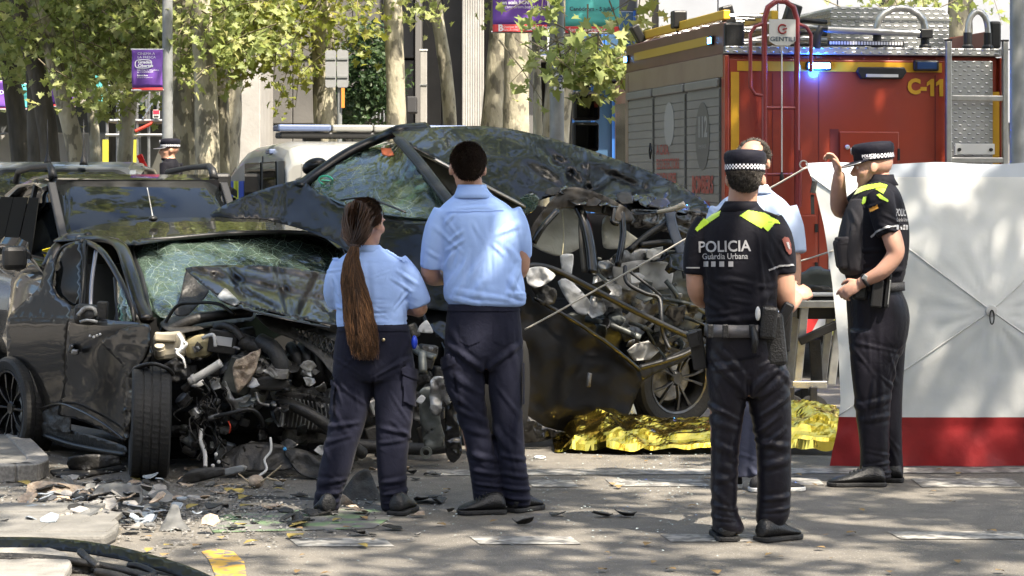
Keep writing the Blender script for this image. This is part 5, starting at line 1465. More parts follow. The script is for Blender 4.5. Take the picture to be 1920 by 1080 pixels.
# ------------------------------------------------------------------ woman with the long ponytail
def woman():
    D=12.05
    T=empty('person',(P(690,350,D).x,D,0),label='person with a long auburn ponytail in light blue shirt and navy trousers',cat='person',group='people at the crash')
    hd=Head(P(688,421,D),148,4,0,.98)
    b=MB();hd.add(b,jaw=.9)
    limb(b,D,[(684,440,.01,.052),(686,470,.02,.055),(688,500,.03,.07)])
    sil(b,D,[(478,655,730,.07,.03),(520,640,755,.09,.03),(600,645,750,.09,.03),(650,640,760,.1,.03),(700,640,760,.09,.03)])
    for pts in ([(664,690,.03,.07),(645,800,.03,.05),(622,930,.04,.035)],[(735,690,.03,.07),(738,800,.03,.05),(742,930,.04,.035)]):limb(b,D,pts)
    # crossed arms: right elbow shows, forearms in front of her
    limb(b,D,[(752,505,.02,.045),(772,550,.02,.043),(787,578,.03,.040),(770,578,.14,.036),(735,572,.22,.030)])
    limb(b,D,[(640,505,.02,.045),(634,550,.06,.043),(640,572,.12,.040),(680,570,.24,.034),(725,566,.26,.028)])
    hand(b,P(733,571,D+.22),(-1,.35,.1),(0,-.3,-1),1,.6,.9)
    hand(b,P(727,565,D+.26),(1,-.2,.1),(0,-.5,-1),-1,.5,.9)
    body=smooth_obj('body',fuse(b,.0065,5),M_SKINB,T)
    s=MB()
    sil(s,D,[(462,668,712,.060,.02),(470,655,728,.075,.02),(480,642,744,.09,.02),(492,630,757,.105,.02),(515,624,764,.118,.02),(545,625,765,.12,.02),(575,630,763,.118,.02),(600,630,764,.118,.02),(612,632,762,.118,.02),(622,636,760,.11,.02)])
    limb(s,D,[(742,492,.02,.062),(764,520,.02,.066),(778,548,.02,.062),(787,572,.03,.058)])
    limb(s,D,[(646,492,.02,.060),(634,520,.03,.064),(630,548,.06,.062),(636,566,.10,.057)])
    sm=fuse(s,.0075,6)
    fd=[(640,560,745,566,.010,.005),(636,575,752,584,.010,.007),(640,592,740,588,.010,.006),(640,606,755,600,.010,.005),(742,580,768,545,.012,.008),(735,520,775,548,.012,.007),(742,505,786,535,.012,.006),
          (690,480,700,610,.02,-.003),(626,520,640,560,.012,.006),(660,492,735,492,.006,.003),(765,560,800,572,.008,.004)]+rand_folds(5,14,635,760,500,612,15,35,45,.010,.004)
    fold(sm,D,fd,.0018,(16,16,12),1)
    sh=smooth_obj('shirt',sm,M_SHIRT,T);bv=bvh_of(sm)
    # collar and shoulder strap
    q=MB();q.loft([ringpts(P(689,456+3,D+.015),.060,.058,n=22),ringpts(P(689,463,D+.018),.070,.066,n=22),ringpts(P(690,472,D+.02),.086,.080,n=22)],cap=False);q.build('collar',M_SHIRT,sh,smooth=True,solid=.004)
    drape('shoulder_strap',D,[(722,470),(728,468),(762,489),(757,493)],bv,M_SHIRT,sh,lift=.007)
    drape('shoulder_strap',D,[(655,470),(650,468),(625,486),(630,490)],bv,M_SHIRT,sh,lift=.007)
    t=MB()
    sil(t,D,[(606,634,764,.112,.02),(616,630,770,.118,.02),(640,625,776,.128,.025),(670,621,779,.135,.03),(695,622,779,.130,.03),(712,632,770,.11,.03)],sh=.95)
    sil(t,D,[(672,624,700,.115,.03),(700,621,703,.108,.03),(740,621,698,.098,.03),(790,614,688,.090,.03),(840,604,672,.085,.03),(885,595,660,.08,.035),(925,590,644,.075,.04),(948,586,640,.07,.045),(956,590,636,.062,.045)],sh=.95)
    sil(t,D,[(672,698,778,.115,.03),(700,697,781,.108,.03),(740,699,780,.098,.03),(790,702,776,.09,.03),(840,704,768,.085,.03),(885,706,764,.08,.035),(925,710,766,.076,.04),(948,712,768,.072,.045),(957,716,764,.062,.045)],sh=.95)
    tm=fuse(t,.0075,5)
    fd=[(625,668,690,706,.014,.006),(700,706,770,668,.014,.006),(700,690,702,760,.014,-.010),(640,720,690,760,.014,.005),(610,800,675,790,.016,.006),(605,830,660,815,.014,.005),(712,800,770,812,.016,.006),(710,830,765,822,.014,.005),
          (594,905,650,898,.014,.006),(590,930,642,922,.012,.008),(592,944,638,940,.010,.006),(708,905,764,898,.014,.006),(712,928,768,920,.012,.008),(714,944,766,941,.010,.007),(745,705,765,640,.02,.004),(640,690,700,640,.02,.003)]+rand_folds(8,16,600,770,690,940,70,40,60,.014,.004)
    fold(tm,D,fd,.0022,(13,13,7),2)
    tr=smooth_obj('trousers',tm,M_NAVY,T);bt=bvh_of(tm)
    drape('waistband',D,[(630,610),(768,610),(772,622),(628,622)],bt,M_NAVY,tr,lift=.005)
    drape('cargo_pocket',D,[(752,682),(782,700),(782,765),(756,752)],bt,M_NAVY,tr,lift=.012)
    drape('pocket_flap',D,[(748,678),(783,697),(783,716),(752,700)],bt,M_NAVY,tr,lift=.017)
    drape('cargo_pocket',D,[(618,712),(630,712),(628,780),(614,775)],bt,M_NAVY,tr,lift=.012)
    drape('back_pocket',D,[(645,632),(688,634),(688,672),(668,680),(645,672)],bt,M_NAVY,tr,lift=.004)
    q=MB();q.ell(P(719,637,D-.11),(.009,.006,.009));q.build('stud',M_BRASS,tr,smooth=True)
    q=MB();q.ell(P(777,642,D+.0),(.016,.02,.035));q.build('blue_tag',pm('bright blue plastic',(.02,.06,.55),.3),tr,smooth=True)
    shoe(T,D,G(618,968),G(602,973)+Vector((-.02,.20,0)))
    shoe(T,D,G(742,968),G(748,966)+Vector((.05,.20,0)))
    # hair: smooth cap drawn back to the band, then a long wavy tail
    hr=hd.hair(T,M_HAIRB,lambda x,y,z:z>-.30-.55*y and (y>-.55 or z>.72+.1*y)and not (abs(x)>.80 and y<-.35 and z<.35),2600,.05,.009,3,.0014,(0,1.6,-.9),frizz=.08)
    q=MB();tie=P(665,462,D-.10)
    tube_pts=[]
    rg=random.Random(4)
    # strands from scalp to tie
    for k in range(260):
        a=rg.uniform(0,2*math.pi);e=rg.uniform(.0,1)
        st=hd.w(.084*math.cos(a),.04+.07*rg.random(),.030+.085*math.sin(a))
        en=tie+Vector((rg.gauss(0,.010),rg.gauss(0,.008),rg.gauss(0,.008)))
        mid=(st+en)/2+(st-hd.c).normalized()*.028
        q.tube([st,mid,en],[.0022,.003,.002],4,cap=False)
    q.build('gathered_hair',M_HAIRB,hr,fixn=False,smooth=True,kind='stuff')
    q=MB();q.lathe([(.020,-.012),(.026,-.006),(.026,.006),(.020,.012)],tie,(.1,-.2,-1),14);q.build('hair_band',pm('brown elastic',(.03,.015,.01),.7),hr,smooth=True)
    centre=[(665,462),(659,490),(662,530),(670,570),(676,610),(682,645),(686,668)];wid=[.020,.036,.054,.066,.074,.070,.060]
    q,q2=MB(),MB()
    def tail(t):
        f=t*(len(centre)-1);i=min(int(f),len(centre)-2);u=f-i
        return P(lerp(centre[i][0],centre[i+1][0],u),lerp(centre[i][1],centre[i+1][1],u),D-.155+.02*t),lerp(wid[i],wid[i+1],u)
    for k in range(1100):
        u=rg.gauss(0,.48);u=max(-1,min(1,u));v=rg.uniform(-1,1);ph=rg.uniform(0,6.28);fr=rg.uniform(5,15);am=rg.uniform(.001,.009);end=rg.uniform(.74,1.06)
        pts,rr=[],[]
        for i in range(19):
            t=end*i/18;c,w=tail(t)
            pts.append(c+Vector((u*w+am*min(1,t*4)*math.sin(fr*t*2.2+ph+u*2.5),v*w*.38*(1-abs(u))-abs(w)*.12*(1-u*u)+am*.6*math.cos(fr*t*2+ph),0)));rr.append(lerp(.0022,.0010,i/18))
        (q2 if rg.random()<.38 else q).tube(pts,rr,3,cap=False)
    pt=q.build('ponytail',M_HAIRB,hr,fixn=False,smooth=True,kind='stuff');q2.build('ponytail_highlights',M_HAIRBL,hr,fixn=False,smooth=True,kind='stuff')
    # dark core so that the tail is not see-through
    q=MB();rings=[]
    for i in range(14):
        c,w=tail(.74*i/13);rings.append(ringpts(c+Vector((0,.012,0)),w*.72,w*.30,n=12))
    q.loft(rings);q.build('ponytail_core',M_HAIRB,hr,smooth=True)
woman()
# ------------------------------------------------------------------ tall man in the light blue shirt
def blue_man():
    D=12.05
    T=empty('person',(P(915,350,D).x,D,0),label='tall person with short dark hair in light blue shirt and navy trousers',cat='person',group='people at the crash')
    hd=Head(P(877,317,D),186,6,-1,1.04)
    b=MB();hd.add(b)
    limb(b,D,[(880,335,.01,.060),(884,368,.015,.064),(888,400,.02,.08)])
    sil(b,D,[(385,850,930,.08,.02),(450,845,960,.11,.02),(560,850,965,.11,.02),(640,845,970,.12,.03),(690,850,970,.1,.03)])
    for pts in ([(872,680,.03,.08),(885,800,.03,.055),(910,930,.04,.04)],[(945,680,.03,.08),(958,800,.03,.055),(970,930,.04,.04)]):limb(b,D,pts)
    limb(b,D,[(825,430,.02,.056),(812,480,.03,.052),(808,516,.06,.046),(830,520,.17,.040),(870,512,.26,.030)])
    limb(b,D,[(963,430,.02,.056),(974,470,.05,.052),(972,508,.10,.046),(940,512,.22,.040),(900,508,.27,.030)])
    hand(b,P(870,512,D+.26),(1,.0,.1),(0,-.5,-1),-1,.5,1)
    hand(b,P(900,508,D+.27),(-1,.1,.1),(0,-.5,-1),1,.5,1)
    body=smooth_obj('body',fuse(b,.0065,5),M_SKIN,T)
    s=MB()
    sil(s,D,[(356,856,916,.068,.01),(366,850,924,.075,.012),(376,838,940,.09,.015),(388,826,957,.11,.02),(405,818,968,.13,.02),(440,824,973,.14,.02),(480,830,975,.14,.02),(520,831,982,.145,.02),(550,831,987,.15,.02),(566,834,986,.148,.02,-.06),(576,846,972,.125,.02),(582,855,962,.10,.02)])
    limb(s,D,[(838,398,.02,.070),(824,430,.02,.074),(816,465,.025,.070),(812,502,.04,.064)])
    limb(s,D,[(952,398,.02,.070),(964,425,.03,.073),(972,455,.05,.068),(974,482,.08,.062)])
    sm=fuse(s,.0075,6)
    fd=[(838,500,850,470,.014,.010),(842,452,868,432,.014,.007),(838,470,872,448,.014,.008),(852,560,880,470,.018,.009),(838,545,862,500,.016,.008),(884,560,910,520,.02,.006),(950,560,972,500,.014,.007),(975,555,955,520,.014,.008),(930,440,972,420,.016,.005),
          (905,480,870,540,.02,.005),(850,545,960,560,.012,.004),(835,420,850,400,.012,.005),(950,548,986,556,.010,.007),(848,558,905,571,.010,.005),(800,470,826,485,.012,.004),(856,390,930,388,.008,.0035),(915,400,925,540,.03,-.004)]+rand_folds(15,16,840,975,430,570,65,35,60,.013,.004)
    fold(sm,D,fd,.0018,(14,14,9),3)
    sh=smooth_obj('shirt',sm,M_SHIRT,T);bv=bvh_of(sm)
    q=MB();q.loft([ringpts(P(885,346,D+.005),.070,.064,n=24),ringpts(P(885,352,D+.004),.074,.070,n=24),ringpts(P(886,362,D+.008),.086,.082,n=24),ringpts(P(887,371,D+.012),.102,.094,n=24)],cap=False);q.build('collar',M_SHIRT,sh,smooth=True,solid=.005)
    drape('yoke_seam',D,[(838,396),(944,393),(944,395.5),(838,398.5)],bv,M_SHIRT,sh,lift=.005,step=1.2)
    t=MB()
    sil(t,D,[(560,842,974,.125,.02),(574,836,978,.132,.02),(600,832,982,.14,.025),(640,828,986,.148,.03),(672,830,986,.14,.03),(692,840,976,.12,.03)],sh=.95)
    sil(t,D,[(645,832,912,.13,.03),(680,829,914,.12,.03),(720,835,912,.11,.03),(770,852,915,.10,.03),(820,867,924,.095,.03),(870,876,938,.09,.03),(910,882,946,.085,.035),(938,886,950,.082,.04),(948,892,948,.07,.04)],sh=.95)
    sil(t,D,[(645,908,984,.13,.03),(680,909,984,.12,.03),(720,914,982,.11,.03),(770,920,982,.10,.03),(820,926,984,.095,.03),(870,932,988,.09,.03),(910,938,994,.085,.035),(938,944,997,.082,.04),(948,948,994,.07,.04)],sh=.95)
    tm=fuse(t,.0075,5)
    fd=[(835,640,905,690,.016,.008),(912,690,980,640,.016,.007),(910,672,914,760,.014,-.012),(850,700,905,740,.016,.006),(846,760,912,790,.016,.006),(868,800,925,815,.016,.006),(880,850,940,862,.016,.007),(884,880,945,890,.014,.008),(886,905,948,912,.012,.009),(888,925,950,930,.012,.009),(890,940,948,942,.010,.007),
          (935,850,990,862,.016,.007),(940,885,994,895,.014,.008),(944,912,997,918,.012,.009),(946,932,996,936,.010,.008),(930,720,975,780,.016,.005),(842,610,870,660,.016,.005),(955,610,970,700,.018,.004)]+rand_folds(18,18,840,985,680,930,75,35,70,.015,.0045)
    fold(tm,D,fd,.0022,(12,12,7),4)
    tr=smooth_obj('trousers',tm,M_NAVY,T);bt=bvh_of(tm)
    drape('waistband',D,[(838,572),(978,572),(980,584),(836,584)],bt,M_NAVY,tr,lift=.005)
    drape('cargo_pocket',D,[(826,682),(848,680),(862,756),(842,750)],bt,M_NAVY,tr,lift=.012)
    drape('pocket_flap',D,[(824,676),(852,660),(856,680),(830,696)],bt,M_NAVY,tr,lift=.017)
    drape('cargo_pocket',D,[(976,680),(990,684),(988,762),(976,758)],bt,M_NAVY,tr,lift=.012)
    drape('back_pocket',D,[(862,598),(900,600),(900,640),(880,648),(862,640)],bt,M_NAVY,tr,lift=.004)
    drape('back_pocket',D,[(925,598),(962,598),(962,640),(944,648),(925,640)],bt,M_NAVY,tr,lift=.004)
    shoe(T,D,G(948,963),G(858,965),w=.050)
    shoe(T,D,G(957,962),G(1013,958)+Vector((0,.10,0)),w=.050)
    hd.hair(T,M_HAIRD,lambda x,y,z:z>(-.93 if y>.25 else -.30)and (y>-.15 or z>.55)and not (abs(x)>.86 and y<.25 and z<-.02),9000,.013,.003,6,.0015,(0,.35,-.6),frizz=.25)
blue_man()
# ------------------------------------------------------------------ police caps
M_CAPC=cloth_mat('navy cap cloth',(.009,.009,.015),.7,.08,.1)
def police_cap(hd,T,peak=True,word=False,z0=.040):
    """soft-topped cap with a chequered band, in the head's own frame"""
    def ring(rx,ry,z,yc=.012,n=40,tz=0.):return [hd.w(rx*math.cos(t),yc+ry*math.sin(t),z+tz*math.sin(t))for t in [2*math.pi*k/n for k in range(n)]]
    q=MB();q.loft([ring(.088,.106,z0-.004),ring(.0905,.109,z0),ring(.0905,.109,z0+.034),ring(.093,.112,z0+.040),ring(.097,.116,z0+.058),ring(.095,.113,z0+.078),ring(.082,.098,z0+.092),ring(.045,.055,z0+.097),ring(.004,.005,z0+.098)])
    cap=q.build('cap',M_CAPC,T,smooth=True)
    # chequered band: three rows of small squares
    q=MB();n=66;h=.0075
    for r in range(3):
        for k in range(n):
            a0,a1=2*math.pi*k/n,2*math.pi*(k+1)/n
            if word and -2.35<((a0+math.pi/2+math.pi)%(2*math.pi))-math.pi<2.35 and abs(((a0+math.pi/2+math.pi)%(2*math.pi))-math.pi)<1.38:continue
            if (k+r)%2:continue
            za=z0+.006+r*h;zb=za+h
            pt=lambda a,z:hd.w(.0918*math.cos(a),.012+.1103*math.sin(a),z)
            q.add([pt(a0,za),pt(a1,za),pt(a1,zb),pt(a0,zb)],[(0,1,2,3)])
    q.build('chequered_band',M_PRINTW,cap,fixn=False,kind='stuff')
    if peak:
        q=MB();rows=[]
        for i in range(7):
            f=i/6;row=[]
            for k in range(17):
                t=R(-165+150*k/16);rx,ry=.0905+.0*f,.109
                bulge=math.sin((k/16)*math.pi)**.7
                x,y=rx*math.cos(t),.012+ry*math.sin(t)
                row.append(hd.w(x*(1+.05*f),y-f*.075*bulge,z0+.004-f*.022*bulge-.014*f*abs(math.cos(t))*bulge))
            rows.append(row)
        q.grid(rows);pk=q.build('peak',M_CAPC,cap,smooth=True,solid=.006)
        q=MB();q.tube(rows[-1][1:-1],.0028,5);q.build('silver_trim',M_REFL,pk,smooth=True)
        # badge on the front of the crown
        q=MB();q.ell(hd.w(0,-.103,z0+.058),(.018,.006,.020),hd.M);q.build('cap_badge',M_REFL,cap,smooth=True)
    if word:
        for (t,s,dz,bo)in (('POLICIA',.021,.0235,.0008),('GUARDIA URBANA',.008,.009,0)):
            vs,fs=text_mesh(t,s,bo);w=[]
            for v in vs:
                a=math.pi*1.02+(-v.x*-1)/.105*1.0
                a=R(-12)-v.x/.102*-1
                w.append(hd.w(.0922*math.cos(a),.012+.1108*math.sin(a),z0+dz+v.y))
            mb=MB();mb.add(w,fs);mb.build('cap_lettering',M_PRINTW,cap,fixn=False)
    return cap
def box_px(name,D,px,py,dd,size,mat,parent,rot=None,bevel=.006):
    q=MB();q.box(P(px,py,D+dd),size,rot=rot);return q.build(name,mat,parent,bevel=bevel)
def RY(a):return Matrix.Rotation(R(a),3,'Y')
# ------------------------------------------------------------------ police officer seen from behind
def officer_back():
    D=11.1
    T=empty('person',(P(1400,350,D).x,D,0),label='police officer with back turned, POLICIA and Guàrdia Urbana across the shirt',cat='person',group='people at the crash')
    hd=Head(P(1397,336,D),172,2,0,1.0)
    b=MB();hd.add(b,jaw=1.05)
    limb(b,D,[(1394,350,.01,.064),(1392,380,.02,.068),(1388,410,.02,.08)])
    sil(b,D,[(405,1345,1430,.08,.02),(470,1335,1440,.10,.02),(600,1340,1440,.11,.02),(680,1340,1460,.12,.03),(740,1345,1460,.10,.03)])
    for pts in ([(1362,730,.03,.08),(1358,850,.03,.06),(1362,975,.04,.04)],[(1440,730,.03,.08),(1452,850,.03,.06),(1446,975,.04,.04)]):limb(b,D,pts)
    limb(b,D,[(1322,440,.02,.054),(1308,500,.03,.050),(1308,545,.05,.047),(1322,562,.14,.040),(1350,545,.28,.030)])
    limb(b,D,[(1452,440,.02,.056),(1466,505,.02,.054),(1470,545,.02,.052),(1474,572,.05,.044),(1486,566,.13,.036),(1494,556,.19,.030)])
    hand(b,P(1494,556,D+.19),(.55,.5,.25),(-.6,.3,-.6),1,1.15,1.0)
    hand(b,P(1350,545,D+.28),(.9,.2,.1),(0,.2,-1),-1,.6,1.0)
    body=smooth_obj('body',fuse(b,.0065,5),M_SKIN,T)
    s=MB()
    sil(s,D,[(378,1362,1420,.074,.01),(386,1358,1424,.08,.012),(396,1346,1434,.10,.015),(408,1328,1446,.12,.02),(425,1316,1456,.138,.02),(455,1312,1460,.15,.02),(500,1314,1458,.152,.02),(550,1318,1457,.15,.02),(585,1321,1456,.148,.02),(608,1325,1453,.145,.02),(622,1330,1448,.13,.02)])
    limb(s,D,[(1332,418,.02,.070),(1316,445,.02,.072),(1308,480,.025,.066),(1306,514,.03,.060)])
    limb(s,D,[(1440,416,.02,.072),(1456,445,.02,.074),(1464,480,.02,.070),(1467,514,.02,.064)])
    sm=fuse(s,.0075,6)
    fd=[(1430,470,1452,520,.014,.007),(1425,560,1455,530,.016,.006),(1322,560,1350,580,.014,.006),(1330,600,1440,592,.014,.005),(1325,590,1380,582,.012,.004),(1418,590,1452,575,.012,.005),(1415,428,1432,600,.012,.005),(1322,430,1330,560,.012,.004),(1440,440,1480,500,.014,.004),(1345,525,1420,540,.02,.003)]+rand_folds(25,12,1325,1455,520,605,10,40,50,.012,.0035)
    fold(sm,D,fd,.0014,(13,13,10),5)
    sh=smooth_obj('shirt',sm,M_BLKT,T);bv=bvh_of(sm)
    q=MB();q.loft([ringpts(P(1389,377,D),.072,.068,n=24),ringpts(P(1388,384,D),.080,.076,n=24),ringpts(P(1387,397,D+.008),.098,.094,n=24)],cap=False);q.build('collar',M_BLKT,sh,smooth=True,solid=.006)
    # hi-vis yokes
    drape('hi_vis_patch',D,[(1304,430),(1318,412),(1352,396),(1349,406),(1322,424),(1308,434)],bv,M_HIVIS,sh,1.2)
    drape('hi_vis_patch',D,[(1387,405),(1402,395),(1432,400),(1458,414),(1462,420),(1440,416),(1427,429)],bv,M_HIVIS,sh,1.2)
    drape('hi_vis_patch',D,[(1430,426),(1438,418),(1452,418),(1438,435)],bv,M_HIVIS,sh,1.0,lift=.006)
    # epaulette
    q=MB();q.bar(P(1430,397,D+.0),P(1462,409,D+.01),.045,.016);q.build('epaulette',M_LEATH,sh,bevel=.005)
    # lettering
    drape_text('back_lettering',D,'POLICIA',29,1358,463,bv,M_REFL,sh,.55,.92,ang=-1.5)
    drape_text('back_lettering',D,'Guàrdia Urbana',15.5,1359.5,481,bv,M_REFL,sh,.15,.86,ang=-.5)
    for x in (1325,1338.5,1354,1370.5):
        drape('reflective_square',D,[(x-4.5,490),(x+4.5,490),(x+4.5,500.5),(x-4.5,500.5)],bv,M_REFL,sh,1.0,lift=.005)
    # sleeve trims and badge
    drape('sleeve_trim',D,[(1288,500.5),(1312,500.5),(1312,503),(1288,503)],bv,M_REFL,sh,.8,lift=.005)
    drape('sleeve_trim',D,[(1440,505),(1460,497),(1486,495),(1488,498),(1462,500),(1441,508)],bv,M_REFL,sh,.8,lift=.005)
    bg=drape('arm_badge',D,[(1466,449),(1470,444),(1478,446),(1482,458),(1483,474),(1480,478),(1474,470)],bv,pm('maroon badge',(.16,.05,.04),.5),sh,1.0,lift=.005)
    drape('badge_motif',D,[(1473,454),(1477,454),(1480,468),(1477,466)],bv,M_REFL,bg,.8,lift=.008)
    t=MB()
    sil(t,D,[(606,1328,1452,.138,.02),(625,1324,1456,.145,.02),(655,1322,1468,.155,.03),(690,1323,1478,.158,.035),(720,1326,1480,.15,.035),(742,1340,1470,.125,.03)])
    sil(t,D,[(690,1325,1402,.14,.03),(730,1327,1402,.13,.03),(780,1330,1394,.115,.03),(840,1332,1386,.105,.03),(900,1332,1383,.1,.03),(950,1333,1382,.098,.03),(975,1335,1390,.10,.03),(990,1337,1395,.10,.035),(998,1344,1390,.085,.035)])
    sil(t,D,[(690,1398,1479,.14,.03),(730,1400,1483,.13,.03),(780,1408,1484,.115,.03),(840,1418,1483,.105,.03),(900,1421,1482,.10,.03),(945,1420,1481,.098,.03),(966,1418,1478,.096,.03),(980,1420,1470,.09,.035),(988,1426,1464,.08,.035)])
    tm=fuse(t,.0075,5)
    fd=[(1400,705,1402,770,.014,-.012),(1330,665,1395,735,.018,.008),(1345,650,1398,715,.016,.006),(1470,665,1405,735,.018,.008),(1475,700,1410,752,.016,.007),(1478,740,1420,780,.016,.009),(1460,775,1415,812,.016,.009),(1470,800,1425,840,.016,.009),(1475,835,1425,825,.016,.008),(1474,860,1428,872,.016,.007),
          (1335,760,1392,790,.016,.005),(1335,830,1384,850,.016,.005),(1334,900,1382,890,.016,.005),(1335,945,1384,955,.014,.008),(1335,968,1388,974,.012,.009),(1422,935,1480,928,.014,.007),(1420,958,1480,950,.012,.008),(1330,690,1385,680,.014,.005),(1420,690,1475,660,.014,.006)]+rand_folds(28,14,1330,1480,700,960,60,45,60,.015,.0045)
    fold(tm,D,fd,.0022,(12,12,7),6)
    tr=smooth_obj('trousers',tm,M_NAVYS,T);bt=bvh_of(tm)
    drape('back_pocket',D,[(1384,672),(1425,664),(1426,668),(1385,677)],bt,M_BLKT,tr,1.2,lift=.005)
    # duty belt and what hangs on it
    q=MB();q.loft([ringpts(P(1389,606,D+.02),.163,.156,n=36),ringpts(P(1389,629,D+.02),.168,.162,n=36)],cap=False);bl=q.build('duty_belt',pm('grey black belt',(.075,.072,.075),.38,bump=.2,bs=200),T,smooth=True,solid=.006)
    for x in (1332,1360,1410):box_px('belt_keeper',D,x,621,-.142,(.028,.012,.062),M_LEATH,bl)
    box_px('baton_holder',D,1308,655,.02,(.06,.05,.18),M_BLKP,bl,RY(-8));box_px('handcuff_pouch',D,1300,636,.0,(.05,.06,.07),M_BLKP,bl,RY(-15))
    box_px('glove_pouch',D,1440,605,-.12,(.075,.07,.15),M_LEATH,bl,RY(6),.015);box_px('pistol_holster',D,1452,636,-.07,(.095,.08,.24),M_LEATH,bl,RY(-6),.02)
    box_px('pistol_grip',D,1470,590,-.02,(.05,.05,.12),M_BLKP,bl,RY(28),.012);box_px('radio',D,1473,620,.03,(.05,.05,.19),M_BLKP,bl,RY(4),.01)
    q=MB();q.ell(P(1421,588,D-.16),(.012,.01,.032));q.build('torch',M_WHITE,bl,smooth=True)
    q=MB();q.tube([P(1412,612,D-.16),P(1416,640,D-.165),P(1414,662,D-.16)],[.012,.016,.010],8);q.build('key_strap',M_LEATH,bl,smooth=True)
    shoe(T,D,G(1366,1017),G(1372,1014)+Vector((-.03,.24,0)),w=.052)
    shoe(T,D,G(1424,1017),G(1500,1012)+Vector((0,.06,0)),w=.052)
    hd.hair(T,M_HAIRG,lambda x,y,z:-.95<z<.25 and y>-.25 and not (abs(x)>.86 and y<.25 and z<-.02),5200,.012,.003,9,.0016,(0,.2,-.9))
    police_cap(hd,T,peak=True,z0=.036)
officer_back()
# ------------------------------------------------------------------ man in the pale shirt behind that officer
def pale_man():
    D=12.95
    T=empty('person',(P(1420,350,D).x,D,0),label='person in a pale blue-white shirt and jeans hidden behind the police officer',cat='person',group='people at the crash')
    hd=Head(P(1412,306,D),-18,0,0,1.02)
    b=MB();hd.add(b)
    limb(b,D,[(1414,330,.01,.062),(1414,360,.02,.066),(1412,390,.02,.08)])
    sil(b,D,[(385,1370,1455,.08,.02),(560,1370,1455,.10,.02),(650,1365,1460,.11,.02)])
    for pts in ([(1390,640,.03,.08),(1392,780,.03,.055),(1390,890,.02,.04)],[(1435,640,.03,.08),(1428,780,.03,.055),(1420,890,.02,.04)]):limb(b,D,pts)
    limb(b,D,[(1352,410,.02,.054),(1340,480,.0,.046),(1350,540,-.05,.040),(1380,560,-.15,.030)])
    limb(b,D,[(1470,410,.02,.054),(1485,480,.0,.046),(1486,540,-.02,.040),(1470,590,-.06,.030)])
    hand(b,P(1380,560,D-.15),(.8,-.3,0),(0,-.2,-1),1,.6);hand(b,P(1470,590,D-.06),(-.2,-.1,-1),(-.8,-.2,0),1,.5)
    smooth_obj('body',fuse(b,.007,5),M_SKIN,T)
    s=MB()
    sil(s,D,[(352,1386,1442,.07,.01),(364,1372,1456,.09,.015),(378,1352,1474,.12,.02),(400,1342,1484,.14,.02),(450,1344,1478,.15,.02),(540,1348,1474,.15,.02),(600,1350,1472,.145,.02),(620,1356,1466,.13,.02)])
    limb(s,D,[(1356,392,.02,.072),(1345,430,.02,.074),(1338,478,.0,.066)]);limb(s,D,[(1470,392,.02,.072),(1482,430,.02,.074),(1489,476,.0,.068)])
    sm=fuse(s,.008,6);fold(sm,D,rand_folds(31,22,1350,1485,390,600,70,40,60,.013,.005),.002,(14,14,9),7)
    sh=smooth_obj('shirt',sm,M_SHIRTW,T);bv=bvh_of(sm)
    q=MB();q.loft([ringpts(P(1414,346,D),.072,.068,n=24),ringpts(P(1414,362,D),.10,.09,n=24)],cap=False);q.build('collar',M_SHIRTW,sh,smooth=True,solid=.005)
    drape('chest_pocket',D,[(1436,378),(1462,378),(1462,402),(1436,402)],bv,M_SHIRTW,sh,lift=.005)
    t=MB()
    sil(t,D,[(610,1352,1470,.13,.02),(650,1350,1474,.14,.02),(690,1355,1470,.12,.02)])
    sil(t,D,[(660,1353,1412,.11,.02),(760,1366,1414,.085,.02),(840,1372,1410,.075,.02),(893,1374,1408,.07,.02)])
    sil(t,D,[(660,1410,1470,.11,.02),(760,1396,1452,.085,.02),(840,1398,1438,.075,.01),(885,1400,1434,.07,.0),(896,1402,1432,.065,.0)])
    tm=fuse(t,.008,5);fold(tm,D,rand_folds(32,20,1360,1450,700,890,20,40,40,.013,.006),.002,(12,12,8),8)
    smooth_obj('trousers',tm,M_JEAN,T)
    M_CANV=pm('black canvas shoe',(.02,.02,.022),.8,bump=.3,bs=200)
    shoe(T,D,G(1406,922),G(1508,920),w=.05,up=M_CANV,sole=M_SOLEW,k=.8);shoe(T,D,G(1392,915),G(1340,912)+Vector((0,-.06,0)),w=.05,up=M_CANV,sole=M_SOLEW,k=.8)
    hd.hair(T,M_HAIRG,lambda x,y,z:(y>-.35 or abs(x)>.72)and z>-.45 and (z<.80 or y>-.05)and not (abs(x)>.86 and y<.25 and z<-.02),5200,.016,.004,12,.0016,(0,.6,-.3))
    hd.eyes(T)
pale_man()
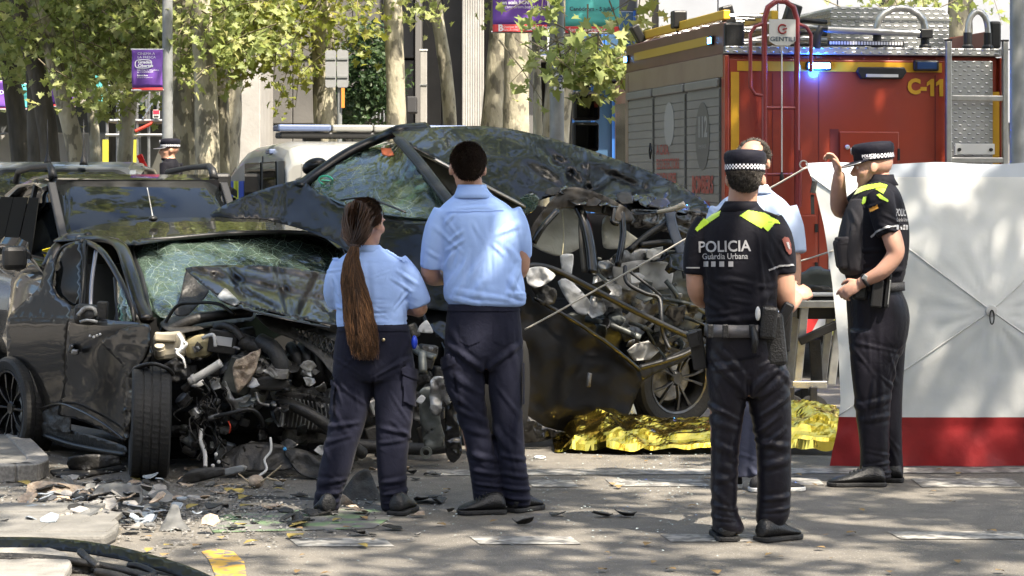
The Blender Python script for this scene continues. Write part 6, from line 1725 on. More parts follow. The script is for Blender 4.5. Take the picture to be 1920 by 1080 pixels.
# ------------------------------------------------------------------ police officer in profile, hand at the peak of the cap
def officer_side():
    D=13.25
    T=empty('person',(P(1640,350,D).x,D,0),label='police officer in profile gripping the cap peak, other hand on hip',cat='person',group='people at the crash')
    hd=Head(P(1636,314,D),-99,6,0,1.0)
    b=MB();hd.add(b,jaw=1.08,nose=1.03)
    limb(b,D,[(1646,330,.0,.062),(1650,350,.0,.068),(1648,375,.0,.08)])
    sil(b,D,[(370,1625,1680,.12,.0),(450,1600,1685,.16,.0),(530,1605,1680,.15,.0),(640,1605,1685,.14,.0)])
    for pts in ([(1634,640,-.06,.075),(1636,760,-.06,.055),(1640,880,-.06,.04)],[(1664,640,.08,.075),(1668,760,.08,.055),(1674,880,.08,.04)]):limb(b,D,pts)
    # far arm raised to the cap
    limb(b,D,[(1622,374,.19,.056),(1598,388,.20,.054),(1576,392,.16,.050),(1572,366,.08,.046),(1573,338,.02,.036),(1573,324,.0,.030)])
    hand(b,P(1573,325,D+.0),(-.30,-.05,1),(-.75,-.15,-.3),1,.8,1.0,spread=.25,curls=(.55,.75,.85,1.0))
    # near arm with its hand on the hip
    limb(b,D,[(1652,378,-.19,.056),(1664,420,-.22,.054),(1676,455,-.24,.052),(1678,478,-.24,.047),(1655,508,-.23,.042),(1628,524,-.20,.034),(1612,532,-.18,.030)])
    hand(b,P(1613,532,D-.18),(-.75,.1,-.42),(.25,.75,-.5),-1,.75,1.0,spread=.1,curls=(.35,.6,.75,.9))
    smooth_obj('body',fuse(b,.006,5),M_SKINP,T)
    s=MB()
    sil(s,D,[(332,1632,1670,.075,.0),(340,1626,1673,.085,.0),(350,1614,1679,.13,.0),(362,1603,1686,.19,.0),(385,1592,1694,.205,.0),(420,1582,1702,.20,.0),(460,1576,1703,.19,.0),(490,1578,1700,.18,.0),(515,1584,1696,.175,.0),(532,1592,1690,.165,.0),(545,1600,1684,.15,.0)],2.5)
    limb(s,D,[(1650,364,-.16,.072),(1654,390,-.20,.074),(1661,418,-.22,.070),(1667,440,-.235,.064)])
    limb(s,D,[(1634,364,.15,.072),(1615,378,.18,.070),(1597,389,.19,.064)])
    sm=fuse(s,.0075,6)
    fd=[(1640,400,1690,425,.012,.006),(1635,420,1680,440,.012,.005),(1690,470,1650,520,.014,.006),(1700,500,1640,515,.012,.005),(1600,500,1660,525,.012,.005),(1610,390,1640,380,.012,.006)]+rand_folds(45,10,1590,1695,460,530,10,40,45,.012,.004)
    fold(sm,D,fd,.0014,(13,13,10),9)
    sh=smooth_obj('shirt',sm,M_BLKT,T);bv=bvh_of(sm)
    q=MB();q.loft([ringpts(P(1651,327,D),.070,.070,n=24),ringpts(P(1651,335,D),.076,.078,n=24),ringpts(P(1651,347,D),.096,.10,n=24)],cap=False);q.build('collar',M_BLKT,sh,smooth=True,solid=.006)
    # front vest with pouches
    v=MB()
    sil(v,D,[(372,1596,1650,.17,.0),(400,1584,1650,.18,.0),(440,1574,1645,.18,.0),(480,1570,1640,.175,.0),(505,1574,1640,.165,.0),(515,1582,1635,.14,.0)],2.8)
    vm=fuse(v,.009,5);fold(vm,D,rand_folds(46,8,1580,1640,400,500,80,30,60,.012,.004),.0015,(13,13,9),10)
    ve=smooth_obj('vest',vm,pm('black cordura',(.017,.016,.021),.8,bump=.5,bs=300),T)
    box_px('pouch',D,1580,476,-.07,(.075,.16,.16),MATS['black cordura'],ve,RY(-8),.02);box_px('pouch_flap',D,1583,452,-.07,(.085,.165,.05),MATS['black cordura'],ve,RY(-8),.012)
    # hi-vis on the shoulder, sleeve marks, flag patch, lettering at the back
    drape('hi_vis_patch',D,[(1602,366),(1610,352),(1624,348),(1650,344),(1664,348),(1656,364),(1640,354),(1622,358)],bv,M_HIVIS,sh,1.0)
    drape('hi_vis_patch',D,[(1617,380),(1620,370),(1627,369),(1624,380),(1618,384)],bv,M_HIVIS,sh,.9,lift=.006);drape('hi_vis_patch',D,[(1644,366),(1649,364),(1665,376),(1664,380),(1650,373)],bv,M_HIVIS,sh,.9,lift=.006)
    drape('flag_patch',D,[(1631,390),(1645,384),(1648,391),(1633,398)],bv,pm('orange patch',(.70,.32,.04),.6),sh,.9,lift=.006)
    drape('sleeve_trim',D,[(1632,443),(1645,432),(1660,425),(1679,422.5),(1680,425),(1661,428),(1647,435),(1634,446)],bv,M_REFL,sh,.7,lift=.006)
    drape_text('back_lettering',D,'POLICIA',19,1692.5,399,bv,M_REFL,sh,.5,.36);drape_text('back_lettering',D,'Guàrdia Urbana',10,1693,412,bv,M_REFL,sh,.1,.36)
    for x in (1682,1688.5,1694,1699):drape('reflective_square',D,[(x-2,422),(x+2,422),(x+2,431),(x-2,431)],bv,M_REFL,sh,.8,lift=.005)
    t=MB()
    sil(t,D,[(528,1592,1688,.155,.0),(545,1588,1690,.165,.0),(570,1588,1700,.17,.0),(600,1590,1704,.17,.0),(640,1592,1698,.165,.0),(668,1598,1688,.14,.0)])
    sil(t,D,[(620,1592,1690,.09,-.075),(670,1594,1684,.088,-.075),(730,1600,1672,.085,-.07),(790,1607,1667,.082,-.07),(840,1612,1667,.08,-.07),(875,1612,1668,.08,-.07),(893,1606,1672,.08,-.07),(898,1612,1666,.07,-.07)])
    sil(t,D,[(620,1620,1700,.09,.085),(670,1628,1696,.088,.085),(730,1640,1692,.085,.085),(800,1646,1690,.08,.085),(860,1654,1692,.075,.085),(888,1654,1694,.072,.085)])
    tm=fuse(t,.0075,5)
    fd=[(1600,640,1690,660,.016,.005),(1640,690,1690,640,.016,.006),(1605,760,1665,742,.016,.006),(1610,785,1665,775,.016,.005),(1612,840,1666,850,.014,.006),(1610,870,1668,862,.012,.008),(1608,884,1670,880,.010,.008),(1640,600,1645,780,.02,.004),(1620,620,1624,700,.016,.004)]+rand_folds(48,14,1600,1690,640,880,70,40,60,.014,.0045)
    fold(tm,D,fd,.002,(12,12,7),11)
    smooth_obj('trousers',tm,M_NAVYS,T)
    q=MB();q.loft([ringpts(P(1640,528,D),.158,.178,n=36),ringpts(P(1640,544,D),.160,.182,n=36)],cap=False);bl=q.build('duty_belt',M_BELT,T,smooth=True,solid=.006)
    box_px('magazine_pouch',D,1644,550,-.20,(.062,.05,.15),M_BLKP,bl,RY(6),.01);box_px('baton',D,1664,545,-.20,(.03,.035,.19),M_BLKP,bl,RY(6),.012);box_px('pouch',D,1612,548,-.15,(.08,.06,.08),M_LEATH,bl,None,.015)
    box_px('belt_clip',D,1667,548,-.222,(.006,.006,.13),M_STEEL,bl,RY(6),.001)
    # wrist watch
    wr=[P(1621,527,D-.19)];q=MB();ax=(P(1655,508,D-.23)-P(1612,532,D-.18)).normalized()
    q.lathe([(.038,-.010),(.041,0),(.038,.010)],P(1624,526,D-.197),ax,20);wt=q.build('watch_strap',M_BLKP,T,smooth=True)
    q=MB();q.box(P(1622,521,D-.225),(.03,.014,.03),rot=RY(35));q.build('watch_case',M_STEEL,wt,bevel=.004)
    shoe(T,D,G(1660,912),G(1552,912),w=.052);shoe(T,D,G(1694,904),G(1612,902),w=.052)
    police_cap(hd,T,True,True,z0=.040);hd.eyes(T)
officer_side()
# ------------------------------------------------------------------ far pedestrian
def pedestrian():
    D=27.0
    T=empty('person',(P(320,350,D).x,D,0),label='distant person in dark clothes and a cap beside the broad trunk',cat='person',group='people at the crash')
    hd=Head(P(317,282,D),-70,0,0,1.0);b=MB();hd.add(b)
    limb(b,D,[(317,290,0,.058),(318,300,0,.065)])
    sil(b,D,[(298,310,330,.1,0),(312,306,337,.15,0),(345,308,336,.15,0),(375,308,334,.15,0),(400,309,333,.14,0)])
    for dx in (-6,6):limb(b,D,[(320+dx,390,0,.09),(320+dx,480,0,.065),(320+dx,600,0,.05)])
    limb(b,D,[(309,306,-.1,.06),(308,340,-.15,.05),(310,370,-.15,.04)]);limb(b,D,[(333,306,.1,.06),(334,340,.12,.05),(332,370,.1,.04)])
    hand(b,P(310,370,D-.15),(0,0,-1),(1,0,0));hand(b,P(332,370,D+.1),(0,0,-1),(-1,0,0))
    me=fuse(b,.012,4);body=smooth_obj('body',me,[M_SKIN,M_BLKT],T)
    zs=P(0,297,D).z
    me.polygons.foreach_set('material_index',[1 if p.center.z<zs else 0 for p in me.polygons])
    police_cap(hd,T,True,z0=.036)
pedestrian()
# ================================================================== sheet-metal helpers for the wrecks
from mathutils.geometry import delaunay_2d_cdt
def tps(pts):
    """smooth depth surface through control points (px, py, D)"""
    A=np.array([(p[0]/100.,p[1]/100.)for p in pts]);d=np.array([p[2]for p in pts],float);n=len(A)
    def U(r2):return np.where(r2>1e-12,r2*np.log(r2+1e-12),0)
    K=U(((A[:,None]-A[None])**2).sum(2))+np.eye(n)*.02;Q=np.hstack([np.ones((n,1)),A])
    M=np.block([[K,Q],[Q.T,np.zeros((3,3))]]);s=np.linalg.lstsq(M,np.concatenate([d,np.zeros(3)]),rcond=None)[0]
    def f(x,y):
        q=np.array((x/100.,y/100.));return float(U(((A-q)**2).sum(1))@s[:n]+s[n]+s[n+1]*q[0]+s[n+2]*q[1])
    return f
def plane3(a,b,c):
    A,B_,C=P(*a),P(*b),P(*c);n=(B_-A).cross(C-A)
    def f(x,y):
        d=P(x,y,1.0)-Vector((0,0,H));return (A-Vector((0,0,H))).dot(n)/d.dot(n)
    return f
def const(D):return lambda x,y:D
def ridge(amp,sc,seed=0.,amp2=0.,ang=0.,st=1.0):
    """creased dents: sharp ridges plus soft hollows (offsets in metres)"""
    ca,sa=math.cos(R(ang)),math.sin(R(ang))
    def f(x,y):
        u,v=(x*ca+y*sa)*sc,(-x*sa+y*ca)*sc*st
        w=mnoise.noise(Vector((u*.6+seed,v*.6,seed)))*.7
        a=1-abs(mnoise.noise(Vector((u+w,v+seed*3+w,seed*1.3))))*2.2
        b=1-abs(mnoise.noise(Vector((u*2.3+9+w,v*2.3+seed,4.1))))*2.2
        return -amp*a-amp*.45*b+amp2*mnoise.noise(Vector((u*.5,v*.5+7,seed)))
    return f
def panel(name,poly,Df,mat,parent,step=9.,dent=None,thick=.004,holes=(),smooth=True,curve=True,jag=0.,kind=None,label=None):
    """sheet part: outline read as (px, py), depth from Df, creased by dent; a shell with real thickness"""
    pts=list(poly)
    if curve:
        out=[];n=len(pts)
        for i in range(n):
            p0,p1,p2,p3=pts[i-1],pts[i],pts[(i+1)%n],pts[(i+2)%n];L=math.hypot(p2[0]-p1[0],p2[1]-p1[1]);k=max(1,int(L/step))
            for j in range(k):
                t=j/k;c=[]
                for a in (0,1):
                    m1=(p2[a]-p0[a])*.32;m2=(p3[a]-p1[a])*.32
                    h=(2*t**3-3*t**2+1)*p1[a]+(t**3-2*t**2+t)*m1+(-2*t**3+3*t**2)*p2[a]+(t**3-t**2)*m2;c.append(h)
                out.append(tuple(c))
        pts=out
    if jag:
        rj=random.Random(len(pts));pts=[(x+rj.uniform(-jag,jag),y+rj.uniform(-jag,jag))for x,y in pts]
    def inside(x,y,pl):
        c=False;j=len(pl)-1
        for i in range(len(pl)):
            (xi,yi),(xj,yj)=pl[i],pl[j]
            if (yi>y)!=(yj>y)and x<(xj-xi)*(y-yi)/(yj-yi)+xi:c=not c
            j=i
        return c
    V=[Vector(p)for p in pts];E=[(i,(i+1)%len(pts))for i in range(len(pts))]
    for h in holes:
        b=len(V);V+=[Vector(p)for p in h];E+=[(b+i,b+(i+1)%len(h))for i in range(len(h))]
    xs,ys=[p[0]for p in pts],[p[1]for p in pts];rg=random.Random(7);nb=[Vector(p)for p in V]
    y=min(ys);r=0
    while y<max(ys):
        x=min(xs)+(r%2)*step/2
        while x<max(xs):
            q=(x+rg.uniform(-.2,.2)*step,y+rg.uniform(-.2,.2)*step)
            if inside(*q,pts)and not any(inside(*q,h)for h in holes)and min((abs(q[0]-v.x)+abs(q[1]-v.y))for v in nb)>step*.55:V.append(Vector(q))
            x+=step
        y+=step*.87;r+=1
    vo,eo,fo,*_=delaunay_2d_cdt(V,E,[],0,1e-4)
    fs=[]
    for f in fo:
        cx=sum(vo[i].x for i in f)/len(f);cy=sum(vo[i].y for i in f)/len(f)
        if inside(cx,cy,pts)and not any(inside(cx,cy,h)for h in holes):fs.append(tuple(reversed(f)))
    mb=MB();mb.add([P(v.x,v.y,Df(v.x,v.y)+(dent(v.x,v.y)if dent else 0))for v in vo],fs)
    me=mb.mesh(name,mat,smooth=smooth,fixn=False)
    bm=bmesh.new();bm.from_mesh(me);bmesh.ops.delete(bm,geom=[v for v in bm.verts if not v.link_faces],context='VERTS');bmesh.ops.recalc_face_normals(bm,faces=bm.faces)
    if bm.faces and sum(f.normal.y for f in bm.faces)>0:bmesh.ops.reverse_faces(bm,faces=bm.faces)
    bm.to_mesh(me);bm.free()
    o=link(name,me,parent)
    if thick:
        m=o.modifiers.new('solid','SOLIDIFY');m.thickness=thick;m.offset=-1
    return tag(o,label=label,kind=kind)
def strip(name,pts,w,mat,parent,h=None,n=8,smooth=True):
    """bent bar or tube through (px, py, D)"""
    ps=[P(*p)for p in pts];fp=[]
    for i in range(len(ps)-1):
        p0,p1,p2,p3=ps[max(i-1,0)],ps[i],ps[i+1],ps[min(i+2,len(ps)-1)]
        for k in range(5):
            t=k/5;fp.append(p0*(-.5*t**3+t**2-.5*t)+p1*(1.5*t**3-2.5*t**2+1)+p2*(-1.5*t**3+2*t**2+.5*t)+p3*(.5*t**3-.5*t**2))
    fp.append(ps[-1]);rr=[w]*len(fp)if not hasattr(w,'__len__')else [lerp(w[0],w[-1],i/(len(fp)-1))for i in range(len(fp))]
    q=MB();q.tube(fp,rr,n,flat=h or 1.);return q.build(name,mat,parent,smooth=smooth)
def paint_black(name,col,flake=0.,rough=.10,dust=.25,coat=1.):
    m,nt,b=nodes_of(name);N,L=nt.nodes,nt.links
    b.inputs['Base Color'].default_value=(*col,1);b.inputs['Roughness'].default_value=.35;b.inputs['Metallic'].default_value=flake
    b.inputs['Specular IOR Level'].default_value=.08;b.inputs['Coat Weight'].default_value=coat;b.inputs['Coat Roughness'].default_value=.03;b.inputs['Coat IOR'].default_value=1.42
    tc=N.new('ShaderNodeTexCoord');nz=N.new('ShaderNodeTexNoise');nz.inputs['Scale'].default_value=5;nz.inputs['Detail'].default_value=9;nz.inputs['Roughness'].default_value=.65
    L.new(tc.outputs['Object'],nz.inputs['Vector'])
    mr=N.new('ShaderNodeMapRange');mr.inputs[1].default_value=.58;mr.inputs[2].default_value=.85;mr.inputs[3].default_value=.012;mr.inputs[4].default_value=dust*.35
    L.new(nz.outputs[0],mr.inputs[0]);L.new(mr.outputs[0],b.inputs['Coat Roughness'])
    mx=N.new('ShaderNodeMix');mx.data_type='RGBA';mx.inputs[6].default_value=(*col,1);mx.inputs[7].default_value=(col[0]+.05*dust,col[1]+.044*dust,col[2]+.035*dust,1)
    m2=N.new('ShaderNodeMapRange');m2.inputs[1].default_value=.62;m2.inputs[2].default_value=.9;L.new(nz.outputs[0],m2.inputs[0])
    L.new(m2.outputs[0],mx.inputs[0]);L.new(mx.outputs[2],b.inputs['Base Color'])
    nb=N.new('ShaderNodeTexNoise');nb.inputs['Scale'].default_value=7;nb.inputs['Detail'].default_value=2;L.new(tc.outputs['Object'],nb.inputs['Vector'])
    bp=N.new('ShaderNodeBump');bp.inputs['Strength'].default_value=.04;bp.inputs['Distance'].default_value=.03;L.new(nb.outputs[0],bp.inputs['Height'])
    L.new(bp.outputs[0],b.inputs['Coat Normal'])
    return m
M_PBROWN=paint_black('dark bronze car paint',(.007,.006,.005),.15,dust=.02,coat=.7)
M_PBLACK=paint_black('deep black car paint',(.003,.0034,.0042),.0,dust=.02,coat=.42)
M_PBLACKC=paint_black('scuffed black car paint',(.006,.0056,.0052),.0,dust=.25)
M_TRIM=pm('black rubber trim',(.007,.007,.007),.45,bump=.1,bs=80)
M_PLAS=pm('scratched black plastic',(.009,.0088,.0085),.5,var=.5,vs=14,col2=(.026,.024,.021),bump=.3,bs=50)
M_PLASG=pm('grey black plastic',(.026,.025,.023),.55,var=.4,vs=14,bump=.25,bs=60)
M_CAST=pm('cast aluminium',(.36,.35,.33),.5,metal=.5,var=.6,vs=16,col2=(.04,.036,.03),bump=.4,bs=60)
M_BARE=pm('bare bent steel',(.44,.44,.43),.4,metal=.6,var=.6,vs=9,col2=(.06,.055,.05),bump=.2,bs=40)
M_PRIMER=pm('grey green primed steel',(.13,.14,.13),.42,metal=.35,var=.6,vs=8,col2=(.03,.032,.03),bump=.15,bs=30)
M_CREAM=pm('cream plastic',(.36,.32,.24),.5,var=.3,vs=9)
M_BAG=cloth_mat('cream airbag cloth',(.62,.59,.49),.85,.2,.08)
M_BAGW=cloth_mat('white airbag cloth',(.50,.50,.49),.85,.2,.06)
M_TAN=pm('torn beige foam',(.38,.31,.235),.8,var=.4,vs=22,col2=(.24,.18,.13),bump=.6,bs=60)
M_GREYIN=pm('grey interior trim',(.06,.057,.052),.75,var=.2,vs=5)
M_VOID=pm('sooty black inside',(.002,.002,.002),.8)  # near-black colour stands in for deep shade inside the wrecks
def cracked_glass(name,tint,dens=9.,amount=.5,opac=.35):
    m=bpy.data.materials.new(name);m.use_nodes=True;nt=m.node_tree;N,L=nt.nodes,nt.links;N.clear()
    tc=N.new('ShaderNodeTexCoord')
    nz=N.new('ShaderNodeTexNoise');nz.inputs['Scale'].default_value=4;L.new(tc.outputs['Object'],nz.inputs['Vector'])
    wr=N.new('ShaderNodeMix');wr.data_type='VECTOR';wr.inputs[0].default_value=.05;L.new(tc.outputs['Object'],wr.inputs[4]);L.new(nz.outputs[1],wr.inputs[5])
    masks=[]
    for sc,w in ((dens,.010),(dens*3.1,.020),(dens*.5,.006)):
        v=N.new('ShaderNodeTexVoronoi');v.feature='DISTANCE_TO_EDGE';v.inputs['Scale'].default_value=sc;L.new(wr.outputs[1],v.inputs['Vector'])
        r=N.new('ShaderNodeMapRange');r.inputs[1].default_value=0;r.inputs[2].default_value=w;r.inputs[3].default_value=1;r.inputs[4].default_value=0;L.new(v.outputs['Distance'],r.inputs[0]);masks.append(r)
    n2=N.new('ShaderNodeTexNoise');n2.inputs['Scale'].default_value=2.2;n2.inputs['Detail'].default_value=5;L.new(tc.outputs['Object'],n2.inputs['Vector'])
    r2=N.new('ShaderNodeMapRange');r2.inputs[1].default_value=.42;r2.inputs[2].default_value=.62;L.new(n2.outputs[0],r2.inputs[0])
    mu=N.new('ShaderNodeMath');mu.operation='MULTIPLY';L.new(masks[1].outputs[0],mu.inputs[0]);L.new(r2.outputs[0],mu.inputs[1])
    mxm=N.new('ShaderNodeMath');mxm.operation='MAXIMUM';L.new(masks[0].outputs[0],mxm.inputs[0]);L.new(mu.outputs[0],mxm.inputs[1])
    mx3=N.new('ShaderNodeMath');mx3.operation='MAXIMUM';L.new(mxm.outputs[0],mx3.inputs[0]);L.new(masks[2].outputs[0],mx3.inputs[1])
    cm=N.new('ShaderNodeMath');cm.operation='MULTIPLY';cm.inputs[1].default_value=amount;L.new(mx3.outputs[0],cm.inputs[0])
    tr=N.new('ShaderNodeBsdfTransparent');tr.inputs[0].default_value=(*tint,1)
    df=N.new('ShaderNodeBsdfPrincipled');df.inputs['Base Color'].default_value=(.075,.115,.09,1);df.inputs['Roughness'].default_value=.06;df.inputs['Specular IOR Level'].default_value=.8  # greenish diffuse colour stands in for foliage reflected in the glass
    gl=N.new('ShaderNodeMixShader');gl.inputs[0].default_value=opac;L.new(tr.outputs[0],gl.inputs[1]);L.new(df.outputs[0],gl.inputs[2])
    lw=N.new('ShaderNodeFresnel');lw.inputs[0].default_value=1.5
    gs=N.new('ShaderNodeBsdfGlossy');gs.inputs['Roughness'].default_value=.03
    g2=N.new('ShaderNodeMixShader');L.new(lw.outputs[0],g2.inputs[0]);L.new(gl.outputs[0],g2.inputs[1]);L.new(gs.outputs[0],g2.inputs[2])
    bp=N.new('ShaderNodeBump');bp.inputs['Strength'].default_value=.35;bp.inputs['Distance'].default_value=.02
    v4=N.new('ShaderNodeTexVoronoi');v4.inputs['Scale'].default_value=dens*1.3;L.new(wr.outputs[1],v4.inputs['Vector']);L.new(v4.outputs['Distance'],bp.inputs['Height'])
    L.new(bp.outputs[0],gs.inputs['Normal'])
    cr=N.new('ShaderNodeBsdfPrincipled');cr.inputs['Base Color'].default_value=(.40,.47,.42,1);cr.inputs['Roughness'].default_value=.3
    fin=N.new('ShaderNodeMixShader');L.new(cm.outputs[0],fin.inputs[0]);L.new(g2.outputs[0],fin.inputs[1]);L.new(cr.outputs[0],fin.inputs[2])
    o=N.new('ShaderNodeOutputMaterial');L.new(fin.outputs[0],o.inputs[0])
    return m
M_CRACK=cracked_glass('cracked green windscreen',(.55,.72,.60),10.,.34,.42)
M_CRACK2=cracked_glass('shattered windscreen',(.55,.74,.60),7.,.30,.34)
M_TINT=pm('dark tinted glass',(.006,.0065,.0065),.06,spec=.3)
def tyre(name,c,axis,r,w,rim_r,parent,rim_mat,spokes=10,kind='multi',tread=True):
    """wheel part: tyre with grooved tread, rim, spokes and hub; axis points outwards"""
    c=Vector(c);ax=Vector(axis).normalized();n=90
    q=ax.to_track_quat('Z','Y').to_matrix()
    prof=[(rim_r,-w*.40),(rim_r*1.08,-w*.47),(r*.90,-w*.52),(r*.965,-w*.47),(r*.985,-w*.40),(r*.985,-w*.24),(r*.965,-w*.235),(r*.965,-w*.20),(r*.992,-w*.195),(r*.995,-w*.03),(r*.972,-w*.025),(r*.972,w*.025),(r*.995,w*.03),(r*.992,w*.195),(r*.965,w*.20),(r*.965,w*.235),(r*.985,w*.24),(r*.985,w*.40),(r*.965,w*.47),(r*.90,w*.52),(rim_r*1.08,w*.47),(rim_r,w*.40)]
    rings=[]
    for j in range(n*2):
        a=math.pi*j/n;cut=(j%3==0)
        ring=[]
        for k,(pr,h)in enumerate(prof):
            rr=pr
            if tread and cut and pr>r*.98:rr=pr-r*.010
            ring.append(c+q@Vector((rr*math.cos(a+h*.5),rr*math.sin(a+h*.5),h)))
        rings.append(ring)
    m=MB();rings.append(rings[0]);m.loft(rings,cap=False,closed=False);T_=m.build('wheel',M_RUB,parent,smooth=35,doubles=True)
    def L(r_,a,h):return c+q@Vector((r_*math.cos(a),r_*math.sin(a),h))
    m=MB();rp=[(rim_r*1.05,w*.43),(rim_r*1.03,w*.46),(rim_r*.97,w*.44),(rim_r*.93,w*.30),(rim_r*.90,-w*.35),(rim_r*1.0,-w*.42)]
    rg=[[L(a,2*math.pi*j/48,h)for a,h in rp]for j in range(49)];m.loft(rg,cap=False,closed=False);m.build('rim',rim_mat,T_,smooth=40,doubles=True)
    m=MB();m.lathe([(.02,w*.36),(rim_r*.16,w*.37),(rim_r*.22,w*.30),(rim_r*.22,w*.1)],c,ax,20);m.build('hub',rim_mat,T_,smooth=40)
    m=MB();m.lathe([(.01,-w*.05),(rim_r*.72,-w*.04),(rim_r*.72,-w*.12)],c,ax,28);m.build('brake_disc',M_BARE,T_,smooth=40)
    m=MB();m.lathe([(.01,-w*.30),(rim_r*.93,-w*.30),(rim_r*.93,-w*.34)],c,ax,28);m.build('back_plate',M_VOID,T_)
    for k in range(spokes):
        a=2*math.pi*k/spokes;da=(.10 if kind=='multi' else .20)
        for s in ((-1,1)if kind=='twin' else (0,)):
            m=MB();a0,a1=a+s*.10,a+s*da*1.2
            vs=[]
            for rr_,aa,hw,h0 in ((rim_r*.15,a0,.16,.34),(rim_r*.55,(a0+a1)/2,.055,.40),(rim_r*.95,a1,.05,.38)):
                vs.append([L(rr_,aa-hw,h0*w),L(rr_,aa+hw,h0*w),L(rr_,aa+hw*.8,(h0-.14)*w),L(rr_,aa-hw*.8,(h0-.14)*w)])
            m.loft(vs);m.build('spoke',rim_mat,T_,bevel=.002)
    return T_
M_RIMB=pm('gloss black alloy',(.02,.02,.02),.22,metal=.6,var=.3,vs=20)
M_RIMG=pm('dark grey alloy',(.10,.10,.10),.35,metal=.8,var=.3,vs=20)
# ================================================================== wrecked dark hatchback (left)
def wreck_hatchback():
    T=empty('wrecked_car',(P(300,350,14.4).x,14.4,0),label='crushed dark bronze hatchback with its engine laid bare and cracked windscreen',cat='car',group='wrecked cars')
    O=P(35,350,14.95);O.z=0;f=Vector((.57,-.82,0));l=Vector((.82,.57,0))
    def c1(u,v,z):return O+f*u+l*v+Vector((0,0,z))
    def lbox(name,u0,u1,v0,v1,z0,z1,m,bevel=.02):
        q=MB();M=Matrix((f,l,Vector((0,0,1)))).transposed()
        q.box(c1((u0+u1)/2,(v0+v1)/2,(z0+z1)/2),(u1-u0,v1-v0,z1-z0),rot=M);return q.build(name,m,T,bevel=bevel)
    side=lambda x,y:14.95-.00592*(x-35)+(.0007*max(0,600-y))-.10*math.exp(-((y-620)/120.)**2)
    # ---- hidden structure so that the car is whole
    lbox('floor_pan',-.6,1.5,.12,1.62,.18,.34,M_VOID);lbox('firewall',1.22,1.28,.14,1.6,.34,.85,M_VOID,.005)
    lbox('dashboard',.95,1.24,.16,1.58,.62,.88,M_PLAS,.05)
    for v in (.25,.98):
        s=lbox('seat',.15,.62,v,v+.5,.34,.55,M_GREYIN,.06)
        q=MB();M=Matrix((f,l,Vector((0,0,1)))).transposed()@Matrix.Rotation(R(-14),3,'Y');q.box(c1(.10,v+.25,.82),(.14,.48,.62),rot=M);q.build('backrest',M_GREYIN,s,bevel=.05)
        q=MB();q.box(c1(.02,v+.25,1.18),(.10,.26,.16),rot=M);q.build('headrest',M_GREYIN,s,bevel=.04)
    lbox('rear_seat',-.42,-.28,.35,1.6,.34,.85,M_GREYIN,.06)
    # far flank, tail
    q=MB();q.prism([c1(u,1.95,z)for u,z in ((-.5,.35),(-.55,.7),(-.52,.95),(-.45,1.26),(-.1,1.30),(.2,1.22),(.7,.86),(1.7,.72),(1.8,.6),(1.7,.3))],l*.04);q.build('far_flank',M_PBROWN,T,bevel=.01)
    q=MB();q.prism([c1(-.5,v,z)for v,z in ((.3,.3),(1.9,.3),(1.9,.9),(1.65,1.22),(.5,1.22),(.3,.9))],f*.05);q.build('tailgate',M_PBROWN,T,bevel=.02)
    # ---- roof
    RD=tps([(110,447,15.35),(160,430,15.7),(245,452,14.85),(330,409,16.35),(330,447,14.98),(450,408,16.6),(450,438,15.2),(560,436,15.4),(560,417,16.4),(645,462,15.55),(620,440,15.9),(200,420,16.0),(200,447,15.05)])
    panel('roof',[(100,452),(125,437),(180,422),(250,413),(340,408),(450,408),(540,414),(600,428),(640,447),(652,468),(640,470),(612,449),(560,437),(450,438),(335,447),(252,459),(200,452),(150,450)],RD,M_PBROWN,T,9,ridge(.010,.02,2.1))
    strip('aerial',[(287,410,15.9),(284,395,15.9),(276,352,15.85)],[.006,.003],M_WHITE,T,n=6);q=MB();q.ell(P(287,410,15.9),(.03,.04,.02));q.build('aerial_base',M_TRIM,T,smooth=True)
    # ---- windscreen, with its torn edge and rubber seal
    WD=plane3((252,458,14.85),(645,465,15.55),(285,592,14.05))
    bow=lambda x,y:-.06*math.sin(max(0,min(1,(x-250)/400.))*math.pi)+.02*mnoise.noise(Vector((x*.03,y*.03,2)))
    panel('windscreen',[(255,461),(335,449),(450,440),(560,439),(610,451),(642,472),(650,520),(650,575),(400,600),(300,594),(281,560),(264,510)],WD,M_CRACK,T,10,lambda x,y:bow(x,y)+.012*mnoise.noise(Vector((x*.11,y*.11,5))),thick=.006)
    strip('windscreen_seal',[(283,596,14.0),(266,520,14.4),(250,459,14.84),(335,446,14.96),(450,437,15.17),(562,436,15.38),(614,449,15.5),(648,474,15.5)],.014,M_TRIM,T)
    # pale airbags and papers seen through the glass
    panel('airbag',[(278,560),(300,538),(335,540),(350,570),(330,600),(290,600)],lambda x,y:WD(x,y)+.12,M_BAG,T,8,ridge(.012,.05,3));panel('dash_paper',[(512,505),(540,480),(580,500),(590,528),(540,530)],lambda x,y:WD(x,y)+.10,M_WHITE,T,9,None,curve=False);panel('dash_paper',[(360,500),(390,478),(405,500),(380,515)],lambda x,y:WD(x,y)+.10,M_BAGW,T,9,None,curve=False)
    # ---- A pillar, door pillars and roof rail on the near side
    strip('pillar',[(150,449,15.1),(195,449,14.9),(226,462,14.55),(243,505,14.2),(258,560,13.9),(276,600,13.7)],.042,M_PBROWN,T,.6,10)
    strip('pillar',[(157,452,14.95),(155,520,14.45),(152,600,14.3)],.026,M_TRIM,T,.7);strip('pillar',[(88,500,15.05),(104,468,15.15),(128,448,15.25),(165,446,15.1)],.040,M_PBROWN,T,.6,10)
    # ---- near flank
    dn=ridge(.0015,.010,5.3,.035)
    QP=[(14,600),(40,570),(72,540),(84,500),(95,478),(103,500),(98,535),(106,556),(134,575),(128,610),(124,660),(126,720),(118,770),(100,782),(86,772),(72,735),(58,698),(42,680),(26,690),(15,700)]
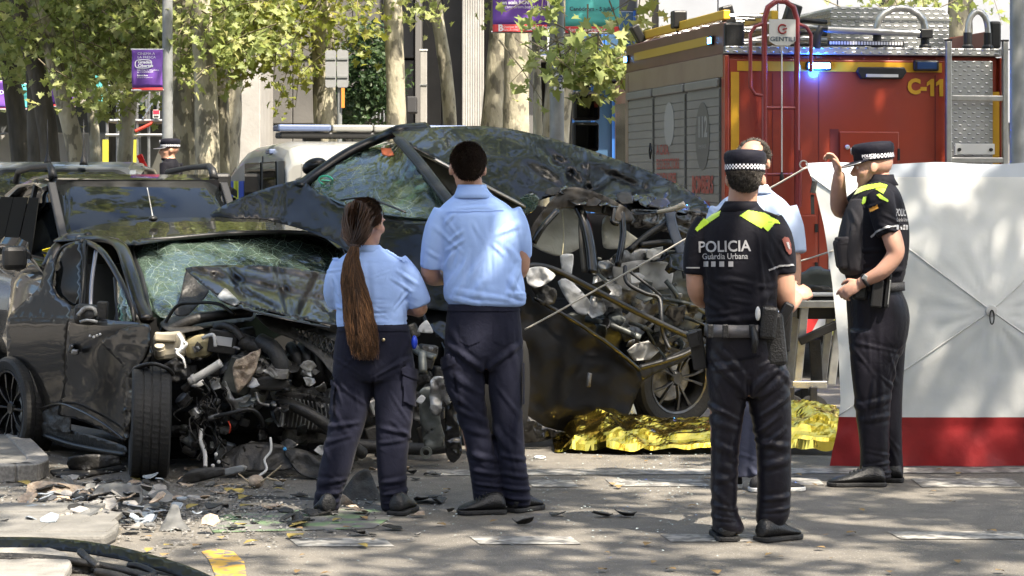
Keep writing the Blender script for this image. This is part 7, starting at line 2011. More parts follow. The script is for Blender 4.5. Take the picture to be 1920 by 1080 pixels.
    panel('rear_quarter_panel',QP,side,M_PBROWN,T,8,dn)
    panel('rear_window',[(99,536),(104,497),(119,466),(153,455),(152,560),(135,573),(108,556)],lambda x,y:side(x,y)+.05,M_TINT,T,9)
    strip('window_trim',[(97,540,14.82),(102,497,14.86),(118,464,14.85),(154,453,14.7)],.010,M_TRIM,T)
    # front door, buckled and pushed out at its leading edge
    DP=[(133,580),(160,585),(205,600),(262,606),(270,640),(262,672),(244,690),(238,720),(236,780),(234,826),(180,800),(130,782),(108,776),(120,720),(124,650)]
    sc_=lambda x,y:side(x,y)-.05-.10*math.exp(-((x-200)/50.)**2-((y-620)/50.)**2)+.06*math.exp(-((x-225)/26.)**2-((y-720)/70.)**2)-.03*math.exp(-((x-170)/25.)**2-((y-740)/40.)**2)
    d=panel('front_door',DP,sc_,M_PBROWN,T,7,ridge(.002,.012,8.1,.06))
    strip('door_window_frame',[(157,452,14.75),(190,470,14.2),(222,520,13.9),(246,575,13.72),(250,606,13.68)],.018,M_PBROWN,d);strip('door_window_frame',[(160,452,14.6),(156,520,14.35),(150,590,14.2)],.013,M_TRIM,d)
    strip('door_window_frame',[(216,520,13.94),(219,565,13.86),(222,604,13.80)],.012,M_TRIM,d);strip('door_window_frame',[(180,470,14.35),(172,530,14.25),(170,590,14.15)],.012,pm('pale window channel',(.25,.25,.27),.4,metal=.5),d)
    panel('quarter_glass',[(219,526),(230,545),(247,600),(224,604)],lambda x,y:side(x,y)+.02,M_CRACK,d,8)
    q=MB();q.box(P(134,654,14.17),(.03,.05,.055),rot=RY(20));q.build('door_handle',M_RIMG,d,bevel=.01);q=MB();q.box(P(141,660,14.08),(.04,.05,.03),rot=RY(10));q.build('door_lock',M_BARE,d,bevel=.008)
    strip('door_crease',[(76,766,14.62),(110,757,14.36),(150,770,14.12),(195,795,13.88),(235,826,13.7)],.007,M_PBROWN,d)
    for i,(x,y)in enumerate(((169,630),(176,632),(182,629),(188,627))):q=MB();q.ell(P(x,y,side(x,y)-.16),(.008,.006,.008));q.build('chip',M_WHITE,d)
    panel('torn_lower_door',[(80,772),(110,762),(130,770),(131,812),(100,806),(84,795)],lambda x,y:side(x,y)-.03,M_PLAS,T,6,ridge(.02,.07,4.4))
    panel('sill',[(80,792),(130,806),(190,822),(236,838),(236,856),(180,848),(120,838),(84,818)],lambda x,y:side(x,y)-.02+.0015*(y-800),M_PLAS,T,7,ridge(.012,.04,3.))
    strip('sill_edge',[(84,816,14.62),(130,832,14.34),(185,844,14.03),(236,852,13.75)],.014,M_TRIM,T)
    # crumpled wing behind the wheel
    panel('front_wing',[(236,700),(262,668),(272,640),(286,660),(276,700),(268,690),(250,760),(240,822),(233,826),(232,760)],lambda x,y:side(x,y)-.08,M_PBROWN,T,6,ridge(.03,.05,6.7))
    panel('wing_shard',[(190,640),(240,612),(278,608),(282,640),(262,690),(236,705),(225,680)],lambda x,y:side(x,y)-.10,M_PBROWN,T,7,ridge(.025,.025,2.9))
    # broken mirror with its innards showing
    mh=MB();mh.box(P(168,590,13.95),(.17,.10,.115),rot=RY(6));mh=mh.build('wing_mirror',M_PLAS,T,bevel=.025)
    strip('mirror_motor',[(146,592,13.86),(160,578,13.86),(176,580,13.86),(182,592,13.86)],.014,M_CAST,mh);strip('mirror_motor',[(150,604,13.86),(165,600,13.86),(185,604,13.86)],.010,M_BARE,mh)
    q=MB();q.lathe([(.03,0),(.03,.02),(.015,.03)],P(170,592,13.88),(0,-1,0),14);q.build('mirror_gear',M_PLASG,mh)
    strip('mirror_foot',[(192,604,13.92),(206,625,13.85),(214,645,13.82)],[.05,.03],M_PLASG,mh,.6)
    q=MB();q.box(P(192,583,13.88),(.06,.06,.11),rot=RY(3));q.build('mirror_bracket',M_PLASG,mh,bevel=.01)
    # ---- wheels
    wf=tyre('wheel',P(281,791,13.42),(-.985,-.17,.03),.312,.205,.215,T,M_RIMB,10)
    wr_=tyre('wheel',P(40,764,14.95)+Vector((0,0,.0)),(-.82,-.57,0),.318,.205,.225,T,M_RIMB,10)
    strip('arch_liner',[(246,705,13.45),(258,690,13.35),(285,682,13.28),(312,690,13.3),(322,700,13.35)],.022,M_PLAS,T,.5)
    # ---- crumpled bonnet
    HD=tps([(350,503,13.97),(430,497,14.10),(520,497,14.22),(640,520,14.42),(705,560,14.4),(395,545,13.70),(470,575,13.50),(540,592,13.45),(620,608,13.62),(690,600,14.0),(500,545,13.85),(600,560,14.0)])
    hr_=ridge(.030,.011,1.7,.05,20,1.6)
    def hdent(x,y):
        o=hr_(x,y)
        for (a,b),(c,d),h,w in (((425,497),(470,575),.07,12),((520,500),(545,592),.08,12),((352,505),(600,562),.06,10),((600,512),(560,596),.07,11),((400,520),(520,580),.05,8),((640,522),(660,602),.07,11),((450,500),(640,530),.04,8)):
            L2=(c-a)**2+(d-b)**2;t=max(0,min(1,((x-a)*(c-a)+(y-b)*(d-b))/L2));o+=h*max(0,1-math.hypot(x-a-t*(c-a),y-b-t*(d-b))/w)
        return o
    hood=panel('bonnet',[(348,503),(372,499),(430,497),(500,498),(560,504),(620,514),(680,535),(712,565),(700,598),(660,606),(620,608),(570,598),(525,588),(470,574),(425,558),(398,546),(376,530),(360,516)],HD,M_PBROWN,T,5.5,hdent)
    panel('bonnet_edge',[(396,545),(430,560),(480,577),(540,592),(620,609),(618,614),(540,600),(470,583),(420,567)],lambda x,y:HD(x,y)+.01,M_PBLACKC,hood,6,ridge(.01,.04,3.));panel('bonnet_inner',[(350,504),(372,530),(392,546),(352,590),(326,588),(338,555)],lambda x,y:13.98+.004*(590-y),M_PLAS,hood,6,ridge(.02,.03,6.))
    panel('bonnet_bare_patch',[(408,556),(422,540),(436,552),(450,566),(440,572),(420,564)],lambda x,y:HD(x,y)-.035,M_BARE,hood,5,ridge(.012,.06,9.))
    strip('bonnet_stay',[(300,625,13.9),(330,575,13.9),(368,568,13.85),(410,570,13.8),(440,590,13.75)],.010,M_TRIM,T)
    # scuttle and torn grille net
    panel('scuttle',[(300,606),(350,575),(420,568),(480,580),(470,602),(400,612),(330,625)],plane3((300,606,13.9),(480,580,14.3),(400,615,13.75)),M_PLAS,T,8,ridge(.02,.03,2.2))
    strip('scuttle_roll',[(315,622,13.8),(360,600,13.8),(420,590,13.85),(470,585,13.95)],.03,M_PLAS,T)
    gd=plane3((488,592,13.6),(640,640,13.75),(560,660,13.55))
    gp=panel('grille_frame',[(480,590),(540,598),(620,622),(680,650),(700,690),(690,740),(640,720),(600,672),(560,640),(510,620)],gd,M_PLASG,T,8,ridge(.015,.02,4.),holes=[[(545,612),(600,628),(652,654),(668,690),(640,690),(610,655),(570,630)]])
    for i in range(10):
        x=552+i*11.5;y0=613+i*4.6
        strip('grille_bar',[(x,y0,13.64),(x+8,y0+26,13.62)],.0055,M_PLASG,gp,n=5);strip('grille_bar',[(x+12,y0,13.64),(x-2,y0+24,13.62)],.0055,M_PLASG,gp,n=5)
    # ---- engine bay
    bay=lambda x,y:14.05+.0008*(x-300)
    panel('bay_wall',[(236,640),(300,600),(480,575),(720,610),(840,640),(860,850),(700,866),(400,862),(330,870),(236,850)],lambda x,y:bay(x,y)+.35,M_VOID,T,30,None)  # black backing sheet, its colour supplies the bay's shade
    rg=random.Random(21)
    mats=[M_PLAS,M_PLASG,M_CAST,M_PLAS,M_PRIMER,M_PLASG,M_BARE]
    def lump(name,px,py,D,s,m,rot=None,bevel=.012):q=MB();q.box(P(px,py,D),s,rot=rot or (Matrix.Rotation(rg.uniform(-.5,.5),3,'Y')@Matrix.Rotation(rg.uniform(-.5,.5),3,'Z')));return q.build(name,m,T,bevel=bevel)
    def can(name,px,py,D,r,h,ax,m):q=MB();q.lathe([(r*.6,-h/2),(r,-h/2+.006),(r,h*.1),(r*.94,h*.12),(r*.94,h/2-.006),(r*.55,h/2)],P(px,py,D),ax,20);return q.build(name,m,T,smooth=35)
    # gearbox, engine block, intake manifold
    eb=lump('engine_block',590,770,13.95,(.42,.34,.34),M_CAST,Matrix.Rotation(R(20),3,'Z'),.03)
    for i in range(14):q=MB();q.box(P(rg.uniform(545,640),rg.uniform(715,825),13.74+rg.random()*.05),(rg.uniform(.02,.09),.05,rg.uniform(.02,.09)),rot=RY(rg.uniform(-30,30)));q.build('block_boss',rg.choice([M_CAST,M_BARE,M_PLAS]),eb,bevel=.006)
    for i in range(5):strip('intake_runner',[(545+i*20,650,13.75),(556+i*20,668,13.66),(560+i*20,700,13.68),(556+i*20,722,13.8)],.033,M_PLAS,T)
    can('gearbox',462,700,13.78,.13,.24,(.3,-1,.1),M_CAST);can('gearbox_bell',470,735,13.72,.10,.16,(.2,-1,.3),M_BARE)
    lump('engine_mount',450,705,13.62,(.16,.10,.20),M_PRIMER,RY(20));panel('torn_foam',[(436,690),(444,676),(470,664),(489,655),(480,690),(464,716),(446,738),(440,720)],lambda x,y:13.48,M_TAN,T,6,ridge(.025,.05,7.),.02);panel('mount_plate',[(422,715),(440,748),(470,740),(475,765),(450,775),(424,750)],const(13.55),M_BARE,T,7,ridge(.01,.04,3.),.01)
    # white bottle, bracket and expansion tank
    tk=lump('washer_tank',318,648,13.62,(.17,.14,.15),M_CREAM,RY(-4),.03);q=MB();q.box(P(310,632,13.54),(.12,.03,.05),rot=RY(4));q.build('tank_rib',M_CREAM,tk,bevel=.01);can('tank_neck',300,655,13.55,.03,.07,(0,-.6,1),M_CREAM)
    lump('coolant_tank',372,650,13.72,(.16,.12,.13),pm('yellowed plastic',(.42,.36,.20),.5,var=.3),RY(-10),.04)
    strip('white_bracket',[(335,626,13.48),(343,640,13.46),(340,654,13.45),(332,662,13.44),(343,672,13.44),(348,690,13.45)],[.018,.012],pm('snapped white plastic',(.66,.66,.64),.45),T,.5);strip('white_bracket',[(343,640,13.46),(350,645,13.45),(340,656,13.45),(328,655,13.45)],.012,pm('snapped white plastic',(.66,.66,.64)),T,.5)
    panel('crumpled_duct',[(305,685),(330,672),(350,690),(348,712),(320,716),(304,705)],const(13.45),M_PLAS,T,5,ridge(.03,.06,8.),.01)
    # battery, alternator, bent radiator
    bt=lump('battery',420,640,13.72,(.16,.14,.13),M_PLAS,RY(8),.008);q=MB();q.box(P(420,640,13.645),(.09,.004,.05),rot=RY(8));q.build('battery_label',M_BAGW,bt)
    al=can('alternator',486,690,13.56,.055,.10,(.3,-1,.1),M_CAST)
    for k in range(8):a=2*math.pi*k/8;q=MB();q.box(P(486,690,13.50)+Vector((.035*math.cos(a),0,.035*math.sin(a))),(.010,.02,.022),rot=RY(-math.degrees(a)));q.build('alternator_slot',M_VOID,al)
    rd_=panel('radiator',[(520,735),(600,742),(652,760),(648,820),(600,812),(530,800),(515,770)],lambda x,y:13.62+.0006*(x-520),M_PLASG,T,8,ridge(.02,.02,4.6),.02)
    for k in range(16):strip('radiator_fin',[(524+k*7.6,742+k*1.3,13.575),(528+k*7.6,768+k*1.3,13.585),(524+k*7.6,798+k*.9,13.58)],.004,M_BARE,rd_,n=5)
    # big hoses and pipes
    def hose(pts,r,m,name='hose',n=10):return strip(name,pts,r,m,T,n=n)
    hose([(488,640,13.62),(510,652,13.56),(524,675,13.52),(528,704,13.52)],.046,M_PLASG,'intake_hose',14);can('hose_clip',525,699,13.51,.052,.06,(.1,-.1,1),M_BARE)
    panel('plastic_tray',[(476,712),(500,705),(540,712),(541,728),(505,734),(474,726)],const(13.50),M_PLASG,T,8,None,.03)
    hose([(355,716,13.48),(380,702,13.47),(415,680,13.46)],.024,pm('grey tube',(.34,.34,.33),.5),'grey_tube');can('tube_collar',365,710,13.48,.029,.03,(.8,0,.5),MATS['grey tube'])
    hose([(404,615,13.7),(420,610,13.66),(440,618,13.62),(455,636,13.6)],.022,M_PLAS);hose([(380,634,13.62),(400,628,13.58),(404,650,13.58)],.010,M_WHITE,'bent_pipe');hose([(524,752,13.6),(560,765,13.52),(600,788,13.5),(640,822,13.55),(680,850,13.7)],.034,M_PLAS,'radiator_hose',12)
    hose([(392,784,13.4),(430,775,13.36),(470,768,13.36),(488,782,13.4),(492,800,13.45)],.012,M_TRIM);hose([(392,784,13.4),(412,779,13.38)],.014,M_BARE,'silver_ferrule');hose([(515,772,13.5),(524,766,13.48),(530,775,13.48),(528,800,13.48)],.009,M_BARE,'bent_pipe')
    hose([(378,805,13.45),(376,825,13.42),(384,850,13.4),(385,875,13.38)],.012,M_WHITE,'steel_rod');hose([(507,820,13.4),(508,845,13.38),(496,862,13.36),(500,880,13.34),(486,892,13.32)],.007,M_WHITE,'brake_pipe')
    hose([(480,735,13.5),(486,755,13.48),(505,760,13.48)],.010,M_BARE,'bent_pipe')
    panel('underbody_cover',[(415,860),(440,838),(480,828),(530,835),(560,862),(540,880),(460,882),(420,878)],lambda x,y:13.45+.002*(880-y),M_PLAS,T,8,ridge(.03,.025,5.),.01);panel('underbody_cover',[(530,840),(575,845),(620,870),(645,890),(600,898),(560,885)],lambda x,y:13.4+.002*(890-y),M_PLASG,T,8,ridge(.03,.03,7.),.01)
    # wiring
    for i in range(26):
        x,y=rg.uniform(360,420),rg.uniform(690,800);pts=[(x,y,13.45)]
        for k in range(4):x+=rg.uniform(-16,16);y+=rg.uniform(4,26);pts.append((x,y,13.42+rg.uniform(-.05,.1)))
        hose(pts,rg.choice([.003,.004,.006]),rg.choice([M_TRIM,M_TRIM,M_PLAS,M_PLASG]),'wire',5)
    hose([(428,790,13.4),(432,800,13.38),(430,812,13.4)],.004,pm('red wire',(.5,.05,.02),.4),'wire',5)
    for (x,y,c)in ((405,852,M_WHITE),(410,866,M_WHITE),(399,873,M_WHITE),(534,842,pm('blue plug',(.05,.25,.5),.4))):lump('connector',x,y,13.38,(.022,.02,.022),c)
    # miscellaneous hardware through the bay
    for i in range(110):
        x,y=rg.uniform(335,660),rg.uniform(625,850)
        if y<640+(x-480)*.35 and x>480:y+=60
        s=rg.uniform(.025,.10);D=13.62+rg.random()*.4;m=rg.choice(mats)
        if rg.random()<.45:can('engine_part',x,y,D,s*.5,s*rg.uniform(.6,1.6),(rg.uniform(-1,1),rg.uniform(-1,.2),rg.uniform(-1,1)),m)
        else:lump('engine_part',x,y,D,(s,s*.8,s*rg.uniform(.4,1.3)),m)
    for i in range(58):
        x,y=rg.uniform(345,655),rg.uniform(640,850);s=rg.uniform(8,24);D=13.44+rg.random()*.3;n=rg.randint(5,8)
        if y<640+(x-480)*.4 and x>470:y+=70
        poly=[(x+s*rg.uniform(.35,1.)*math.cos(2*math.pi*k/n),y+s*.8*rg.uniform(.35,1.)*math.sin(2*math.pi*k/n))for k in range(n)]
        gx,gy=rg.uniform(-.008,.008),rg.uniform(-.008,.008)
        panel('torn_sheet',poly,lambda a,b,D=D,gx=gx,gy=gy,x=x,y=y:D+gx*(a-x)+gy*(b-y),rg.choice([M_BARE,M_CAST,M_PRIMER,M_PLAS,M_BARE,M_BAGW,M_PLASG]),T,6,ridge(.03,.06,i*1.3),.004,curve=False)
    # what shows between the two people and right of them
    for i in range(46):
        x,y=rg.uniform(640,850),rg.uniform(600,850);s=rg.uniform(.03,.12);D=13.9+(x-640)*.002+rg.random()*.3
        lump('engine_part',x,y,D,(s,s*.8,s*rg.uniform(.5,1.5)),rg.choice(mats))
    panel('headlamp_shard',[(800,600),(786,612),(782,622),(812,624)],const(13.9),M_BAGW,T,6,None,.01);panel('chassis_leg',[(785,735),(815,728),(828,800),(830,838),(796,838)],lambda x,y:13.85,M_PRIMER,T,8,ridge(.012,.03,3.),.05,holes=[[(797,812),(800,809),(803,812),(800,815)],[(806,806),(809,803),(812,806),(809,809)]])
    panel('silver_duct',[(808,712),(835,708),(846,750),(838,760),(830,748),(826,778),(808,774)],const(13.8),M_BARE,T,6,ridge(.03,.05,8.),.01);panel('loose_tag',[(780,752),(790,740),(798,746),(790,758)],const(13.75),M_BAGW,T,5,None,.004)
    q=MB();pp=P(799,848,13.75);q.loft([[pp+Vector((rr_*math.cos(a),y_,rr_*math.sin(a)))for a in [2*math.pi*k/20 for k in range(21)]]for rr_,y_ in ((.034,0),(.034,-.02),(.018,-.02),(.018,0),(.034,0))],cap=False,closed=False);q.build('towing_eye',M_PRIMER,T,smooth=40)
    strip('subframe',[(640,832,13.9),(720,838,13.95),(790,842,14.0),(835,838,14.05)],.045,M_PLASG,T,.8);strip('strut',[(770,640,14.1),(785,660,14.0),(815,670,13.95)],.03,M_PRIMER,T,.6);strip('strut',[(792,660,13.95),(793,700,13.9)],.025,M_PRIMER,T)
    panel('bumper_hanging',[(835,765),(850,740),(862,800),(866,850),(850,868),(836,850)],const(13.85),M_PBLACKC,T,7,ridge(.03,.04,4.),.008)
wreck_hatchback()
# ================================================================== wrecked black car riding up behind it
def wreck_black():
    T=empty('wrecked_car',(P(1050,350,15.8).x,15.8,0),label='overturning black car with caved-in roof, torn side and hanging door',cat='car',group='wrecked cars')
    # bonnet
    BD=tps([(395,402,15.2),(480,358,15.42),(565,338,15.66),(580,350,15.58),(640,385,15.25),(720,405,14.98),(860,430,14.5),(880,520,14.3),(800,565,14.3),(650,460,14.85),(520,415,15.2),(420,412,15.1)])
    panel('bonnet',[(394,403),(425,382),(480,359),(530,344),(565,337),(585,352),(640,384),(700,404),(780,415),(860,420),(890,500),(870,580),(790,575),(700,520),(640,462),(575,432),(500,412),(440,409)],BD,M_PBLACK,T,9,ridge(.022,.012,3.3,.05,30,1.4))
    panel('bonnet_torn_edge',[(640,440),(700,470),(790,520),(850,560),(842,640),(790,600),(700,540),(648,480)],lambda x,y:BD(x,y)+.10,M_PBLACKC,T,9,ridge(.03,.02,5.))
    panel('front_wing',[(398,402),(480,404),(560,420),(650,440),(690,520),(620,560),(400,540)],const(16.9),M_PBLACK,T,18,ridge(.02,.012,4.))
    # front mass under the bonnet
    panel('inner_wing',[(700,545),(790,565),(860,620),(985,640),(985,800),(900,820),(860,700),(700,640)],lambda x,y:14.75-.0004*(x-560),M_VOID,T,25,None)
    # windscreen
    WD=tps([(578,345,15.68),(660,292,15.85),(742,264,15.95),(752,270,15.55),(800,330,15.1),(855,400,14.65),(760,405,14.85),(660,385,15.2),(700,340,15.4)])
    panel('windscreen',[(577,347),(610,322),(660,292),(705,273),(742,264),(756,276),(795,322),(840,380),(862,404),(800,410),(720,402),(650,386),(605,366)],WD,M_CRACK2,T,9,ridge(.010,.03,7.,.02),.006)
    strip('pillar',[(558,352,15.6),(590,328,15.75),(650,288,15.9),(705,262,16.0),(745,246,15.85),(800,240,16.1)],.045,M_PBLACK,T,.7,10);strip('pillar',[(748,262,15.55),(785,304,15.15),(830,362,14.75),(868,408,14.5)],.040,M_TRIM,T,.6,10)
    panel('orange_sticker',[(714,277),(733,278),(739,291),(728,293),(716,289)],lambda x,y:WD(x,y)-.02,pm('orange sticker',(.65,.14,.04),.5),T,5,None,.002,curve=False)
    q=MB();cc=P(611,338,WD(611,338)-.03)
    q.tube([cc+Vector((.045*math.cos(t),0,.028*math.sin(t)-.004*math.cos(t)))for t in [2*math.pi*k/20 for k in range(21)]],.006,5);q.tube([cc+Vector((-.03,0,0)),cc+Vector((.03,0,-.004))],.005,5);q.build('green_permit',pm('green print',(.03,.30,.20),.5),T)
    # things behind the glass: dashboard, wheel, airbag
    panel('dashboard',[(600,372),(700,378),(850,400),(840,420),(720,415),(620,390)],lambda x,y:WD(x,y)+.18,M_PLAS,T,14);panel('airbag',[(690,330),(740,300),(790,330),(800,370),(720,372)],lambda x,y:WD(x,y)+.35,M_BAG,T,10,ridge(.02,.03,4.))
    q=MB();wc=P(668,350,15.75);q.tube([wc+Vector((.17*math.cos(t),.06*math.sin(t),.16*math.sin(t)))for t in [2*math.pi*k/24 for k in range(25)]],.016,7);q.build('steering_wheel',M_PLAS,T,smooth=True)
    # wiper / mirror on the far side
    q=MB();q.ell(P(590,312,16.0),(.085,.06,.055),RY(-18));q.build('far_mirror',M_PBLACK,T,smooth=True);strip('wiper',[(640,375,15.2),(690,372,15.05),(760,398,14.75)],.010,M_TRIM,T,.6)
    # roof: smooth ahead, caved in behind
    RD=tps([(738,246,15.80),(752,266,15.45),(820,239,16.1),(900,237,16.35),(860,318,15.5),(920,350,15.5),(985,386,15.55),(1000,250,16.45),(1100,352,15.95),(1030,362,15.75),(1330,392,16.7),(1200,314,16.65),(1100,280,16.55),(1180,385,16.1),(1260,392,16.4),(1000,300,16.0),(1120,318,16.25)])
    rd=ridge(.030,.013,2.6,.03)
    rd2=ridge(.045,.022,4.9,.06)
    crs=[((1100,356),(1015,275),.07,12),((1100,356),(1090,285),.08,10),((1110,358),(1180,308),.09,11),((1140,370),(1260,345),.08,10),((1050,352),(985,310),.05,12),((1180,392),(1310,378),.09,9),((1040,300),(1150,330),.05,9),((1150,330),(1240,372),.07,9),((1070,320),(1060,355),.05,7),((1205,345),(1220,390),.06,7),((1260,360),(1240,395),.06,7)]
    def crease(x,y):
        o=0.
        for (a,b),(c,d),h,w in crs:
            L2=(c-a)**2+(d-b)**2;t=max(0,min(1,((x-a)*(c-a)+(y-b)*(d-b))/L2));e=math.hypot(x-a-t*(c-a),y-b-t*(d-b));o+=h*max(0,1-e/w)*(1-.6*t)
        return o
    def dent(x,y):
        k=max(0.,min(1.,(x-950)/160.));return rd(x,y)*.35*(1-k)+rd2(x,y)*k+.12*k*math.exp(-((y-345)/28.)**2)+crease(x,y)
    panel('roof',[(736,249),(765,243),(820,238),(900,236),(960,242),(1030,258),(1100,279),(1160,300),(1220,322),(1275,348),(1318,374),(1334,396),(1300,402),(1250,396),(1190,402),(1140,382),(1095,372),(1045,366),(1010,376),(985,392),(960,378),(920,352),(860,320),(805,292),(760,268)],RD,M_PBLACK,T,6,dent)
    rq=random.Random(51)
    for i in range(13):
        x=1040+i*22;y=362+(i*2.6)+rq.uniform(-8,10);s_=rq.uniform(14,26);n=7
        poly=[(x+s_*rq.uniform(.5,1.)*math.cos(2*math.pi*k/n),y+s_*.6*rq.uniform(.5,1.)*math.sin(2*math.pi*k/n))for k in range(n)]
        gx,gy=rq.uniform(-.006,.006),rq.uniform(-.012,.002)
        panel('crushed_edge',poly,lambda a,b,gx=gx,gy=gy,x=x,y=y:RD(a,b)-.05+gx*(a-x)+gy*(b-y),M_PBLACKC if i%3 else pm('scraped rusty black',(.030,.025,.020)),T,5,ridge(.03,.06,i*2.1),.004,curve=False)
    strip('roof_rail',[(757,270,15.5),(805,294,15.45),(860,323,15.42),(925,357,15.45),(985,388,15.5)],.022,pm('dull chrome trim',(.30,.28,.25),.3,metal=.8),T,.6)
    # side window with the empty cabin behind
    panel('side_glass',[(855,398),(800,330),(862,326),(925,360),(975,386),(968,400),(910,402)],const(15.75),pm('smoked side glass',(.16,.15,.13),.25),T,14);panel('curtain_airbag',[(762,276),(805,298),(870,332),(930,364),(980,392),(975,398),(900,392),(858,372),(815,330),(780,300)],lambda x,y:15.62+.0002*(x-760),pm('grey beige trim',(.24,.22,.18),.75,var=.3,vs=6),T,9,ridge(.012,.02,5.))
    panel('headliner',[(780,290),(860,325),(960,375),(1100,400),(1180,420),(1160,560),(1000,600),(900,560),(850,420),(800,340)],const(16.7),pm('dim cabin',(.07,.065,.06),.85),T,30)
    panel('shattered_side_glass',[(975,372),(998,362),(1012,372),(1000,396),(978,404)],const(15.5),M_CRACK2,T,6,ridge(.01,.05,3.),.005)
    # torn cant rail
    panel('cant_rail',[(990,452),(1000,420),(1022,390),(1048,360),(1075,350),(1110,358),(1150,375),(1180,394),(1190,412),(1172,420),(1140,404),(1100,396),(1060,390),(1040,398),(1015,430),(1000,462)],lambda x,y:15.55+.0022*(x-990),pm('scraped rusty black',(.030,.025,.020),.38,metal=.4,var=.8,vs=14,col2=(.14,.11,.075),bump=.6,bs=40),T,6,ridge(.022,.05,6.2))
    strip('pillar',[(1000,455,15.4),(1018,425,15.42),(1045,395,15.5)],.022,M_PBLACKC,T);strip('pillar',[(1084,388,15.75),(1098,420,15.7),(1108,470,15.65),(1112,512,15.6)],.040,M_PBLACKC,T,.6);strip('pillar',[(1090,395,15.72),(1090,450,15.68),(1096,510,15.62)],.018,M_GREYIN,T);strip('pillar',[(1165,395,15.95),(1168,440,15.9),(1158,500,15.85)],.022,M_PBLACKC,T);strip('pillar_loop',[(1130,400,15.85),(1136,385,15.85),(1150,392,15.85),(1148,415,15.82),(1160,420,15.82)],.016,M_PBLACKC,T)
    # cream curtain airbags
    panel('curtain_airbag',[(990,452),(1012,425),(1042,394),(1075,392),(1090,420),(1092,460),(1070,474),(1042,480),(1010,468)],const(15.85),M_BAG,T,7,ridge(.018,.022,3.1,.03,80,.5),.006);panel('curtain_airbag',[(1130,412),(1150,402),(1175,432),(1202,454),(1170,466),(1132,464)],const(16.05),M_BAG,T,7,ridge(.018,.03,5.1),.006)
    strip('seat_belt',[(1054,396,15.75),(1057,440,15.72),(1053,500,15.7),(1060,520,15.68)],.022,pm('yellowed webbing',(.42,.38,.24),.8),T,.15)
    # inner metal: sill, seat frames, wheel housing
    ib=panel('cabin_void',[(985,460),(1100,400),(1200,400),(1330,400),(1335,640),(1250,740),(1000,720),(960,560)],const(16.9),M_VOID,T,40)  # near-black sheet painted as the darkness of the cabin
    panel('inner_panel',[(1125,505),(1165,470),(1230,470),(1245,520),(1240,580),(1215,620),(1160,610),(1120,580),(1112,540)],lambda x,y:16.0+.0015*(x-1110),M_BARE,T,7,ridge(.018,.03,2.4),.006,holes=[[(1168,575),(1180,568),(1186,578),(1176,590),(1166,586)],[(1205,555),(1220,550),(1222,565),(1208,570)],[(1140,530),(1152,524),(1156,536),(1144,544)]])
    panel('inner_panel',[(1150,500),(1200,488),(1260,495),(1255,540),(1200,545),(1160,540)],lambda x,y:15.92+.0015*(x-1110),pm('pale foam panel',(.46,.45,.42),.7,var=.4,vs=8),T,7,ridge(.02,.03,6.6),.006);panel('wheel_housing',[(1210,480),(1270,470),(1320,500),(1330,580),(1300,620),(1240,610),(1220,560)],lambda x,y:16.15+.0012*(x-1210),M_PRIMER,T,7,ridge(.022,.025,8.8),.006);panel('floor_side',[(1060,590),(1120,580),(1200,615),(1280,640),(1240,690),(1180,700),(1120,660),(1070,625)],lambda x,y:16.1+.001*(x-1060),M_PRIMER,T,8,ridge(.02,.02,4.2),.006)
    rg=random.Random(33)
    for i in range(13):
        x,y=rg.uniform(1105,1320),rg.uniform(480,670);a=rg.uniform(-.6,1.2);L_=rg.uniform(20,80)
        strip('bent_strut',[(x,y,15.8+rg.random()*.3),(x+L_*math.cos(a)*.5+rg.uniform(-8,8),y+L_*math.sin(a)*.5,15.75+rg.random()*.3),(x+L_*math.cos(a),y+L_*math.sin(a),15.8+rg.random()*.4)],rg.uniform(.005,.018),rg.choice([M_PRIMER,M_BARE,M_PBLACKC,M_PLAS,M_PRIMER]),T,n=6)
    for i in range(34):
        q=MB();s=rg.uniform(.025,.08);q.box(P(rg.uniform(1110,1315),rg.uniform(480,670),15.95+rg.random()*.3),(s,s*.6,s*rg.uniform(.5,1.4)),rot=RY(rg.uniform(-40,40)));q.build('bracket',rg.choice([M_PRIMER,M_BARE,M_PLASG,M_CAST]),T,bevel=.006)
    for i in range(26):
        x,y=rg.uniform(1110,1315),rg.uniform(475,660);s=rg.uniform(14,38);D=15.72+rg.random()*.35;n=rg.randint(5,8)
        poly=[(x+s*rg.uniform(.4,1.)*math.cos(2*math.pi*k/n),y+s*.8*rg.uniform(.4,1.)*math.sin(2*math.pi*k/n))for k in range(n)]
        gx,gy=rg.uniform(-.006,.006),rg.uniform(-.006,.006)
        panel('torn_sheet',poly,lambda a,b,D=D,gx=gx,gy=gy,x=x,y=y:D+gx*(a-x)+gy*(b-y),rg.choice([M_PRIMER,M_BARE,M_PBLACKC,M_PRIMER,MATS.get('pale foam panel',M_BARE)]),T,6,ridge(.03,.05,i*1.7),.004,curve=False)
    strip('seat_rail',[(1098,598,15.85),(1150,612,15.8),(1200,634,15.8)],.024,M_PRIMER,T);strip('seat_rail',[(1112,560,15.8),(1108,590,15.8),(1118,520,15.9)],.02,M_BARE,T)
    strip('belt_reel',[(1255,395,16.0),(1262,430,15.9),(1280,480,15.85),(1290,520,15.85)],.035,pm('slate strap',(.05,.06,.08),.6),T,.25);strip('rear_frame',[(1180,470,15.9),(1215,440,15.95),(1255,415,16.0),(1255,400,16.0)],.024,M_TRIM,T);strip('rear_frame',[(1200,460,15.9),(1250,455,15.95),(1310,465,16.1)],.022,M_TRIM,T);strip('rear_frame',[(1285,470,15.9),(1310,500,15.95),(1325,560,16.0),(1320,600,16.0)],.02,M_PBLACKC,T);strip('rear_frame',[(1240,560,15.8),(1290,570,15.8),(1330,590,15.85)],.016,M_PRIMER,T)
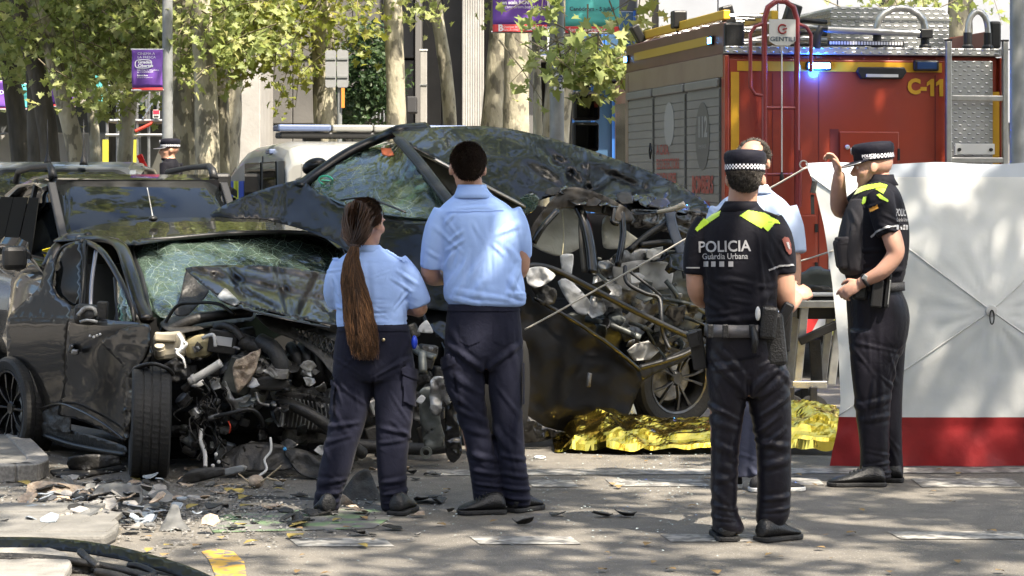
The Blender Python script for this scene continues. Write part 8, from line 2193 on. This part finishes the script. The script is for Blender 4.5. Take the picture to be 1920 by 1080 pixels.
    # crumpled rear quarter
    panel('rear_quarter',[(1180,395),(1230,388),(1280,394),(1325,400),(1334,430),(1322,480),(1290,470),(1260,440),(1220,430),(1185,425)],lambda x,y:16.1+.003*(x-1180),M_PBLACKC,T,6,ridge(.05,.035,9.4),.005);panel('rear_quarter',[(1290,470),(1325,440),(1338,520),(1330,600),(1305,570)],lambda x,y:16.4,M_PBLACKC,T,7,ridge(.04,.03,3.4),.005);strip('bone_coloured_tube',[(1232,398,15.95),(1262,392,15.9),(1284,383,15.88)],[.012,.022],pm('tan tube',(.40,.35,.27),.5),T);panel('tail_side',[(1325,395),(1338,400),(1345,560),(1340,700),(1320,680),(1325,540)],const(16.8),M_PBLACKC,T,10,ridge(.03,.03,5.))
    # hanging door: skin, window loop, seals
    DD=plane3((985,560,15.0),(1195,700,15.45),(1060,805,15.12))
    dr=panel('hanging_door',[(972,555),(1010,565),(1080,600),(1140,645),(1195,690),(1204,712),(1190,750),(1172,785),(1110,802),(1062,812),(1000,800),(970,780)],DD,pm('satin black door',(.003,.003,.0035),.5,spec=.12),T,9,ridge(.025,.014,6.1,.06),.01)
    panel('door_corner',[(1195,690),(1240,676),(1296,648),(1302,656),(1280,678),(1230,700),(1204,714)],lambda x,y:DD(x,y)+.0,M_PBLACK,dr,7,None,.01)
    strip('door_window_frame',[(980,506,14.95),(1000,498,14.98),(1040,506,15.05),(1100,536,15.15),(1180,578,15.3),(1250,612,15.42),(1296,634,15.5),(1304,648,15.5),(1284,664,15.48),(1235,680,15.45),(1198,690,15.42)],.028,M_TRIM,dr,.7,10);strip('door_seal',[(1004,560,14.97),(1080,604,15.1),(1150,652,15.28),(1200,694,15.4)],.016,M_PBLACKC,dr,.8);strip('door_handle',[(1106,700,15.05),(1104,712,15.04),(1103,725,15.04)],.014,M_BARE,dr)
    strip('dangling_trim',[(1172,500,15.6),(1176,530,15.5),(1210,550,15.45),(1236,560,15.45),(1240,600,15.4),(1244,628,15.42),(1256,655,15.4)],.014,M_TRIM,T);strip('dangling_trim',[(1182,510,15.55),(1215,535,15.5),(1240,555,15.5)],.010,M_TRIM,T)
    panel('door_airbag',[(985,507),(1003,500),(1024,502),(1040,516),(1028,530),(1004,540),(990,530)],const(14.92),M_BAGW,T,5,ridge(.025,.045,4.),.008);panel('door_airbag',[(1046,528),(1062,522),(1090,545),(1106,568),(1100,590),(1084,588),(1060,558)],const(15.3),M_BAGW,T,6,ridge(.018,.05,6.),.005);panel('door_airbag',[(1050,480),(1075,478),(1072,520),(1085,545),(1060,525)],const(15.55),M_BAGW,T,6,ridge(.015,.04,2.),.005)
    panel('door_speaker',[(1000,540),(1020,534),(1044,545),(1040,568),(1016,572)],const(15.0),M_PLAS,T,6,ridge(.02,.05,2.),.02)
    # crushed front wing and undertray by the ground
    panel('crushed_wing',[(972,770),(1020,800),(1060,812),(1020,826),(985,830),(965,810)],const(14.95),M_PBLACKC,T,6,ridge(.03,.04,7.7),.01);panel('undertray',[(1140,790),(1160,760),(1185,752),(1198,800),(1160,806)],const(15.9),M_PRIMER,T,8,None,.01)
    # hidden body so that nothing floats: tub, far side, front suspension
    def hull(name,pts,off,m):q=MB();q.prism(pts,off);return q.build(name,m,T,bevel=.03)
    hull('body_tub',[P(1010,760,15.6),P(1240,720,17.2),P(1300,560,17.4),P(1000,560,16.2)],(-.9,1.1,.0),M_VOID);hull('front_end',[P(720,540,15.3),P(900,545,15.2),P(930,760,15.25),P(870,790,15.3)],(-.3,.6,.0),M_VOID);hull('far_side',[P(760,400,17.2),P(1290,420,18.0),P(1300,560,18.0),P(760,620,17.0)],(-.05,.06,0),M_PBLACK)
    # wheels
    w=tyre('wheel',P(1258,706,16.25),(.55,-.82,-.12),.335,.215,.225,T,M_RIMG,5,'twin');tyre('wheel',P(930,700,15.3),(.8,-.55,.2),.335,.215,.225,T,M_RIMG,5,'twin')
    q=MB();q.lathe([(.36,-.16),(.40,-.1),(.40,.02),(.385,.02),(.385,-.1)],P(1262,690,16.3),(.55,-.82,-.12),28);q.build('arch_liner',M_VOID,T,smooth=40)
    strip('rear_axle',[(1180,740,16.6),(1250,715,16.4)],.05,M_PLAS,T)
wreck_black()
# ================================================================== privacy screen, foil blanket, stretcher, ropes
def cloth_white():
    m,nt,b=nodes_of('white screen cloth');N,L=nt.nodes,nt.links
    b.inputs['Base Color'].default_value=(.70,.70,.66,1);b.inputs['Roughness'].default_value=.6
    tc=N.new('ShaderNodeTexCoord');nz=N.new('ShaderNodeTexNoise');nz.inputs['Scale'].default_value=2.2;nz.inputs['Detail'].default_value=7;L.new(tc.outputs['Object'],nz.inputs['Vector'])
    r=N.new('ShaderNodeValToRGB');r.color_ramp.elements[0].position=.3;r.color_ramp.elements[0].color=(.66,.66,.63,1);r.color_ramp.elements[1].position=.6;r.color_ramp.elements[1].color=(.78,.79,.76,1)
    L.new(nz.outputs[0],r.inputs[0]);L.new(r.outputs[0],b.inputs['Base Color'])
    t=N.new('ShaderNodeBsdfTranslucent');t.inputs[0].default_value=(.70,.70,.66,1);mx=N.new('ShaderNodeMixShader');mx.inputs[0].default_value=.38
    L.new(b.outputs[0],mx.inputs[1]);L.new(t.outputs[0],mx.inputs[2]);L.new(mx.outputs[0],N['Material Output'].inputs[0])
    n2=N.new('ShaderNodeTexNoise');n2.inputs['Scale'].default_value=9;n2.inputs['Detail'].default_value=3;L.new(tc.outputs['Object'],n2.inputs['Vector'])
    bp=N.new('ShaderNodeBump');bp.inputs['Strength'].default_value=.25;bp.inputs['Distance'].default_value=.02;L.new(n2.outputs[0],bp.inputs['Height']);L.new(bp.outputs[0],b.inputs['Normal'])
    return m
M_SCR=cloth_white()
def privacy_screen():
    D=14.0
    T=empty('privacy_screen',(P(1850,350,D).x,D,0),label='white pop-up privacy screen with a red bottom band',cat='screen')
    hub=P(1848,580,D);X1=hub.x+(hub.x-P(1560,0,D).x)*1.02;zt=P(0,306,D).z
    left=[(0,1556),(.06,1562),(.12,1570),(.22,1576),(.40,1572),(.60,1562),(.80,1545),(.93,1528),(1.0,1512)]
    def xl(v):
        for (a,p),(b,q)in zip(left,left[1:]):
            if a<=v<=b:return P(lerp(p,q,(v-a)/(b-a)),0,D).x
        return P(1512,0,D).x
    hv=hub.z/zt
    def pt(u,v):
        x0=xl(v);x=lerp(x0,X1,u);z=v*zt+(.006*math.sin(u*20)if v>.99 else 0)
        du=(x-hub.x)/(1.02 if x>hub.x else 1.0);dv=(v-hv)/(1-hv if v>hv else hv)
        k=max(0,1-max(abs(du),abs(dv)))                       # four flat facets drawn out to the hub
        w=.018*mnoise.noise(Vector((x*3,z*3,1)))+.010*mnoise.noise(Vector((x*9,z*7,4)))
        # slack folds running from the top corner towards the hub
        t=(x-x0)*.8+(zt-z)*.6;w+=.014*math.sin(t*16+2*mnoise.noise(Vector((x*2,z*2,3))))*max(0,min(1,(v-.35)*2))*max(0,1-u*1.6)
        rr_=math.hypot(x-hub.x,z-hub.z);an=math.atan2(z-hub.z,x-hub.x);w+=.004*math.sin(an*17+3*mnoise.noise(Vector((x,z,9))))*math.exp(-((rr_-.18)/.25)**2)
        rip=.018*math.sin(x*11+1)*max(0,1-v/.14)
        return Vector((x,D+.04-.20*k+w+rip-(.10*(1-v/.13)if v<.13 else 0)*.5,max(.006,z)))
    def sheet(v0,v1,nu,nv):
        q=MB();q.grid([[pt(i/nu,lerp(v0,v1,j/nv))for i in range(nu+1)]for j in range(nv+1)]);return q
    c=sheet(.165,.955,90,70).build('cloth',M_SCR,T,smooth=True,fixn=False);sheet(.955,1.0,90,3).build('top_hem',pm('grey blue hem',(.44,.48,.53),.6),T,smooth=True,fixn=False)
    sheet(.0,.165,90,14).build('red_band',pm('red screen cloth',(.27,.016,.018),.5,var=.25,vs=6,bump=.25,bs=9),T,smooth=True,fixn=False)
    # fibre poles crossing behind the cloth, hub with its pull loop
    for a in ((0.02,.99),(.02,.03),(.98,.99),(.98,.03)):
        p=pt(*a)+Vector((0,.03,0));q=MB();m=(p+hub)/2+Vector((0,-.03,0));q.tube([p,m,Vector((hub.x,D-.12,hub.z))],.007,6);q.build('pole',M_STEEL,T,smooth=True)
    # sewn seams from hub to corners
    for cu,cv in ((.0,.96),(.0,.17),(1,.96),(1,.17)):
        q=MB();pts=[]
        for k in range(25):
            t=k/24;v=lerp(hv,cv,t);xx=lerp(hub.x,lerp(xl(cv),X1,cu),t);x0=xl(v);pts.append(pt((xx-x0)/(X1-x0),v)+Vector((0,-.003,0)))
        q.tube(pts,.0045,5);q.build('seam',pm('seam tape',(.55,.55,.53),.6),T,smooth=True)
    hc=Vector((hub.x,D-.165,hub.z));q=MB();q.lathe([(.035,0),(.03,.012),(.012,.016)],hc,(0,-1,0),16);h=q.build('hub',M_WHITE,T,smooth=40);q=MB();q.tube([hc+Vector((.012*math.sin(t),-.02,-.035+.04*math.cos(t)))for t in [2*math.pi*k/14 for k in range(15)]],.004,5);q.build('pull_loop',M_PLASG,h)
    # eyelet ring and toggle at the upper corner
    ec=pt(0,.99);q=MB();q.tube([ec+Vector((-.02+.022*math.cos(t),-.01,.01+.022*math.sin(t)))for t in [2*math.pi*k/14 for k in range(15)]],.004,5);q.build('ring',M_STEEL,T)
    q=MB();q.tube([P(1528,340,13.98),P(1524,362,13.98)],.016,7);q.build('toggle',M_PLASG,T);q=MB();q.bar(P(1523,365,13.98),P(1524,402,13.98),.02,.006);q.build('strap',M_TRIM,T)
privacy_screen()
def rope(label,pts,r=.008):
    q=MB();ps=[P(*p)for p in pts];fp=[]
    for a,b in zip(ps,ps[1:]):
        L_=(b-a).length
        for k in range(12):t=k/12;fp.append(a.lerp(b,t)+Vector((0,0,-.02*L_*t*(1-t))))
    fp.append(ps[-1]);q.tube(fp,r,6);return q.build('rope',pm('pale cord',(.52,.49,.43),.8,bump=.5,bs=300),smooth=True,label=label,cat='rope',group='cords around the screen')
rope('pale cord stretched from the screen corner across the torn black car',[(1512,314,13.97),(1440,355,14.1),(1306,436,14.4),(1120,542,14.75),(984,618,14.9)],.0058)
rope('short pale guy cord low beside the screen edge',[(1562,470,14.0),(1486,494,14.2),(1452,505,14.3)],.005)
def foil_blanket():
    m,nt,b=nodes_of('gold rescue foil');N,L=nt.nodes,nt.links
    b.inputs['Base Color'].default_value=(.92,.66,.10,1);b.inputs['Metallic'].default_value=1.;b.inputs['Roughness'].default_value=.10
    tc=N.new('ShaderNodeTexCoord');v=N.new('ShaderNodeTexVoronoi');v.inputs['Scale'].default_value=9;L.new(tc.outputs['Object'],v.inputs['Vector'])
    bp=N.new('ShaderNodeBump');bp.inputs['Strength'].default_value=.12;bp.inputs['Distance'].default_value=.02;L.new(v.outputs['Distance'],bp.inputs['Height']);L.new(bp.outputs[0],b.inputs['Normal'])
    T=empty('foil_blanket',(P(1300,350,15.0).x,15.0,0),label='crumpled gold foil rescue blanket spread on the road',cat='blanket')
    x0,x1=P(1040,0,14.7).x,P(1590,0,14.7).x;y0,y1=14.62,15.7;nu,nv=96,50
    def hgt(u,w):
        base=.0
        prof=[(0,.02),(.08,.15),(.17,.20),(.26,.16),(.40,.12),(.55,.13),(.62,.17),(.75,.22),(.9,.24),(1,.20)]
        for (a,p),(c,q)in zip(prof,prof[1:]):
            if a<=u<=c:t=(u-a)/(c-a);t=t*t*(3-2*t);base=lerp(p,q,t)
        e=math.sin(math.pi*min(1,max(0,w)))**.55
        return base*e
    rows=[]
    for j in range(nv+1):
        w=j/nv;row=[]
        for i in range(nu+1):
            u=i/nu
            x=lerp(x0,x1,u)+.02*mnoise.noise(Vector((u*9,w*9,1)));y=lerp(y0,y1,w)+.05*mnoise.noise(Vector((u*6,3,w)))+(.10*(1-min(1,u*5))*(1-2*w))
            n1=1-abs(mnoise.noise(Vector((x*5,y*5,2))))*2;n2=1-abs(mnoise.noise(Vector((x*8+3,y*8,5))))*2;n3=1-abs(mnoise.noise(Vector((x*27+3,y*27,8))))*2
            z=hgt(u,w)+.034*n1+.014*n2
            row.append(Vector((x,y,max(.004,z))))
        rows.append(row)
    q=MB();q.grid(rows);q.build('foil',m,T,fixn=False)
foil_blanket()
def stretcher():
    D=16.4
    T=empty('stretcher',(P(1520,350,D).x,D,0),label='wheeled ambulance stretcher with dark mattress behind the privacy screen',cat='stretcher')
    x=lambda px:P(px,0,D).x
    z=lambda py:P(0,py,D).z
    def bar(name,a,b,w=.04,h=.04,m=M_ALU):q=MB();q.bar(a,b,w,h);return q.build(name,m,T,bevel=.006)
    xa,xb=x(1470),x(1470)+1.95
    for y in (D,D+.55):bar('side_rail',(xa,y,z(570)),(xb,y,z(570)),.05,.05)
    bar('end_rail',(xa,D,z(570)),(xa,D+.55,z(570)),.05,.05);bar('end_rail',(xb,D,z(570)),(xb,D+.55,z(570)),.05,.05)
    q=MB();q.box2((xa+.05,D+.03,z(566)),(xb-.05,D+.52,z(556)));q.build('bed_plate',M_BLKP,T,bevel=.01)
    q=MB();q.box2((xa+.03,D-.02,z(556)),(xb-.05,D+.55,z(548)));q.build('sheet',M_BAGW,T,bevel=.012)
    panel('dark_bag',[(1484,545),(1500,518),(1540,510),(1590,512),(1600,545),(1540,552)],lambda a,b:D+.15,pm('dark green bag',(.035,.04,.035),.8),T,8,ridge(.02,.02,3.),.12)
    panel('black_strap',[(1500,544),(1520,534),(1560,540),(1590,548),(1540,552)],const(D+.02),M_TRIM,T,7,ridge(.02,.04,5.),.04)
    q=MB();q.box2((xa+.1,D+.1,z(600)),(xb-.2,D+.45,z(575)));q.build('under_frame',M_BLKP,T,bevel=.01)
    for (tx,bx_)in ((1510,1496),(1578,1560)):
        for dy in (.04,.5):
            bar('leg',(x(tx),D+dy,z(575)),(x(bx_),D+dy,z(722)),.055,.035,M_STEEL)
    bar('cross_brace',(x(1486),D+.04,z(722)),(x(1552),D+.04,z(722)),.05,.05);bar('damper',(x(1498),D-.02,z(640)),(x(1575),D-.02,z(605)),.055,.055,M_BLKP);bar('leg',(x(1536),D+.25,z(640)),(x(1540),D+.25,z(720)),.08,.04,M_PLASG)
    for px in (1482,1525,1660):
        for dy in (.0,.5):
            c=Vector((x(px),D+dy,.105));q=MB();q.lathe([(.07,-.018),(.10,-.02),(.105,-.01),(.105,.01),(.10,.02),(.07,.018)],c,(.1,-1,0),24);w=q.build('wheel',M_RUB,T,smooth=40)
            for k in range(5):a=2*math.pi*k/5;q=MB();q.bar(c,c+Vector((.075*math.cos(a),0,.075*math.sin(a))),.016,.016);q.build('spoke',M_PLASG,w)
            q=MB();q.bar(c,c+Vector((.0,.0,.16)),.05,.05);q.build('castor_fork',M_BLKP,w,bevel=.005)
stretcher()
# ================================================================== wreckage and leaves on the road
rg=random.Random(77)
def shard(label,px,py,size,mat,thick=.01,lift=.0,tilt=0.,seed=0,name='debris_shard',group=None,cat='debris',crump=.02,n=9,ar=1.):
    """jagged piece of panel lying at a ground pixel, curled and creased"""
    r=random.Random(seed);c=G(px,py);M=Matrix.Rotation(r.uniform(0,6.28),3,'Z')@Matrix.Rotation(R(tilt),3,'X')
    prm=[(math.cos(a)*size*r.uniform(.55,1.)*ar,math.sin(a)*size*r.uniform(.45,.9))for a in [2*math.pi*(k+r.uniform(-.3,.3))/n for k in range(n)]]
    rows=[(0,0)]+[(x*.5,y*.5)for x,y in prm]+prm
    vs=[]
    for i,(x,y)in enumerate(rows):
        z=crump*(mnoise.noise(Vector((x*14+seed,y*14,seed)))+.6*(x/size)**2);vs.append(M@Vector((x,y,z)))
    mz=min(v.z for v in vs);vs=[c+v+Vector((0,0,-mz+lift+.006))for v in vs]
    fs=[(0,1+k,1+(k+1)%n)for k in range(n)]+[(1+k,1+n+k,1+n+(k+1)%n,1+(k+1)%n)for k in range(n)]
    q=MB();q.add(vs,fs);return q.build(name,mat,solid=thick,label=label,cat=cat,group=group)
M_SHG=pm('grey plastic shard',(.12,.12,.115),.5,var=.45,vs=12);M_SHW=pm('pale plastic shard',(.30,.285,.265),.55,var=.45,vs=12);M_SHB=pm('bluish clear shard',(.24,.27,.30),.25)
def block(label,name,px0,py0,px1,py1,h,mat,depth=.15,rot=0.,jag=.02,seed=1,lift=0.):
    """broken box-like piece: front face spans two ground pixels"""
    a,b=G(px0,py0),G(px1,py1);d=(b-a);L_=d.length;d.normalize();n=Vector((-d.y,d.x,0));r=random.Random(seed);q=MB();rings=[]
    for k in range(7):
        f=k/6;c=a+d*L_*f;j=lambda s:r.uniform(-s,s);hh=h*(.75+.35*r.random())
        rings.append([c+Vector((j(jag),j(jag),lift+.005)),c+n*depth+Vector((0,j(jag),lift+.005)),c+n*(depth+j(jag))+Vector((0,0,lift+hh*.8)),c+n*depth*.5+Vector((j(jag),0,lift+hh)),c+Vector((0,j(jag),lift+hh*.85))])
    q.loft(rings);return q.build(name,mat,bevel=.006,label=label,cat='debris')
# larger pieces that can be told apart
T=empty('torn_bumper',G(180,1060),label='long glossy black torn bumper in the bottom left corner',cat='bumper')
BDp=lambda x,y:10.12+.0009*(420-x)-.004*(y-1040)
panel('bumper_skin',[(-60,1008),(60,1007),(140,1012),(220,1024),(300,1044),(360,1064),(420,1092),(370,1090),(300,1068),(220,1046),(140,1033),(60,1028),(-60,1028)],BDp,M_PBLACK,T,7,ridge(.008,.02,3.),.008)
strip('bumper_rib',[(-60,1042,10.2),(80,1046,10.18),(200,1062,10.1),(330,1095,9.95)],.022,M_PLAS,T,.7);strip('bumper_rib',[(150,1034,10.2),(170,1052,10.12),(185,1062,10.06)],.016,M_PLAS,T);strip('bumper_rib',[(240,1060,10.1),(262,1062,10.08),(290,1076,10.02),(260,1084,9.98)],.014,M_TRIM,T);strip('bumper_rib',[(180,1072,10.05),(220,1080,10.0),(250,1090,9.95)],.018,M_PLAS,T)
panel('bumper_net',[(-60,1044),(60,1046),(140,1054),(210,1072),(180,1084),(60,1064),(-60,1058)],lambda x,y:10.16,M_PLAS,T,8,ridge(.02,.03,6.),.01)
b=panel('splash_panel',[(6,998),(60,994),(106,997),(108,1008),(60,1010),(4,1010)],lambda x,y:G(x,y).y*.99,M_PLAS,None,8,None,.012);tag(b,'flat black plastic strip on the pavement edge above the torn bumper','debris')
def piece(name,label,poly,mat,py,r,thick=.008,lean=.004,step=6):
    D0=G(0,py).y
    return tag(panel(name,poly,lambda x,y:D0+lean*(py-y),mat,None,step,r,thick),label,'debris')
piece('headlamp_housing','broken pale headlamp housing with a crumpled front on the rubble heap',[(172,958),(174,925),(186,910),(215,905),(262,912),(268,935),(258,952),(225,962),(200,966)],M_SHG,960,ridge(.035,.035,3.2,.03))
piece('foam_block','long beige torn foam block behind the rubble heap',[(50,935),(52,908),(80,901),(120,906),(166,914),(162,932),(120,938),(80,940)],M_TAN,938,ridge(.02,.03,6.1),.03)
piece('white_moulding','dirty white moulded block beside the broken headlamp housing',[(195,964),(196,932),(212,928),(222,948),(216,968)],M_SHW,967,ridge(.02,.05,2.2))
piece('black_wedge','black wedge of plastic lying before the beige foam',[(122,972),(140,960),(172,966),(172,974)],M_PLAS,974,None,.02,.012)
piece('bumper_corner','grey peaked bumper corner standing by the heap',[(298,996),(312,968),(322,946),(334,948),(342,975),(358,994),(330,992)],M_SHG,996,ridge(.025,.035,7.7,.03))
piece('inner_wing_liner','grey ribbed liner shard leaning left of the peaked bumper corner',[(196,976),(240,958),(290,940),(300,948),(262,966),(232,984)],M_SHG,982,ridge(.015,.05,1.7),.006,.01)
piece('silver_reflector','bluish silver reflector shard right of the headlamp housing',[(250,972),(280,950),(296,958),(290,975),(262,982)],M_SHB,982,ridge(.02,.04,4.7),.006,.008)
piece('white_sheet','crumpled off-white sheet left of the headlamp housing',[(40,960),(66,945),(92,950),(94,965),(60,972)],M_SHW,970,ridge(.02,.05,5.7),.006,.008)
o=panel('grey_trim_strip',[(345,900),(352,893),(400,884),(452,872),(460,876),(455,884),(400,897),(356,908)],lambda x,y:13.05+.002*(452-x),pm('pale grey plastic strip',(.22,.22,.21),.4,var=.3),None,6,None,.02);tag(o,'pale grey trim strip lying in front of the crushed hatchback','debris')
o=panel('undertray_piece',[(330,906),(360,880),(410,876),(440,884),(400,896),(352,908)],lambda x,y:13.12,M_PLASG,None,7,ridge(.015,.03,5.),.01);tag(o,'dark curved tray piece under the pale grey trim strip','debris')
o=panel('front_mat',[(94,885),(150,878),(232,874),(236,882),(180,892),(140,900),(100,893)],lambda x,y:G(x,y).y,M_PLAS,None,8,lambda x,y:-.02,.01);tag(o,'black rubber sheet lying between the kerb and the front wheel','debris')
o=panel('black_cover',[(128,858),(180,852),(225,856),(228,870),(180,880),(130,880)],lambda x,y:13.75,M_PLAS,None,8,ridge(.02,.03,2.),.01);tag(o,'black cover dropped under the hatchback sill','debris')
o=panel('boot_cover',[(640,930),(665,890),(690,880),(712,930),(705,955),(670,948)],lambda x,y:12.5+.002*(950-y),M_PLASG,None,7,ridge(.02,.03,4.),.01);tag(o,'dark grey plastic scoop lying behind the ponytailed person','debris')
o=panel('white_wedge',[(622,958),(640,925),(668,948),(672,962),(640,968)],lambda x,y:12.35,M_TAN,None,7,ridge(.02,.04,6.),.012);tag(o,'small beige broken piece beside the grey plastic scoop','debris')
T=empty('root_stump',G(480,915),label='torn pale root stump with bare twigs among the debris',cat='branch');q=MB();q.ell(G(480,915)+Vector((0,0,.035)),(.045,.05,.035));q.build('stump',M_TAN,T,smooth=True)
for pts in ([(480,910,13.0),(500,896,12.98),(522,878,12.95),(527,872,12.95)],[(476,910,13.0),(462,900,13.0),(447,888,13.0)],[(470,914,13.0),(430,908,13.1),(390,915,13.1),(365,922,13.1)],[(500,896,12.98),(512,899,12.95),(524,902,12.95)]):strip('twig',pts,[.007,.003],pm('pale twig',(.36,.29,.19),.8),T,n=6)
o=strip('cable_conduit',[(430,933,12.62),(500,936,12.58),(560,938,12.55),(620,940,12.5)],.016,M_TRIM,None);tag(o,'black cable conduit lying along the road behind the ponytailed person','cable')
q=MB();c=G(1012,860);q.tube([c+Vector((.03*math.cos(t),.05*math.sin(t),.008))for t in [2*math.pi*k/18 for k in range(19)]],.006,6);q.build('cord_ring',M_WHITE,smooth=True,label='small white cord ring left of the gold foil',cat='ring')
# heap of mixed shards
kinds=[(M_SHW,'pale plastic shard in the heap of wreckage at lower left'),(M_SHG,'grey plastic shard in the heap of wreckage at lower left'),(M_PLAS,'black plastic shard in the heap of wreckage at lower left'),(M_SHB,'clear bluish lamp shard in the heap of wreckage at lower left'),(M_TAN,'beige foam shard in the heap of wreckage at lower left')]
for i in range(190):
    u=rg.random();px=rg.gauss(190,95);py=rg.gauss(958,22)
    if px<-10 or px>420 or py<908 or py>1012:continue
    m,lb=kinds[[0,0,1,1,2,2,3,4][int(u*8)]]
    shard(lb,px,py,rg.uniform(.02,.075),m,.006,rg.uniform(0,.05),rg.uniform(-35,35),i,group=lb.replace('shard','shards'))
for i in range(70):
    px=rg.uniform(230,860);py=rg.uniform(860,1010)
    m,lb=[(M_PLAS,'small black fragment scattered before the wrecks'),(M_SHG,'small grey fragment scattered before the wrecks'),(M_TAN,'small tan fragment scattered before the wrecks')][i%3]
    shard(lb,px,py,rg.uniform(.015,.06),m,.004,0,rg.uniform(-20,20),300+i,group=lb.replace('fragment','fragments'))
for (px,py,s)in ((905,953,.05),(1132,970,.05),(1175,970,.045),(1045,968,.04),(980,985,.04),(800,942,.09),(820,944,.07),(560,985,.08),(590,968,.06)):
    shard('curled black strip on the open road',px,py,s,M_PLAS,.004,0,15,int(px),group='curled black strips on the road',ar=1.6)
# fallen leaves and glass grit: too many to count
def scatter(name,n,fn,size,mat,seed,label,cat,curl=.5):
    r=random.Random(seed);q=MB()
    for i in range(n):
        p=fn(r);s=size*r.uniform(.5,1.3);a=r.uniform(0,6.28);ca,sa=math.cos(a),math.sin(a);tl=r.uniform(-.4,.4)
        vs=[]
        for x,y in ((0,-.5),(.35,-.1),(.3,.25),(0,.6),(-.3,.25),(-.35,-.1)):
            vs.append(p+Vector(((x*ca-y*sa)*s,(x*sa+y*ca)*s,.009+abs(x)*curl*s+max(0,y*tl)*s)))
        q.add(vs,[(0,1,2,3,4,5)])
    return q.build(name,mat,fixn=False,label=label,cat=cat,kind='stuff')
def road_pt(r):return G(r.uniform(-20,1960),858+225*r.random()**1.0)
scatter('fallen_leaves',75,road_pt,.05,pm('dry leaf',(.22,.15,.065),.8,var=.6,vs=3,col2=(.16,.10,.04)),5,'dry leaves strewn over the road','leaves')
scatter('fallen_leaves',30,lambda r:G(r.uniform(0,700),r.uniform(880,1040)),.08,pm('yellow leaf',(.20,.155,.04),.7),6,'yellow leaves among the wreckage','leaves')
scatter('glass_grit',1500,lambda r:G(r.uniform(-20,1500),850+abs(r.gauss(0,80))),.016,pm('broken glass',(.34,.38,.37),.1,spec=.9),7,'crumbs of broken glass on the road','glass')
scatter('grit',2200,lambda r:G(r.gauss(260,170),r.gauss(950,35)),.024,pm('grey grit',(.15,.145,.135),.8),8,'plastic crumbs around the wreckage','debris',.8)
